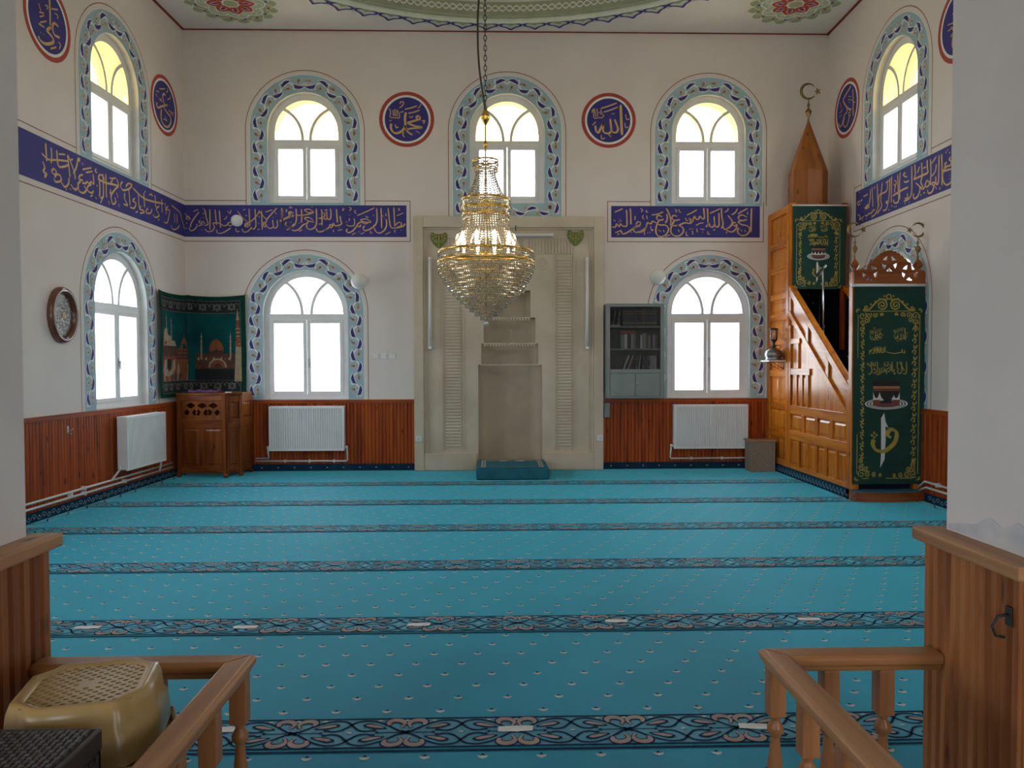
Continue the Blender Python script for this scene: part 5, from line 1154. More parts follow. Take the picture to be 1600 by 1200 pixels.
def tap(p):                                          # s<0 on the left wall, s>0 on the back wall, soft fold at the corner
    s, t, d = p; wv = 0.012 * sin(s * 9 + t * 2) + 0.012 * sin(t * 5 + s * 3); sag = -0.028 * sin(pi * abs(s) / (SL if s < 0 else SR)) * max(0, (t - 1.9) / 0.64)
    off = 0.045 + wv + d; rr = 0.10
    if s < -rr: return LC + LU * (-s) + Vector((LU.y, -LU.x, 0)) * -off * 1.0 + Vector((0, 0, t + sag + 0.0))
    if s > rr: return Vector((LC.x + s, D - off, t + sag))
    q = (s + rr) / (2 * rr); a = LC + LU * rr + Vector((LU.y, -LU.x, 0)) * -off; c = Vector((LC.x + rr, D - off, 0)); k = Vector((LC.x + off, D - off, 0))
    return a * (1 - q) ** 2 + k * 2 * q * (1 - q) + c * q ** 2 + Vector((0, 0, t + sag))
_b = MB(tap); nx, nz = 60, 24; vs = []; fs = []
for j in range(nz + 1):
    for i in range(nx + 1): vs.append((-SL + (SL + SR) * i / nx, TZ0 + (TZ1 - TZ0) * j / nz, 0.0))
for j in range(nz):
    for i in range(nx): fs.append((j * (nx + 1) + i, j * (nx + 1) + i + 1, (j + 1) * (nx + 1) + i + 1, (j + 1) * (nx + 1) + i))
_b.smooth = True; _b.add(vs, fs); _b.smooth = False
def tgrid(k, s0, s1, t0, t1, d):
    _b.k = k; n = max(1, int((s1 - s0) / 0.03)); m = max(1, int((t1 - t0) / 0.08))
    _b.add([(s0 + (s1 - s0) * i / n, t0 + (t1 - t0) * j / m, d) for j in range(m + 1) for i in range(n + 1)], [(j * (n + 1) + i, j * (n + 1) + i + 1, (j + 1) * (n + 1) + i + 1, (j + 1) * (n + 1) + i) for j in range(m) for i in range(n)])
tgrid(1, -SL + 0.09, SR - 0.09, TZ0 + 0.22, TZ1 - 0.25, 0.002)
for z0, z1 in ((TZ1 - 0.245, TZ1 - 0.075), (TZ0 + 0.06, TZ0 + 0.215)):
    tgrid(2, -SL + 0.07, SR - 0.07, z1, z1 + 0.008, 0.003); tgrid(2, -SL + 0.07, SR - 0.07, z0 - 0.008, z0, 0.003)
    tgrid(6, -SL + 0.09, SR - 0.09, z0, z1, 0.002)
    s = -SL + 0.16; zc = (z0 + z1) / 2
    while s < SR - 0.12:
        _b.k = 2
        for a in range(8):
            q = 2 * pi * a / 8; _b.poly([(s + 0.012 * cos(q), zc + 0.012 * sin(q)), (s + 0.045 * cos(q + .35), zc + 0.045 * sin(q + .35)), (s + 0.062 * cos(q), zc + 0.062 * sin(q)), (s + 0.045 * cos(q - .35), zc + 0.045 * sin(q - .35))], 0.004)
        for sx in (-1, 1): _b.ribbon([(s + sx * (0.07 + 0.03 * cos(k * .6)), zc + 0.05 * sin(k * .6)) for k in range(8)], 0.010, 0.004)
        s += 0.205
for s0 in (-SL + 0.072, SR - 0.08): tgrid(2, s0, s0 + 0.008, TZ0 + 0.05, TZ1 - 0.07, 0.003)
z = TZ0 + 0.24
while z < TZ1 - 0.27: tgrid(2, SR - 0.105, SR - 0.088, z, z + 0.022, 0.0035); z += 0.04
def sh(k, pts, d=0.005): _b.k = k; _b.poly(pts, d)
def dome(k, s, z, r, h, d=0.006): sh(k, [(s - r, z), (s + r, z)] + [(s + r * cos(pi * i / 10) * (1 - 0.25 * sin(pi * i / 10) ** 3), z + h * sin(pi * i / 10)) for i in range(1, 10)], d)
def minaret(s, z0, z1, w, k=5, d=0.006):
    sh(k, [(s - w / 2, z0), (s + w / 2, z0), (s + w / 2 * .7, z0 + (z1 - z0) * .8), (s, z1), (s - w / 2 * .7, z0 + (z1 - z0) * .8)], d)
    for f in (0.4, 0.62, 0.8): sh(k, [(s - w * .8, z0 + (z1 - z0) * f), (s + w * .8, z0 + (z1 - z0) * f), (s + w * .6, z0 + (z1 - z0) * f + 0.012), (s - w * .6, z0 + (z1 - z0) * f + 0.012)], d + .001)
# left half: terraced buildings, dome, arcades
tgrid(3, -0.84, -0.11, 1.32, 1.66, 0.003); tgrid(4, -0.84, -0.42, 1.66, 1.80, 0.0035); tgrid(4, -0.42, -0.11, 1.62, 1.76, 0.0035)
sh(5, [(-0.84, 1.80), (-0.46, 1.80), (-0.50, 1.87), (-0.60, 1.87), (-0.60, 1.93), (-0.70, 1.95), (-0.72, 2.02), (-0.80, 2.04), (-0.84, 1.98)])
sh(3, [(-0.82, 1.81), (-0.74, 1.81), (-0.74, 1.86), (-0.82, 1.86)], .0065); sh(3, [(-0.70, 1.81), (-0.62, 1.81), (-0.62, 1.86), (-0.70, 1.86)], .0065)
for s, z in ((-0.735, 2.26), (-0.585, 2.22)): minaret(s, 1.86, z, 0.018)
dome(3, -0.235, 1.76, 0.115, 0.17); minaret(-0.235, 1.92, 1.99, 0.012, 3)
for zz0 in (1.70, 1.745): tgrid(3, -0.42, -0.11, zz0, zz0 + 0.02, 0.0045)
sh(6, [(-0.70, 1.48), (-0.58, 1.48), (-0.58, 1.62), (-0.70, 1.62)]); 
sh(5, [(-0.84, 1.46), (-0.80, 1.60), (-0.74, 1.62), (-0.72, 1.50), (-0.66, 1.44), (-0.56, 1.48), (-0.53, 1.60), (-0.47, 1.62), (-0.45, 1.50), (-0.50, 1.42), (-0.66, 1.38), (-0.80, 1.40)], .006)
for s in (-0.80, -0.62, -0.47): sh(5, [(s - .014, 1.32), (s + .014, 1.32), (s + .014, 1.44), (s - .014, 1.44)], .006)
sh(5, [(-0.40, 1.33), (-0.12, 1.33), (-0.12, 1.55), (-0.40, 1.55)], .005); sh(4, [(-0.36, 1.33), (-0.30, 1.33), (-0.30, 1.42), (-0.36, 1.42)], .006)
for k in range(7): a = pi * k / 6; sh(6, [(-0.50, 1.33), (-0.50 + 0.10 * cos(a) - .01, 1.36 + 0.09 * sin(a)), (-0.50 + 0.11 * cos(a) + .012, 1.345 + 0.09 * sin(a))], .007)
# right half: domed gate, slim minarets, tall banded minaret
tgrid(4, 0.14, 0.70, 1.48, 1.70, 0.0035); tgrid(6, 0.14, 0.70, 1.32, 1.48, 0.004)
dome(3, 0.44, 1.74, 0.105, 0.17); tgrid(4, 0.34, 0.54, 1.66, 1.74, 0.0045)
_b.k = 5; _b.ribbon([(0.46 - 0.12 * cos(pi * i / 10), 1.50 + 0.12 * sin(pi * i / 10)) for i in range(11)], 0.025, 0.006)
sh(3, [(0.36, 1.49), (0.56, 1.49)] + [(0.46 + 0.10 * cos(pi * i / 8), 1.50 + 0.10 * sin(pi * i / 8)) for i in range(1, 8)], .0055)
for k in range(9): sh(3 if k % 2 else 5, [(0.16 + .055 * k, 1.62), (0.20 + .055 * k, 1.60), (0.195 + .055 * k, 1.66)], .005)
for s, z in ((0.225, 2.02), (0.64, 2.02)): minaret(s, 1.62, z, 0.022)
sh(5, [(0.70, 1.30), (0.80, 1.30), (0.79, 1.80), (0.71, 1.80)], .005); sh(3, [(0.705, 1.80), (0.785, 1.80), (0.77, 1.96), (0.72, 1.96)], .005)
for k in range(5): sh(5, [(0.712, 1.83 + k * .055), (0.778, 1.83 + k * .055), (0.772, 1.85 + k * .055), (0.718, 1.85 + k * .055)], .006)
sh(3, [(0.72, 1.96), (0.77, 1.96), (0.765, 2.18), (0.725, 2.18)], .005); sh(5, [(0.722, 2.18), (0.768, 2.18), (0.745, 2.36)], .005)
for k in range(6): sh(4, [(0.735, 1.36 + k * .07), (0.75, 1.36 + k * .07), (0.75, 1.39 + k * .07), (0.735, 1.39 + k * .07)], .006)
o = _b.build('tapestry', [M['tp_green'], M['tp_sky'], M['tp_grey'], M['tp_rust'], M['tp_brown'], M['tp_cream'], M['tp_black']], fix=False)
tag(o, 'dark green tapestry of mosques and minarets hung round the left corner', 'tapestry')

# ------------------------------------------------------------------ chandelier
def crystal(name, gl, tint, df):
    m = bpy.data.materials.new(name); m.use_nodes = True; n = m.node_tree.nodes; l = m.node_tree.links; n.clear()
    o = n.new('ShaderNodeOutputMaterial'); g = n.new('ShaderNodeBsdfGlossy'); g.inputs['Roughness'].default_value = 0.10; g.inputs[0].default_value = (1, 1, 1, 1)
    t = n.new('ShaderNodeBsdfTransparent'); d = n.new('ShaderNodeBsdfDiffuse'); tl = n.new('ShaderNodeBsdfTranslucent')
    tc_ = n.new('ShaderNodeTexCoord'); nz = n.new('ShaderNodeTexNoise'); nz.inputs['Scale'].default_value = 45; l.new(tc_.outputs['Object'], nz.inputs['Vector'])
    r = n.new('ShaderNodeValToRGB'); r.color_ramp.elements[0].position = 0.35; r.color_ramp.elements[0].color = (*[x * y for x, y in zip(tint, (.55, .42, .28))], 1); r.color_ramp.elements[1].position = 0.6; r.color_ramp.elements[1].color = (*tint, 1)  # light and dark mottling in the colour stands in for bead sparkle
    l.new(nz.outputs['Fac'], r.inputs[0]); l.new(r.outputs[0], d.inputs[0]); l.new(r.outputs[0], tl.inputs[0]); t.inputs[0].default_value = (0.96, 0.95, 0.92, 1)
    a = n.new('ShaderNodeMixShader'); a.inputs[0].default_value = 0.5; l.new(d.outputs[0], a.inputs[1]); l.new(tl.outputs[0], a.inputs[2])
    c = n.new('ShaderNodeMixShader'); c.inputs[0].default_value = df; l.new(t.outputs[0], c.inputs[1]); l.new(a.outputs[0], c.inputs[2])
    e = n.new('ShaderNodeMixShader'); e.inputs[0].default_value = gl; l.new(c.outputs[0], e.inputs[1]); l.new(g.outputs[0], e.inputs[2]); l.new(e.outputs[0], o.inputs[0])
    return m
M['crystal'] = crystal('cut_crystal', 0.45, (1.0, 0.90, 0.68), 0.66)
M['gold'] = pm('gilded_metal', (0.86, 0.58, 0.16), (0.70, 0.44, 0.10), 20, 0.24, metal=1.0)
M['bulb'] = pm('lit_bulb', (0.85, 0.85, 0.82), None, 6, 0.2, emit=(1.0, 0.86, 0.62, 14.0))
CX, CY = -0.055, 6.60
ch = thing('chandelier', (CX, CY, 1.87), 'large crystal chandelier with gilded rings hanging from the dome on a chain', 'chandelier')
b = MB(); apex = CEIL + 3.2
z = 3.70; k = 0                                      # chain of oval links
while z < apex:
    pts = [(CX + (0.012 * cos(2 * pi * i / 10) if k % 2 == 0 else 0), CY + (0.012 * cos(2 * pi * i / 10) if k % 2 else 0), z + 0.022 + 0.026 * sin(2 * pi * i / 10)) for i in range(10)]
    b.tube(pts, 0.0035, 4, closed=True); z += 0.042; k += 1
o = b.build('chain', M['dark_metal'], ch, fix=False); o['kind'] = 'stuff'
b = MB(); b.tube([(p.x, p.y, p.z) for p in catmull([(CX + 0.0, CY - 0.015, 3.70), (CX - 0.02, CY - 0.02, 3.82), (CX - 0.055, CY - 0.02, 4.10), (CX - 0.062, CY - 0.02, 4.45), (CX - 0.045, CY - 0.02, 5.2), (CX - 0.03, CY, apex)], 6)], 0.0085, 6); b.build('power_cable', M['black'], ch)
b = MB(); b.lathe([(0.006, 3.72), (0.02, 3.70), (0.032, 3.67), (0.042, 3.64), (0.03, 3.61), (0.012, 3.585), (0.006, 3.57)], (CX, CY, 0), 2, 16); b.build('ceiling_cup', M['gold'], ch)
b = MB(); b.tube([(CX, CY, 3.60), (CX, CY, 1.98)], 0.007, 8); b.lathe([(0.008, 3.44), (0.018, 3.42), (0.018, 3.40), (0.008, 3.38)], (CX, CY, 0), 2, 12); b.build('stem', M['gold'], ch)
def ring(z0, z1, r, t=0.006):
    b = MB(); b.lathe([(r, z0), (r + t, z0), (r + t * 1.6, (z0 + z1) / 2), (r + t, z1), (r, z1), (r, z0)], (CX, CY, 0), 2, 64, cap=False); b.build('gilded_ring', M['gold'], ch)
    b = MB()
    for a in range(3): q = pi * a / 3; b.bar((CX - r * cos(q), CY - r * sin(q), z0 + .004), (CX + r * cos(q), CY + r * sin(q), z0 + .004), 0.008, 0.006)
    b.build('ring_spoke', M['gold'], ch)
def bead_ring(z, r, s, h=None, gap=1.02):
    n = max(5, int(2 * pi * r / (2 * s * gap)))
    for i in range(n): a = 2 * pi * (i + 0.5 * (int(z * 1000) % 2)) / n; BB.bead(CX + r * cos(a), CY + r * sin(a), z, s, h)
def skirt(name, zt, rt, zb, rb, n, pw, s):
    global BB
    BB = MB(); L = sqrt((zt - zb) ** 2 + (rb - rt) ** 2); m = int(L / (s * 2.25))
    for i in range(n):
        a = 2 * pi * i / n
        for j in range(m + 1):
            u = j / m; r = rt + (rb - rt) * u ** pw; BB.bead(CX + r * cos(a), CY + r * sin(a), zt + (zb - zt) * u, s * (0.8 + 0.4 * u), s * 1.05)
    BB.build(name, M['crystal'], ch, fix=False)['kind'] = 'stuff'
ring(3.268, 3.282, 0.104); ring(3.205, 3.215, 0.098)
BB = MB(); bead_ring(3.25, 0.106, 0.009); bead_ring(3.232, 0.106, 0.009); bead_ring(3.19, 0.10, 0.009, 0.014)
BB.build('crown_beads', M['crystal'], ch, fix=False)['kind'] = 'stuff'
skirt('crystal_skirt', 3.20, 0.075, 2.955, 0.165, 30, 1.6, 0.0085)
ring(2.935, 2.955, 0.200); ring(2.86, 2.878, 0.205); ring(2.80, 2.815, 0.198)
BB = MB()
for z in (2.925, 2.907, 2.89, 2.848, 2.83): bead_ring(z, 0.207, 0.0092)
bead_ring(2.782, 0.20, 0.009, 0.016); BB.build('bead_band', M['crystal'], ch, fix=False)['kind'] = 'stuff'
skirt('crystal_skirt', 2.80, 0.19, 2.50, 0.325, 56, 1.9, 0.0092)
ring(2.488, 2.508, 0.395, 0.009); ring(2.405, 2.425, 0.402, 0.009)
BB = MB()
for z in (2.475, 2.457, 2.438): bead_ring(z, 0.41, 0.0092)
BB.build('bead_band', M['crystal'], ch, fix=False)['kind'] = 'stuff'
NT = 13
for k in range(NT):                                  # tiers narrowing to the tip
    u = (k + 0.3) / NT; zk = 2.395 - u * 0.465; rk = 0.408 * (1 - u ** 1.55) ** 0.92 * (1 - 0.05 * u) + 0.004
    b = MB(); b.lathe([(rk, zk), (rk + 0.004, zk), (rk + 0.004, zk + 0.005), (rk, zk + 0.005), (rk, zk)], (CX, CY, 0), 2, 48, cap=False); b.build('tier_ring', M['gold'], ch)
    BB = MB(); bead_ring(zk - 0.010, rk + 0.004, 0.009, 0.010); bead_ring(zk - 0.029, rk + 0.003, 0.0085, 0.011)
    if rk > 0.05: bead_ring(zk - 0.012, rk - 0.028, 0.009, 0.011)
    BB.build('crystal_tier', M['crystal'], ch, fix=False)['kind'] = 'stuff'
b = MB(); b.sphere((CX, CY, 1.892), 0.021, 14, 8); b.lathe([(0.006, 1.912), (0.03, 1.925), (0.006, 1.94)], (CX, CY, 0), 2, 12); b.build('tip_ball', M['crystal'], ch)
for k in range(10):
    a = 2 * pi * k / 10; b = MB(); b.lathe([(0.011, 2.515), (0.011, 2.565), (0.016, 2.585), (0.018, 2.61), (0.010, 2.64), (0.002, 2.655)], (CX + 0.24 * cos(a), CY + 0.24 * sin(a), 0), 2, 10); b.build('bulb', M['bulb'], ch)

# ------------------------------------------------------------------ turned railings either side of the opening
M['rail_x'] = wood('rail_pine_x', (0.43, 0.20, 0.075), (0.35, 0.150, 0.052), (0.23, 0.09, 0.03), 'x', 0.4, 0.15, knots=False)
M['rail_y'] = wood('rail_pine_y', (0.43, 0.20, 0.075), (0.35, 0.150, 0.052), (0.23, 0.09, 0.03), 'y', 0.4, 0.15, knots=False)
M['rail_z'] = wood('rail_pine_z', (0.41, 0.185, 0.07), (0.33, 0.135, 0.048), (0.21, 0.08, 0.028), 'z', 0.4, 0.15, knots=False)
RZ = 0.69; YT = 2.245
def baluster(x, y, parent, first=[None]):
    if first[0] is None:
        b = MB(); s = 0.024
        b.box(-s, s, -s, s, 0.50, RZ - 0.052); b.box(-s, s, -s, s, 0.005, 0.12)
        b.lathe([(0.020, 0.4995), (0.012, 0.485), (0.024, 0.465), (0.024, 0.45), (0.013, 0.435), (0.016, 0.40), (0.024, 0.33), (0.027, 0.27), (0.024, 0.21), (0.014, 0.16), (0.024, 0.145), (0.020, 0.1205)], (0, 0, 0), 2, 14)
        o = b.build('baluster', M['rail_z'], None, bevel=0.003); first[0] = o
    else: o = first[0].copy(); COL.objects.link(o)
    o.parent = parent; o.matrix_parent_inverse = Matrix.Translation(-parent.location); o.location = (x, y, 0)
def handrail(p, q, mat, parent, mit0=0, mit1=0):
    # profile: broad rounded cap over a narrower fillet; the meeting ends are mitred
    d = (Vector(q) - Vector(p)); L = d.length; d.normalize(); n = Vector((-d.y, d.x, 0))
    prof = [(-0.026, RZ - 0.052), (0.026, RZ - 0.052), (0.030, RZ - 0.036), (0.038, RZ - 0.030), (0.040, RZ - 0.012), (0.030, RZ - 0.001), (-0.030, RZ - 0.001), (-0.040, RZ - 0.012), (-0.038, RZ - 0.030), (-0.030, RZ - 0.036)]
    b = MB(); vs = []
    for e, m in ((0, mit0), (L, mit1)):
        for w, z in prof: v = Vector(p) + d * (e + m * w) + n * w; vs.append((v.x, v.y, z))
    k = len(prof); b.add(vs, [(i, (i + 1) % k, k + (i + 1) % k, k + i) for i in range(k)] + [tuple(range(k)), tuple(range(k, 2 * k))]); b.build('handrail', M[mat], parent, bevel=0.004)
YE = 0.98
for xp, xc, bal_t, sg, lab in ((-1.328, -0.745, (-0.985, -1.20), -1, 'turned wooden railing at the lower left, beside the gold stool'), (1.328, 0.84, (1.0, 1.165), 1, 'turned wooden railing at the lower right, against the pier boards')):
    t = thing('railing', (xc, YT, 0), lab, 'railing')
    handrail((xp, YT, 0), (xc, YT, 0), 'rail_x', t, 0, 1 if sg < 0 else -1)
    handrail((xc, YT, 0), (xc, YE, 0), 'rail_y', t, -1 if sg < 0 else 1, 0)
    for x in bal_t: baluster(x, YT, t)
    y = YT
    while y > YE: baluster(xc, y, t); y -= 0.235

# ------------------------------------------------------------------ plastic stools stacked behind the left railing
M['gold_plastic'] = pm('gold_plastic', (0.42, 0.27, 0.10), (0.35, 0.22, 0.08), 5, 0.28)
M['rattan'] = pm('dark_rattan', (0.045, 0.030, 0.026), (0.028, 0.019, 0.017), 30, 0.42)
def stool(mat, H, a_top, a_bot, name_label, group, holes=True):
    t = thing('plastic_stool', (0, 0, 0), name_label, 'stool', group); m = M[mat]
    b = MB(); n = 17; c = 2 * (a_top - 0.028) / n                                     # perforated seat
    for i in range(n):
        for j in range(n):
            x0, y0 = -a_top + 0.028 + i * c, -a_top + 0.028 + j * c; cx, cy = x0 + c / 2, y0 + c / 2
            corner = (i in (0, n - 1)) and (j in (0, n - 1)); mid = abs(cx) < c * 1.05 and abs(cy) < c * 1.05
            if corner or mid or (i + j) % 2: b.add([(x0, y0, H), (x0 + c, y0, H), (x0 + c, y0 + c, H), (x0, y0 + c, H)], [(0, 1, 2, 3)]); continue
            o8_ = [(x0, y0), (cx, y0), (x0 + c, y0), (x0 + c, cy), (x0 + c, y0 + c), (cx, y0 + c), (x0, y0 + c), (x0, cy)]; rx, ry = 0.49, 0.43
            rx, ry = (0.56, 0.40)
            h8 = [(cx + c * rx * cos(pi * k / 4 - 3 * pi / 4), cy + c * ry * sin(pi * k / 4 - 3 * pi / 4)) for k in range(8)]
            b.add([(*p, H) for p in o8_] + [(*p, H) for p in h8] + [(*p, H - 0.008) for p in h8], [f for k in range(8) for f in ((k, (k + 1) % 8, 8 + (k + 1) % 8, 8 + k), (8 + k, 8 + (k + 1) % 8, 16 + (k + 1) % 8, 16 + k))])
    b.build('seat', m, t, fix=False)
    def outline(a, z, notch):                        # square with rounded, notched corners
        pts = []
        for k in range(4):
            for (u, v) in ((1, -0.55), (1.0, 0), (1, 0.55), (1 - notch * .12, 0.66), (1 - notch * 0.95, 0.73), (0.73, 1 - notch * 0.95)):
                ang = pi / 2 * k; pts.append((a * (u * cos(ang) - v * sin(ang)), a * (u * sin(ang) + v * cos(ang)), z))
        return pts
    b = MB(); lv = [(a_top - 0.028, H, 0.12), (a_top - 0.014, H + 0.007, 0.16), (a_top, H + 0.003, 0.20), (a_top + 0.008, H - 0.02, 0.22), (a_top + 0.012, H - 0.06, 0.22), (a_top + 0.020, H - 0.075, 0.12), (a_top + 0.026, H - 0.14, 0.10)]
    vs = []
    for a, z, nn in lv: vs += outline(a, z, nn)
    N = 24; b.smooth = True; b.add(vs, [(r * N + i, r * N + (i + 1) % N, (r + 1) * N + (i + 1) % N, (r + 1) * N + i) for r in range(len(lv) - 1) for i in range(N)]); b.smooth = False
    b.build('rim_skirt', m, t, fix=False)
    for k in range(4):                               # flared corner legs
        b = MB(); ang = pi / 2 * k; vs = []
        for z, a, w in ((H - 0.139, a_top + 0.0262, 0.36), (H - 0.24, a_top + 0.0262 + (a_bot - a_top) * .5, 0.30), (0.006, a_bot, 0.26)):
            for (u, v) in ((1, 1 - w * 1.2), (1, 0.80), (0.86, 0.86), (0.80, 1), (1 - w * 1.2, 1)):
                vs.append((a * (u * cos(ang) - v * sin(ang)), a * (u * sin(ang) + v * cos(ang)), z))
        b.smooth = True; b.add(vs, [(r * 5 + i, r * 5 + i + 1, (r + 1) * 5 + i + 1, (r + 1) * 5 + i) for r in range(2) for i in range(4)]); b.smooth = False
        o = b.build('leg', m, t, fix=False); sm = o.modifiers.new('thick', 'SOLIDIFY'); sm.thickness = 0.004; sm.offset = 0
    return t
GX, GY = -1.015, 1.93
g1 = stool('gold_plastic', 0.45, 0.148, 0.185, 'gold plastic stool with perforated seat, topmost of the nested stack behind the left railing', 'nested gold stools')
names = ['gold plastic stool nested directly under the topmost one', 'gold plastic stool at the bottom of the nested stack']
for i, dz in enumerate((0.15, 0.0)):
    c = copy_tree(g1); c.location = (GX, GY, dz); c.rotation_euler = (0, 0, RAD(14)); tag(c, names[i])
g1.location = (GX, GY, 0.30); g1.rotation_euler = (0, 0, RAD(14))
# dark woven stool in front
t = thing('woven_stool', (-1.06, 1.52, 0), 'dark brown woven plastic stool in the lower left corner, in front of the gold one', 'stool')
WX0, WX1, WY0, WY1, WH = -1.27, -0.865, 1.36, 1.70, 0.75
b = MB(); b.hexa([(WX0 + .012, WY0 + .012, WH - 0.028), (WX1 - .012, WY0 + .012, WH - 0.028), (WX1 - .012, WY1 - .012, WH - 0.028), (WX0 + .012, WY1 - .012, WH - 0.028)], [(WX0 + .012, WY0 + .012, WH - .004), (WX1 - .012, WY0 + .012, WH - .004), (WX1 - .012, WY1 - .012, WH - .004), (WX0 + .012, WY1 - .012, WH - .004)])
nx_, ny_ = 27, 22; cx_, cy_ = (WX1 - WX0 - 0.03) / nx_, (WY1 - WY0 - 0.03) / ny_
for i in range(nx_):
    for j in range(ny_):
        x0, y0 = WX0 + 0.015 + i * cx_, WY0 + 0.015 + j * cy_; dx, dy = (0.0, 0.3) if (i + j) % 2 else (0.3, 0.0)
        b.hexa([(x0 + .0005, y0 + .0005, WH - .004), (x0 + cx_ - .0005, y0 + .0005, WH - .004), (x0 + cx_ - .0005, y0 + cy_ - .0005, WH - .004), (x0 + .0005, y0 + cy_ - .0005, WH - .004)],
               [(x0 + cx_ * (.12 + dx * .3), y0 + cy_ * (.12 + dy * .3), WH + .0015), (x0 + cx_ * (.88 - dx * .3), y0 + cy_ * (.12 + dy * .3), WH + .0015), (x0 + cx_ * (.88 - dx * .3), y0 + cy_ * (.88 - dy * .3), WH + .0015), (x0 + cx_ * (.12 + dx * .3), y0 + cy_ * (.88 - dy * .3), WH + .0015)])
b.build('woven_seat', M['rattan'], t, fix=False)
b = MB(); b.prism([(WX0, WY0), (WX1, WY0), (WX1, WY1), (WX0, WY1)], WH - 0.05, WH - 0.002, [[(WX0 + .0125, WY0 + .0125), (WX1 - .0125, WY0 + .0125), (WX1 - .0125, WY1 - .0125), (WX0 + .0125, WY1 - .0125)]]); b.build('seat_rim', M['rattan'], t, bevel=0.005)
for (p, q) in (((WX0, WY0), (WX1, WY0)), ((WX1, WY0), (WX1, WY1)), ((WX1, WY1), (WX0, WY1)), ((WX0, WY1), (WX0, WY0))):
    d = Vector((q[0] - p[0], q[1] - p[1], 0)); L = d.length; m = frame((p[0], p[1], 0), d); b = MB(m); b.prism([(.004, .003), (0.05, .003), (0.06, WH - .30), (0.10, WH - .20), (L - .10, WH - .20), (L - .06, WH - .30), (L - .05, .003), (L - .004, .003), (L - .004, WH - .0505), (.004, WH - .0505)], -0.012, -0.004)
    z = WH - 0.19; k = 0
    while z < WH - 0.06:
        x = 0.02 + (k % 2) * 0.0125
        while x < L - 0.03: b.box(x, x + 0.015, z, z + 0.010, -0.0039, 0.0); x += 0.025
        z += 0.014; k += 1
    b.build('side_weave', M['rattan'], t, fix=False)

t = thing('coat_hook', (1.32, 1.93, 0.86), 'small dark wire hook on the right pier boards at the frame edge', 'hook')
HX = PX1 - 0.056
b = MB(); b.box(HX - 0.006, HX, 1.915, 1.94, 0.87, 0.92); b.build('plate', M['dark_metal'], t, bevel=0.002)
b = MB(); b.tube([(HX - 0.006, 1.928, 0.90), (HX - 0.03, 1.93, 0.895), (HX - 0.045, 1.93, 0.87), (HX - 0.035, 1.93, 0.845), (HX - 0.012, 1.93, 0.84)], 0.004, 6); b.build('hook_arm', M['dark_metal'], t)

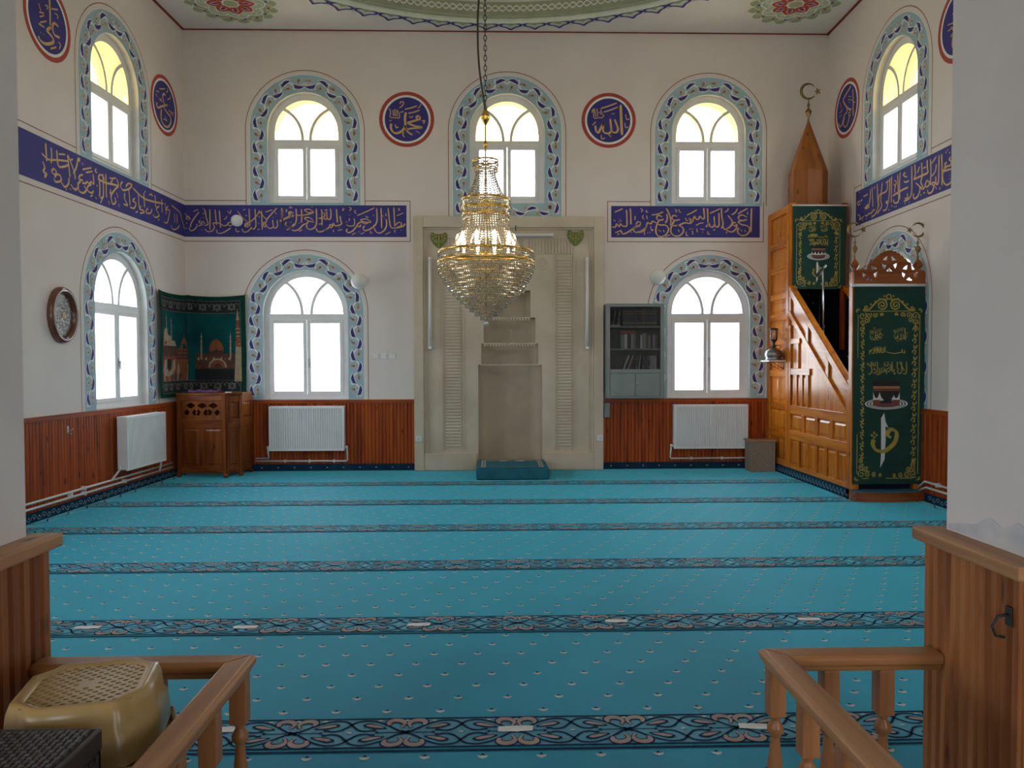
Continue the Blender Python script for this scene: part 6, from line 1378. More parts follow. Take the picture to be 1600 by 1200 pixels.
# ------------------------------------------------------------------ brush strokes of the wall inscriptions: width:x,y x,y ... in millimetres on the wall
INK = {}
INK['BR'] = '21:3782,3802 3778,3643 3776,3454|21:3717,3670 3644,3703 3593,3679 3596,3643 3645,3622 3715,3637|21:3637,3622 3587,3600 3638,3564 3707,3549 3753,3515 3750,3462 3710,3416 3646,3404 3597,3428 3577,3474 3597,3516|20:3553,3585 3523,3594 3505,3564 3538,3543 3566,3564 3557,3507 3500,3458 3432,3473 3408,3507|21:3434,3695 3477,3646 3501,3588 3459,3525 3386,3494 3367,3537|21:3338,3805 3347,3672 3364,3574 3340,3506|20:3302,3733 3305,3635 3303,3549 3266,3527 3242,3573 3232,3684|20:3242,3573 3214,3527 3175,3536 3156,3588 3129,3548 3110,3529|21:3134,3800 3140,3672 3144,3539|17:3171,3725 3247,3760 3317,3793|17:3583,3718 3653,3761 3724,3797|17:2835,3701 2908,3735 2981,3777|17:2317,3700 2406,3713 2488,3746|17:1778,3741 1837,3765 1895,3790|21:3079,3805 3085,3732 3089,3657 3058,3648 3027,3684 3006,3646 2970,3638 2945,3684 2921,3635 2881,3644 2858,3656|21:2927,3620 2881,3581 2805,3587 2726,3560 2641,3547 2584,3586|20:2909,3581 2881,3608 2899,3634 2933,3620|21:2530,3797 2573,3716 2598,3618 2595,3547|20:2689,3677 2643,3695 2613,3659 2653,3623 2732,3635|21:2653,3623 2613,3547 2598,3463 2638,3406 2714,3397 2769,3436 2784,3490 2756,3533 2683,3557|20:2473,3671 2418,3695 2391,3655 2427,3622 2494,3638|21:2424,3622 2388,3538 2382,3444 2428,3390 2504,3399 2556,3457 2561,3514 2519,3553 2440,3556 2391,3580|20:2540,3716 2546,3641 2519,3583|20:2391,3580 2336,3610 2303,3571 2257,3586 2233,3517 2199,3465 2123,3447|18:2090,3561 2114,3601 2154,3592 2144,3553 2099,3546|21:2099,3546 2044,3501 1953,3441 1895,3426 1874,3465|20:2245,3526 2169,3471 2084,3450 2053,3486 2090,3525 2151,3540|21:2006,3797 2014,3670 2014,3564|20:1950,3775 1956,3639 1953,3543 1895,3540 1865,3570 1841,3531 1810,3570 1786,3525 1740,3525|14:1786,3441 1838,3462 1880,3477|14:1847,3606 1835,3600|14:1865,3618 1877,3606|14:1854,3639 1859,3627|14:1759,3633 1789,3606|14:1816,3413 1847,3429|14:2150,3796 2184,3775 2165,3742|14:2196,3700 2184,3655 2211,3646|14:2244,3772 2238,3745 2269,3739|14:2077,3685 2074,3628|14:2245,3693 2254,3640|14:2303,3542 2318,3475 2342,3490|14:2189,3465 2215,3444 2209,3411|14:2652,3785 2686,3767 2664,3740|14:2716,3783 2725,3746 2753,3743|14:2814,3662 2823,3623 2854,3626|14:2965,3548 3025,3581 3080,3587|14:2869,3494 2885,3500|14:2906,3497 2921,3503|14:2824,3463 2827,3403 2854,3406|14:2915,3472 2922,3415|14:2979,3506 2986,3451|14:3034,3497 3089,3491|14:3059,3458 3071,3449|14:3144,3464 3144,3425 3175,3428|14:3218,3482 3251,3491|14:3409,3461 3426,3434|14:3384,3742 3427,3766 3439,3802|14:3492,3706 3543,3739 3574,3794|14:3721,3749 3724,3709|14:2417,3481 2455,3463|14:2488,3484 2504,3451|14:2706,3490 2722,3454|14:3615,3492 3646,3468|14:3679,3486 3701,3453|14:2257,3444 2266,3435|14:2288,3450 2297,3441|14:2006,3459 2032,3441|14:2524,3390 2592,3415'
INK['BA'] = '18:-1419,3801 -1413,3692 -1407,3561 -1410,3528|18:-1256,3569 -1280,3536 -1323,3518 -1389,3505 -1458,3515 -1480,3594 -1501,3795|17:-1407,3533 -1356,3584 -1310,3574 -1323,3533 -1374,3518|18:-1528,3631 -1523,3553 -1552,3480 -1618,3434 -1673,3449 -1703,3505|18:-1602,3795 -1597,3656 -1594,3502|18:-1666,3788 -1659,3656 -1672,3573 -1723,3515 -1787,3479 -1840,3467 -1860,3504 -1839,3537|14:-1944,3683 -1818,3737 -1696,3795|17:-1745,3593 -1816,3633 -1894,3620 -1854,3593 -1743,3585|18:-1781,3585 -1832,3565 -1872,3585 -1915,3580 -1943,3547 -1915,3519 -1892,3550|18:-1943,3542 -2007,3466 -2068,3438 -2100,3459 -2087,3491|15:-1989,3643 -1981,3580 -2001,3537 -2067,3534 -2104,3552|13:-2058,3643 -2059,3605|12:-2103,3599 -2090,3580|12:-1969,3762 -1979,3729 -1954,3711|13:-2057,3804 -2029,3784 -2055,3751|13:-2158,3791 -2133,3774 -2161,3749|12:-2058,3691 -2053,3683|15:-1818,3681 -1806,3656 -1783,3661|18:-2190,3678 -2182,3617 -2170,3567 -2208,3542 -2271,3539 -2286,3572 -2299,3534 -2321,3559|18:-2240,3774 -2235,3668 -2228,3579|17:-2324,3557 -2344,3534 -2322,3509 -2301,3529|18:-2339,3521 -2398,3478 -2474,3450 -2524,3465 -2529,3501|17:-2328,3781 -2320,3705 -2328,3642 -2361,3627 -2378,3667 -2383,3748|17:-2373,3647 -2399,3627 -2421,3642 -2408,3703 -2438,3723|18:-2454,3773 -2449,3667 -2450,3541|17:-2436,3660 -2474,3642 -2499,3647|14:-2413,3753 -2372,3768|18:-2530,3780 -2525,3655 -2533,3554 -2566,3503 -2624,3483 -2669,3511 -2662,3551|17:-2567,3735 -2632,3773 -2697,3757 -2635,3722 -2562,3735|18:-2562,3730 -2625,3705 -2713,3687 -2826,3684|17:-2575,3614 -2635,3654 -2698,3642 -2646,3604 -2560,3589|18:-2636,3604 -2677,3563 -2717,3551 -2775,3490 -2836,3465 -2884,3477|18:-2742,3772 -2738,3667 -2744,3578|18:-2819,3780 -2814,3654 -2827,3578 -2866,3528 -2934,3520 -2974,3550 -2956,3588|17:-2870,3727 -2911,3734 -2924,3696 -2889,3666 -2861,3692|18:-2902,3676 -2952,3651 -3003,3628 -3053,3603|17:-3014,3779 -3015,3641 -3014,3515|12:-2599,3812 -2584,3803|12:-2919,3790 -2868,3795|12:-2970,3767 -2951,3747 -2969,3732|12:-2500,3559 -2450,3566|12:-2426,3466 -2372,3483|12:-2287,3478 -2287,3446|12:-2205,3510 -2201,3501|12:-2224,3466 -2161,3484|12:-2022,3408 -1969,3434|12:-1934,3454 -1926,3444|12:-1908,3454 -1901,3444|12:-1896,3416 -1845,3439|12:-1757,3467 -1754,3431 -1726,3434|12:-1542,3409 -1471,3447|12:-1421,3467 -1390,3467|12:-1415,3442 -1402,3450|12:-1320,3478 -1311,3467|12:-1376,3682 -1284,3720|12:-1362,3788 -1332,3776 -1355,3753|12:-1540,3720 -1527,3682 -1545,3689|12:-1559,3644 -1550,3636|12:-1591,3692 -1565,3669|12:-1717,3692 -1704,3675|12:-2954,3475 -2904,3490|12:-2778,3455 -2733,3478|12:-2777,3578 -2770,3568|12:-2915,3584 -2908,3576|12:-2890,3591 -2883,3583'
INK['BB'] = '16:-3026,3790 -3019,3652 -3015,3515|15:-2853,3710 -2888,3724 -2906,3687 -2872,3662 -2851,3685|15:-2884,3669 -2980,3627 -3042,3593|15:-2974,3572 -2949,3527 -2890,3524 -2853,3561|15:-3090,3618 -3088,3526 -3132,3501 -3148,3556 -3154,3618|15:-3146,3515 -3187,3496 -3221,3510 -3250,3549 -3273,3588 -3287,3542 -3260,3517 -3243,3556|16:-3092,3789 -3185,3686 -3238,3618 -3262,3537|16:-3351,3755 -3301,3686 -3234,3618|16:-3312,3748 -3307,3617 -3304,3478|13:-3253,3730 -3161,3762|16:-3403,3777 -3398,3640 -3394,3537 -3427,3485 -3465,3514|16:-3488,3777 -3484,3640 -3479,3523|15:-3337,3743 -3414,3640 -3517,3560 -3545,3523|16:-3654,3742 -3575,3640 -3505,3583|15:-3508,3569 -3542,3569 -3549,3525 -3508,3521 -3506,3562|16:-3461,3505 -3507,3457 -3564,3445 -3595,3491|15:-3722,3562 -3767,3582 -3795,3557 -3759,3532 -3720,3555|16:-3793,3548 -3850,3532 -3886,3555 -3941,3575 -4009,3568|16:-3753,3502 -3805,3466 -3874,3431 -3940,3429 -3955,3479|13:-3682,3500 -3669,3450 -3630,3457|16:-3910,3753 -3903,3628 -3896,3502|16:-3972,3764 -3962,3639 -3950,3545|16:-4009,3568 -3984,3522 -4010,3465 -4076,3449 -4126,3488|16:-4046,3769 -4045,3627 -4051,3488|16:-4114,3762 -4099,3650 -4075,3559 -4121,3534|15:-4118,3556 -4143,3593 -4168,3570 -4143,3540|15:-4166,3547 -4212,3531 -4245,3556|15:-4184,3616 -4202,3581 -4179,3563|16:-4232,3524 -4269,3479 -4324,3462 -4342,3510|16:-4200,3730 -4279,3627 -4318,3556 -4323,3513|15:-4326,3636 -4360,3672 -4383,3638 -4336,3613|15:-4405,3716 -4369,3668 -4320,3625|12:-3795,3747 -3766,3706 -3743,3758|12:-4279,3736 -4215,3764|11:-4149,3705 -4116,3709|11:-4148,3781 -4120,3764 -4125,3741|11:-3814,3674 -3808,3651 -3849,3621|11:-4178,3650 -4172,3643|11:-4144,3652 -4138,3643|11:-4169,3479 -4158,3472|11:-4049,3513 -4044,3479|11:-3574,3754 -3540,3770|11:-3541,3674 -3518,3686|11:-3358,3674 -3336,3652|11:-3360,3572 -3348,3560|11:-3372,3478 -3338,3485|11:-3118,3732 -3100,3698|11:-3153,3652 -3142,3657|11:-2961,3481 -2915,3490|11:-2958,3773 -2944,3749|11:-2912,3801 -2889,3810|11:-4384,3579 -4373,3558|11:-4407,3513 -4371,3490'
INK['LW'] = '23:-3234,3789 -3227,3689 -3220,3609|21:-3304,3668 -3189,3636 -3068,3663 -2944,3690 -2850,3706|21:-3143,3769 -3136,3693 -3146,3608|20:-3109,3566 -3062,3546 -3087,3507 -3141,3527 -3106,3569|21:-3290,3591 -3255,3539 -3283,3492 -3227,3483 -3262,3436|23:-3048,3769 -3040,3688 -3018,3610 -2910,3637 -2836,3677|23:-2859,3770 -2837,3656 -2818,3542|23:-2855,3777 -2741,3626 -2724,3549|23:-2659,3799 -2693,3692 -2757,3598|21:-2625,3797 -2653,3768 -2626,3764|21:-3109,3462 -3072,3438 -2983,3471 -2996,3521 -3056,3517 -3092,3477|23:-2977,3456 -2917,3421 -2850,3468 -2837,3536|23:-2809,3474 -2747,3438 -2670,3469 -2680,3521|21:-2572,3632 -2631,3609 -2651,3571 -2574,3568|23:-2621,3557 -2673,3499 -2651,3438 -2574,3433 -2513,3480 -2556,3514|23:-2373,3688 -2360,3584 -2413,3592 -2451,3561 -2490,3574 -2531,3547 -2594,3541|21:-2406,3562 -2476,3531 -2493,3484 -2413,3468 -2367,3501|18:-2580,3688 -2404,3750|18:-2511,3672 -2385,3716|18:-3014,3738 -2902,3764|18:-2825,3725 -2759,3751|23:-2244,3682 -2236,3556 -2247,3461|23:-2168,3745 -2162,3572 -2170,3478 -2230,3453|23:-2105,3760 -2101,3586 -2096,3482|26:-2277,3658 -2117,3652 -1961,3670 -1819,3683|21:-2266,3673 -2231,3715 -2158,3712 -2138,3671|23:-1867,3758 -1823,3685 -1890,3634 -1978,3554 -2007,3501|23:-2008,3607 -1997,3515 -1964,3439 -1895,3475 -1911,3531|20:-2026,3732 -1959,3725 -2001,3679|18:-1982,3731 -1881,3762|23:-1727,3755 -1776,3705 -1726,3656 -1580,3701 -1504,3768 -1598,3761 -1652,3709|23:-1679,3632 -1686,3557 -1616,3498 -1712,3488|21:-1585,3700 -1564,3583 -1557,3503|21:-1433,3621 -1490,3574 -1410,3563 -1458,3491 -1557,3483|26:-1485,3735 -1257,3674 -1043,3670 -656,3711|23:-1202,3735 -1192,3557|23:-1347,3703 -1334,3531|21:-1282,3554 -1325,3507 -1231,3510 -1205,3490 -1311,3456|21:-1096,3566 -1157,3499 -1043,3508 -991,3574|23:-901,3774 -889,3620|21:-786,3652 -873,3594 -790,3531 -905,3482 -971,3509|21:-716,3761 -707,3587|21:-614,3728 -583,3584|20:-519,3709 -587,3654 -490,3657 -485,3630 -556,3479 -652,3467|23:-426,3739 -175,3691 -112,3632|20:-336,3634 -327,3521|20:-260,3649 -251,3521|21:-150,3682 -63,3543 -19,3473|21:-454,3459 -381,3414 -247,3454 -181,3508|16:-3261,3472 -3245,3440|16:-2899,3401 -2881,3399|16:-2825,3423 -2807,3420|16:-2732,3422 -2693,3446|16:-2435,3425 -2385,3450|16:-2332,3438 -2303,3426|16:-2228,3396 -2183,3452|16:-2057,3455 -2036,3418|16:-1873,3590 -1837,3537|16:-1826,3467 -1813,3434|16:-2305,3768 -2327,3728 -2285,3727|16:-2587,3763 -2568,3735|16:-1419,3445 -1367,3468|16:-1176,3743 -1159,3773|16:-1013,3753 -958,3749|16:-827,3459 -792,3474|16:-2032,3559 -2005,3560|16:-2300,3587 -2290,3566|16:-1068,3741 -985,3772'
INK['RW'] = '23:3177,3700 3152,3680 3188,3660 3212,3680 3194,3656 3179,3617 3119,3622 3054,3624|21:3108,3663 3070,3654 3103,3624 3167,3612|23:3116,3619 3039,3588 3038,3491 3104,3428 3186,3436 3226,3498 3199,3568 3055,3582|23:3007,3780 3018,3622 3022,3438|23:2957,3784 2955,3638 2949,3492 2905,3485 2896,3570|21:2898,3490 2854,3514 2820,3503 2865,3474 2874,3496|23:2868,3473 2825,3418 2756,3415 2734,3457|21:2904,3697 2888,3627 2821,3588|18:2815,3728 2902,3779|23:2787,3783 2799,3631 2789,3492|26:2717,3792 2725,3696 2729,3648 2587,3645 2439,3642|23:2602,3794 2616,3648 2592,3575 2644,3506|21:2717,3566 2770,3533 2736,3494 2679,3517 2717,3566|21:2680,3501 2626,3491 2586,3529|23:2481,3593 2564,3534 2572,3484 2518,3428 2444,3425 2431,3486|23:2388,3810 2394,3623 2386,3488 2314,3443 2216,3443|23:2454,3813 2468,3693 2439,3642|21:2559,3757 2516,3699|21:2289,3519 2302,3465 2235,3469|23:2125,3807 2112,3649 2124,3483|23:2064,3792 2080,3616 2092,3470 1993,3470 1967,3516|26:2311,3583 2150,3580 1945,3562|21:2249,3766 2198,3759 2226,3730 2289,3707|21:2211,3674 2271,3652 2329,3658|21:1983,3742 2029,3709 2009,3670 1967,3703|21:2009,3670 1990,3593|23:1919,3806 1914,3643 1917,3486|23:1877,3796 1864,3623 1840,3512 1776,3515|21:1819,3529 1780,3516 1824,3484 1782,3430 1707,3434|23:1813,3780 1794,3659 1601,3637 1599,3500|23:1682,3790 1646,3586 1671,3497 1555,3422|23:1547,3800 1565,3614 1576,3505 1509,3430 1394,3409|23:1409,3789 1426,3633 1438,3531|21:1490,3490 1444,3486 1397,3463 1326,3466 1279,3453 1206,3467|23:1362,3777 1356,3648 1300,3570 1203,3567|21:1348,3571 1276,3588 1223,3552 1343,3550|21:1077,3685 997,3679 1013,3642 1078,3651|21:1127,3697 1098,3669|21:1000,3520 1082,3479 1058,3439 1181,3460|18:1171,3721 1292,3727|18:1770,3759 1856,3770|18:2639,3718 2693,3723|16:3158,3516 3166,3509|16:3163,3479 3173,3471|16:2889,3461 2916,3427|16:2973,3433 2984,3403|16:2591,3443 2599,3422|16:2645,3441 2681,3441|16:2330,3402 2342,3407|16:2233,3412 2256,3411|16:1990,3421 2011,3421|16:2031,3417 2044,3421|16:1927,3434 1939,3452|16:1842,3420 1873,3404|16:3112,3796 3131,3782|16:3080,3772 3099,3776|16:3147,3759 3167,3745|16:1549,3714 1576,3719|16:1456,3756 1493,3780|16:1045,3815 1060,3789|16:1140,3415 1167,3416|16:1250,3416 1279,3418'
INK['MU'] = '33:-1236,5159 -1250,5075 -1245,4992 -1259,4938 -1305,4886 -1369,4861 -1424,4880 -1453,4941 -1445,4999|29:-1026,5075 -1051,5108 -1085,5093 -1061,5058 -1023,5072|29:-1056,5058 -1142,5032 -1217,5009|34:-1217,5007 -1111,4966 -1001,4949|26:-998,4941 -1145,4932 -1239,4915|33:-1249,4975 -1229,4906 -1187,4865 -1142,4838|19:-1254,5204 -1165,5223 -1075,5254|19:-1204,5146 -1121,5163 -1039,5192|15:-1328,5222 -1286,5256 -1267,5308 -1311,5306 -1316,5279|14:-1473,5216 -1456,5156 -1460,5089 -1396,5083 -1329,5083 -1337,5157 -1370,5200|14:-1421,5192 -1414,5106|14:-1395,5208 -1389,5106|14:-1363,5192 -1362,5098|17:-1392,4989 -1374,4939 -1345,4954|17:-1271,4881 -1282,4841 -1255,4802|15:-1096,4889 -1067,4884 -1036,4857|17:-1006,5033 -967,5043 -984,5000|15:-1313,5157 -1269,5176|14:-1183,5109 -1179,5088 -1154,5088 -1135,5109|12:-1018,5286 -1035,5244 -1069,5219|12:-1474,5041 -1440,5041'
INK['AL'] = '38:1863,5286 1872,5069 1884,4850|29:1777,5076 1804,5004 1825,4938 1802,4890 1755,4890 1730,4922 1712,5084|29:1730,4919 1706,4881 1649,4876 1608,4913 1616,5035|29:1623,5035 1576,4953 1543,4887 1509,4905 1496,4987|18:1574,5231 1693,5267 1811,5314|18:1615,5178 1719,5210 1825,5254|15:1936,5150 1950,5076 1991,5086|15:1924,5027 1937,4958 1975,4971|15:1581,4850 1590,4792 1638,4809|16:1688,4860 1713,4833 1737,4864 1716,4817|13:1729,5155 1777,5157|13:1444,5171 1470,5226 1470,5138 1486,5089 1527,5098 1592,5098 1616,5140 1558,5156|13:1486,5228 1502,5114|13:1521,5228 1530,5114|11:1574,5220 1584,5162|13:1454,4990 1503,5041|11:1541,5172 1598,5180'
INK['OM'] = '28:-553,5189 -601,5197 -637,5154 -612,5084 -578,5054 -487,5085|28:-487,5085 -596,5040 -699,4991 -781,4953 -816,4975 -805,5011|30:-607,5007 -512,4973 -421,4947 -406,4880 -479,4793 -584,4769 -668,4798 -697,4867 -683,4963|17:-734,5216 -568,5273|15:-827,5157 -740,5171|15:-508,5309 -481,5279 -534,5239|15:-430,5233 -413,5207 -502,5151|15:-844,5113 -793,5091|15:-746,5085 -643,5072|15:-714,5065 -679,5108|15:-475,5017 -311,5022|15:-419,5003 -331,4984|15:-633,4856 -512,4863|15:-583,4905 -533,4866'
INK['AI'] = '26:-3126,5304 -3121,5215 -3117,5132 -3121,5012|30:-3107,5001 -3176,4940 -3136,4925 -3080,4904 -3072,4867 -3130,4825 -3214,4792 -3289,4794 -3318,4827|28:-2978,5062 -3037,5071 -3074,5043 -3078,4990 -3041,4949 -2959,4960|20:-3284,4878 -3277,4872|20:-3235,4880 -3228,4875|16:-3092,5195 -2981,5236|18:-3119,4780 -3021,4834|14:-2984,4901 -2946,4892 -2969,4835|14:-3036,5175 -2986,5174 -2989,5137|15:-3304,5153 -3270,5090|14:-3290,5027 -3217,5070|14:-3298,5068 -3216,5094|15:-3283,4974 -3179,5031|18:-3311,4951 -3218,4952|15:-3199,5182 -3153,5190 -3168,5155'
INK['EB'] = '25:820,5244 835,5051 839,4875|27:769,5306 623,5249 511,5199|36:511,5195 589,5100 720,5001 779,4988|23:631,5039 647,4993 554,4966 498,4879 430,4854 366,4921|21:758,4958 703,4952 722,4913 762,4917|23:722,4905 669,4826 591,4800 533,4862 573,4944|13:676,5198 772,5150|13:677,5150 809,5097|13:411,5202 455,5112|13:414,5044 510,5078|13:696,5114 733,5085|13:396,4994 473,5010|13:824,5070 896,5038'
INK['OS'] = '15:3094,5105 3259,5073|15:3096,5040 3241,5041|15:3149,4959 3212,4990|20:3192,4964 3183,4852 3237,4802 3297,4790|14:3235,5246 3248,5205|14:3185,5193 3196,5165|14:3196,5154 3230,5116|14:3157,5061 3189,5013|14:3221,4941 3234,4856'

def pen(b, pts, w, z, ang=RAD(-35)):                 # broad-nib stroke: thick across the nib, thin along it
    P = [Vector((p.x, p.y)) for p in catmull([(x, y, 0) for x, y in pts], 5)]; n = len(P); vs = []
    for i in range(n):
        d = P[min(n - 1, i + 1)] - P[max(0, i - 1)]; d = d.normalized() if d.length > 1e-9 else Vector((1, 0))
        nn = Vector((-d.y, d.x)); th = abs(sin(atan2(d.y, d.x) - ang - pi / 2 + pi / 2)); ww = w * (0.62 + 0.48 * th) / 2
        if n > 3 and (i == 0 or i == n - 1): ww *= 0.55
        vs += [(*(P[i] + nn * ww), z), (*(P[i] - nn * ww), z)]
    b.add(vs, [(2 * i, 2 * i + 1, 2 * i + 3, 2 * i + 2) for i in range(n - 1)])
def ink(b, key, z, T=lambda x, y: (x, y), ws=1.0, wmax=1.0, clip=None):
    for line in INK[key].split('|'):
        w, pts = line.split(':'); q = [tuple(int(c) / 1000 for c in p.split(',')) for p in pts.split(' ')]
        if clip: q = [(x, y) for x, y in q if clip(x, y)]
        if len(q) < 2: continue
        pen(b, [T(x, y) for x, y in q], min(wmax, int(w) / 1000) * ws, z)

def band(mtx, x0, x1, key, lab, line_gaps, x_end=(True, True)):
    t = thing('inscription_band', tuple(mtx @ Vector(((x0 + x1) / 2, (BAND0 + BAND1) / 2, 0))), lab, 'inscription', 'blue inscription bands')
    b = MB(mtx); b.rect(x0, x1, BAND0, BAND1, 0.0016); b.build('blue_field', M['navy'], t, fix=False)
    b = MB(mtx)
    for k in key: ink(b, k, 0.0030)
    b.build('gold_lettering', M['gold_paint'], t, fix=False)
    b = MB(mtx); g = 0.058; w = 0.010; xa = x0 - (g if x_end[0] else 0); xb = x1 + (g if x_end[1] else 0)
    b.rect(xa, xb, BAND0 - g - w, BAND0 - g, 0.0012)
    cuts = [xa] + [c for gp in line_gaps for c in gp] + [xb]
    for i in range(0, len(cuts), 2):
        if cuts[i + 1] > cuts[i]: b.rect(cuts[i], cuts[i + 1], BAND1 + g, BAND1 + g + w, 0.0012)
    if x_end[0]: b.rect(xa, xa + w, BAND0 - g, BAND1 + g, 0.0012)
    if x_end[1]: b.rect(xb - w, xb, BAND0 - g, BAND1 + g, 0.0012)
    b.build('border_line', M['brown_line'], t, fix=False)
gp = lambda cx: (cx - UP['b'] - 0.068, cx + UP['b'] + 0.068)
band(MBK, -4.403, -1.237, ('BA', 'BB'), 'blue band of gold Arabic script on the back wall, left of the mihrab', [gp(-2.68)], (False, True))
band(MBK, 1.728, 3.905, ('BR',), 'short blue band of gold Arabic script on the back wall, right of the mihrab', [gp(3.15)])
band(MLF, -8.8, -0.002, ('LW',), 'blue band of gold Arabic script running along the left wall', [gp(-5.05), gp(-1.84)], (True, False))
band(MRT, 0.942, 8.8, ('RW',), 'blue band of gold Arabic script running along the right wall', [gp(1.95), gp(5.1)], (True, True))

def roundel(mtx, x, z, key, lab):
    t = thing('roundel', tuple(mtx @ Vector((x, z, 0))), lab, 'roundel', 'blue calligraphy roundels')
    b = MB(mtx); b.ring(x, z, 0.345, 0.395, 0.0014, 64); b.build('red_ring', M['red_ring'], t, fix=False)
    b = MB(mtx); b.ring(x, z, 0.315, 0.345, 0.0014, 64); b.build('white_ring', M['white'], t, fix=False)
    b = MB(mtx); b.disc(x, z, 0.315, 0.0014, 64); b.build('blue_field', M['navy'], t, fix=False)
    if key:
        b = MB(mtx); ink(b, key, 0.0030, ws=1.0, wmax=0.04); b.build('gold_lettering', M['gold_paint'], t, fix=False)
roundel(MBK, -1.225, 5.060, 'MU', 'blue roundel reading Muhammad in gold Arabic script, left of the middle upper window')
roundel(MBK, 1.690, 5.060, 'AL', 'blue roundel reading Allah in gold Arabic script, right of the middle upper window')
roundel(MLF, -0.585, 5.045, 'OM', 'blue roundel on the left wall near the back corner')
roundel(MLF, -3.155, 5.045, 'AI', 'blue roundel on the left wall cut off by the left pier')
roundel(MRT, 0.630, 5.045, 'EB', 'blue roundel on the right wall behind the wooden spire')
roundel(MRT, 3.300, 5.045, 'OS', 'blue roundel on the right wall mostly hidden by the right pier')

# ------------------------------------------------------------------ green printed banners on the pulpit
M['bn_green'] = pm('banner_green', (0.014, 0.056, 0.042), (0.011, 0.044, 0.034), 4, 0.75, spec=0.25)
M['bn_gold'] = pm('banner_gold', (0.40, 0.32, 0.06), (0.32, 0.24, 0.045), 20, 0.7)
M['bn_white'] = pm('banner_white', (0.66, 0.67, 0.66), (0.60, 0.61, 0.60), 9, 0.7)
M['bn_black'] = pm('banner_black', (0.010, 0.010, 0.011), None, 9, 0.7)
M['bn_red'] = pm('banner_redbrown', (0.20, 0.055, 0.045), (0.15, 0.04, 0.032), 14, 0.7)
M['bn_orange'] = pm('banner_orange', (0.42, 0.16, 0.05), None, 14, 0.7)
def spiral(b, x, y, r, turns, a0, sg, w, z):
    n = int(turns * 12); b.ribbon([(x + r * (1 - k / (n + 3)) * cos(a0 + sg * 2 * pi * k / 12), y + r * (1 - k / (n + 3)) * sin(a0 + sg * 2 * pi * k / 12)) for k in range(n + 1)], w, z)
BASM = ['790,560 790,620 740,600 620,625 520,612 450,590', '745,540 745,600', '430,490 430,600', '400,500 400,590 380,610 360,590', '360,500 362,600', '335,490 338,590 310,610', '300,500 305,600', '275,490 280,600 250,620', '245,500 248,590', '220,500 225,600 180,630', '200,530 170,560 150,580 180,600', '140,560 132,620 150,640', '330,550 290,560 250,550', '390,540 350,550', '240,560 200,580']
TAWH = ['825,790 828,900 826,980 800,1020 760,1010', '690,790 740,870 790,970', '735,790 740,960 720,1000', '655,790 660,900 690,960', '650,960 690,1010 730,1000', '560,790 565,900 568,980', '530,830 540,930 500,975 430,965', '610,940 590,970 620,1010 590,1020', '480,790 490,850 450,870 400,840', '420,800 430,850', '520,900 470,930 420,960 380,990', '400,890 420,940 470,1020', '360,900 370,960 330,1020 270,1030', '320,910 330,960 290,1010', '280,790 290,880 285,950 240,1000 200,990', '230,900 240,940 200,930', '170,790 175,900 180,970 140,1020 110,1010', '200,800 205,860', '240,800 245,850', '130,830 150,880', '100,810 110,860', '260,860 210,870']
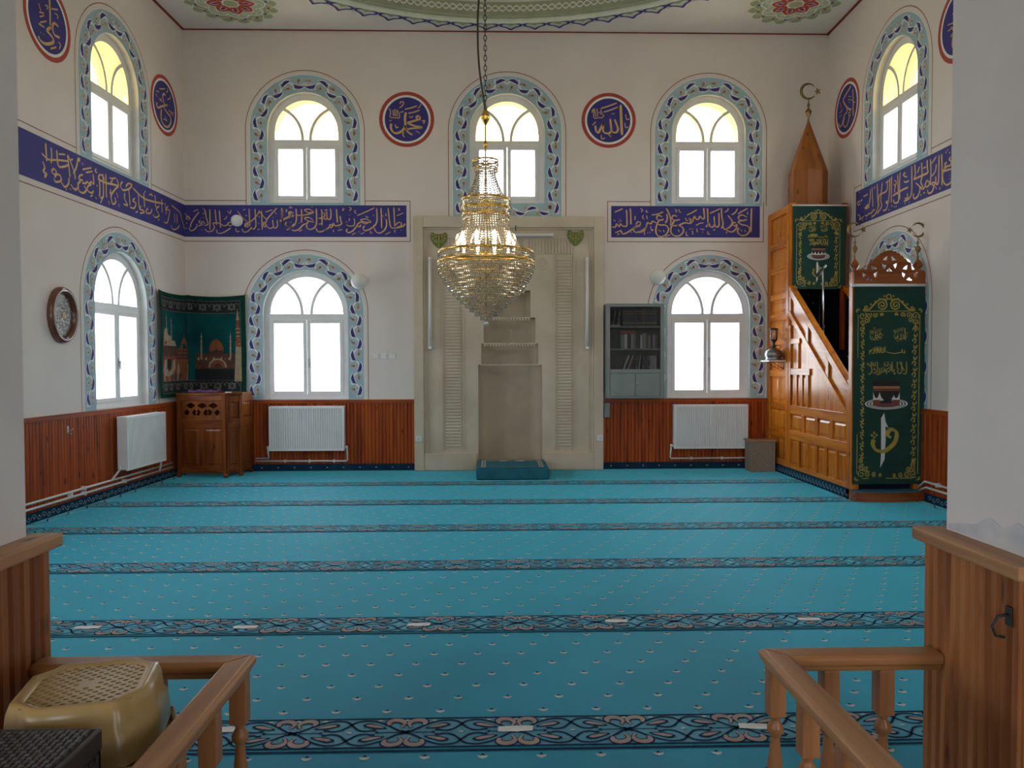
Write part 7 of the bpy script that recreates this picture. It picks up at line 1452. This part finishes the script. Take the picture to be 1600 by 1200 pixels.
def banner(name, mtx, W, H, fr, crest, al, mu, bas, taw, kb, wv, lab):
    """mtx puts (0,0) at the lower left corner; all sizes in metres"""
    t = thing(name, tuple(mtx @ Vector((W / 2, 0, 0))), lab, 'banner', 'green printed banners on the pulpit')
    b = MB(lambda p: mtx @ Vector((p[0], p[1], p[2] + 0.006 * sin(p[0] * 7 + p[1] * 1.3))))
    nx, ny = 10, 24
    b.add([(W * i / nx, H * j / ny, 0) for j in range(ny + 1) for i in range(nx + 1)], [(j * (nx + 1) + i, j * (nx + 1) + i + 1, (j + 1) * (nx + 1) + i + 1, (j + 1) * (nx + 1) + i) for j in range(ny) for i in range(nx)])
    o = b.build('banner_cloth', M['bn_green'], t, fix=False)
    def layer(nm, mats, draw):
        q = MB(b.xf); draw(q); q.build(nm, mats, t, fix=False)
    u0, u1, v0, v1 = fr; s = W / 0.79
    def frame_(q):
        z = 0.0025; w = 0.008 * s
        for x in (u0, u1): q.rect(x - w / 2, x + w / 2, v0 + 0.05, v1 - 0.04, z)
        for y in (v0, v1): q.rect(u0 + 0.06, u1 - 0.06, y - w / 2, y + w / 2, z)
        y = v0 + 0.15 * s; k = 0                     # leafy scroll up both sides
        while y < v1 - 0.15 * s:
            for x, sg in ((u0 + 0.052 * s, 1), (u1 - 0.052 * s, -1)):
                spiral(q, x, y, 0.026 * s, 0.75, 0.5 if k % 2 else 3.6, sg, 0.012 * s, z); q.poly([(x - 0.012 * s, y + 0.028 * s), (x + 0.016 * s, y + 0.036 * s), (x + 0.004 * s, y + 0.060 * s)], z)
            y += 0.062 * s; k += 1
        for cx, sx in ((u0, 1), (u1, -1)):           # corner bunches
            for cy, sy in ((v0, 1), (v1, -1)):
                for dx, dy, r in ((.05, .05, .045), (.12, .045, .034), (.05, .12, .034), (.19, .04, .028), (.045, .19, .028), (.26, .034, .02), (.10, .10, .03)):
                    spiral(q, cx + sx * dx * s, cy + sy * dy * s, r * s, 1.4, 0.8 * sx, sx * sy, 0.011 * s, z)
                for k in range(7): a = atan2(-sy, -sx) + (k - 3) * 0.45; q.poly([(cx + 0.012 * cos(a + .6), cy + 0.012 * sin(a + .6)), (cx + 0.035 * s * cos(a), cy + 0.035 * s * sin(a)), (cx + 0.012 * cos(a - .6), cy + 0.012 * sin(a - .6))], z)
        uc = (u0 + u1) / 2; h = crest - v1           # crest on top
        for sx in (-1, 1):
            spiral(q, uc + sx * 0.075 * s, v1 + 0.36 * h, 0.33 * h, 1.9, pi / 2, sx, 0.014 * s, z); spiral(q, uc + sx * 0.255 * s, v1 + 0.20 * h, 0.12 * h, 1.3, 0.0, -sx, 0.010 * s, z)
            q.ribbon([(p.x, p.y) for p in catmull([(uc + sx * 0.29 * s, v1 + 0.08 * h, 0), (uc + sx * 0.22 * s, v1 + 0.10 * h, 0), (uc + sx * 0.17 * s, v1 + 0.36 * h, 0), (uc + sx * 0.10 * s, v1 + 0.68 * h, 0), (uc + sx * 0.02 * s, v1 + 0.66 * h, 0)], 4)], 0.016 * s, z)
            for k in range(4): q.disc(uc + sx * (0.05 + 0.05 * k) * s, v1 + (0.88 - 0.16 * k) * h, 0.010 * s, z, 8)
        q.ring(uc, v1 + 0.84 * h, 0.020 * s, 0.032 * s, z, 14)
    layer('gold_frame', M['bn_gold'], frame_)
    (ax, ay, ah), (mx, my, m_h) = al, mu; k = ah / 0.55; k2 = m_h / 0.55
    layer('gold_lettering', M['bn_gold'], lambda q: ink(q, 'AL', 0.0026, lambda x, y: (ax + (x - 1.69) * k, ay + (y - 5.06) * k), ws=k * 1.15, wmax=0.05))
    layer('gold_lettering', M['bn_gold'], lambda q: ink(q, 'MU', 0.0026, lambda x, y: (mx + (x + 1.225) * k2, my + (y - 5.06) * k2), ws=k2 * 1.15, wmax=0.05))
    for lst, (x0, x1, yc, hh), X0, X1, Y0, Y1 in ((BASM, bas, 130, 800, 490, 640), (TAWH, taw, 90, 830, 790, 1030)):
        def line_(q):
            for st in lst: pen(q, [(x0 + (float(p.split(',')[0]) - X0) / (X1 - X0) * (x1 - x0), yc + hh / 2 - (float(p.split(',')[1]) - Y0) / (Y1 - Y0) * hh) for p in st.split(' ')], 0.0105 * s, 0.0026)
        layer('gold_lettering', M['bn_gold'], line_)
    kx, kt, kbm, kw, ex, ey = kb                      # cube-shaped shrine on ringed ground
    def shrine_(q):
        z = 0.0026; yc = kbm + (kt - kbm) * 0.10
        q.k = 1
        for r0, r1 in ((0.92, 1.0), (0.78, 0.86), (0.64, 0.72)): q.ring(kx, yc, ex * r0, ex * r1, z, 40, ky=ey / ex)
        hk = kt - kbm; x0, x1 = kx - kw / 2, kx + kw / 2; z += 0.001
        q.k = 0; q.poly([(x0, kbm + .03 * hk), (kx, kbm - .02 * hk), (x1, kbm + .03 * hk), (x1, kt - 0.06 * hk), (kx, kt), (x0, kt - 0.06 * hk)], z)
        z += 0.001
        q.k = 2; q.poly([(x0, kbm + .03 * hk), (kx, kbm - .02 * hk), (x1, kbm + .03 * hk), (x1, kbm + 0.26 * hk), (kx, kbm + 0.20 * hk), (x0, kbm + 0.26 * hk)], z)
        q.k = 3; q.rect(x0, x1, kbm + 0.66 * hk, kbm + 0.76 * hk, z); q.k = 2; q.rect(x0, x1, kbm + 0.58 * hk, kbm + 0.64 * hk, z)
        q.k = 1; n = 4
        for i in range(n):
            a, e = x0 + kw * i / n, x0 + kw * (i + 1) / n; m_ = (a + e) / 2; bt = kbm + (0.26 - 0.05 * (1 - abs(2 * (m_ - kx) / kw))) * hk
            q.poly([(a, bt), (e, bt), (e, bt + .30 * hk), (e - kw * .02, bt + .22 * hk), (m_ + kw * .06, bt + .10 * hk), (m_, bt + .06 * hk), (m_ - kw * .06, bt + .10 * hk), (a + kw * .02, bt + .22 * hk), (a, bt + .30 * hk)], z + .0005)
        q.k = 3
        for i in range(5): q.disc(x0 + kw * (i + .5) / 5, kbm + 0.70 * hk, 0.012 * s, z + .0006, 6)
    layer('shrine_picture', [M['bn_black'], M['bn_white'], M['bn_red'], M['bn_orange']], shrine_)
    wx, wt, wb = wv; hh = wt - wb
    layer('white_alif', M['bn_white'], lambda q: q.poly([(wx - 0.040 * hh, wt - 0.10 * hh), (wx + 0.018 * hh, wt), (wx + 0.045 * hh, wt - 0.16 * hh), (wx + 0.10 * hh, wt - 0.28 * hh), (wx + 0.045 * hh, wt - 0.24 * hh), (wx + 0.05 * hh, wt - 0.5 * hh), (wx + 0.03 * hh, wt - 0.85 * hh), (wx - 0.05 * hh, wb), (wx - 0.035 * hh, wt - 0.7 * hh)], 0.0028))
    def waw_(q):
        cx, cy, r = wx + 0.165 * hh, wt - 0.38 * hh, 0.085 * hh
        pen(q, [(cx - r * .2, cy - r * .9), (cx - r, cy - r * .1), (cx - r * .3, cy + r * .9), (cx + r * .8, cy + r * .5), (cx + r * 1.05, cy - r * .6), (cx + r * .4, cy - r * 2.2), (cx - r * 1.6, cy - r * 3.7), (cx - r * 3.4, cy - r * 3.5), (cx - r * 4.2, cy - r * 2.3), (cx - r * 4.0, cy - r * 1.2)], 0.075 * hh, 0.0032)
        for k in range(4): q.disc(cx - r * 3.9 + r * 0.5 * cos(k * pi / 2), cy - r * 0.3 + r * 0.5 * sin(k * pi / 2), r * 0.28, 0.0030, 7)
    layer('gold_waw', M['bn_gold'], waw_)
    return t
LBX, LBZ, LBY = 4.018, 0.185, PY - 0.020
t = banner('banner', frame((LBX, LBY, LBZ), (1, 0, 0)), 0.805, 2.22, (.05, .745, .065, 1.934), 2.125, (.527, 1.677, .165), (.258, 1.677, .165), (.18, .585, 1.497, .085), (.155, .605, 1.30, .145), (.378, 1.17, .87, .305, .245, .062), (.345, .80, .184), 'tall green banner hung over the front doorway of the wooden pulpit')
mB = frame((LBX, LBY, LBZ), (1, 0, 0))
b = MB(mB); b.tube([(-0.012, 2.222, 0.004), (0.82, 2.222, 0.004)], 0.017, 10); b.build('hanging_rod', M['plastic_white'], t)
for x in (-0.018, 0.818): b = MB(mB); b.box(x - 0.012, x + 0.012, 2.20, 2.243, -0.014, 0.024); b.build('rod_end', M['plastic_white'] if x < 0 else M['wains_h'], t, bevel=0.004)
UBY = MY0 - TW - 0.030
t = banner('banner', frame((MSX + 0.012, UBY, 2.545), (1, 0, 0)), 0.735, 1.125, (.051, .645, .04, .92), 1.07, (.425, .82, .115), (.268, .815, .11), (.21, .475, .72, .055), (.215, .48, .635, .09), (.352, .585, .425, .19, .155, .052), (.335, .376, .084), 'shorter green banner hung high at the top of the pulpit stairs')
b = MB(frame((MSX + 0.012, UBY, 2.545), (1, 0, 0))); b.tube([(-0.01, 1.127, 0.004), (0.745, 1.127, 0.004)], 0.010, 8); b.build('hanging_rod', M['plastic_white'], t)
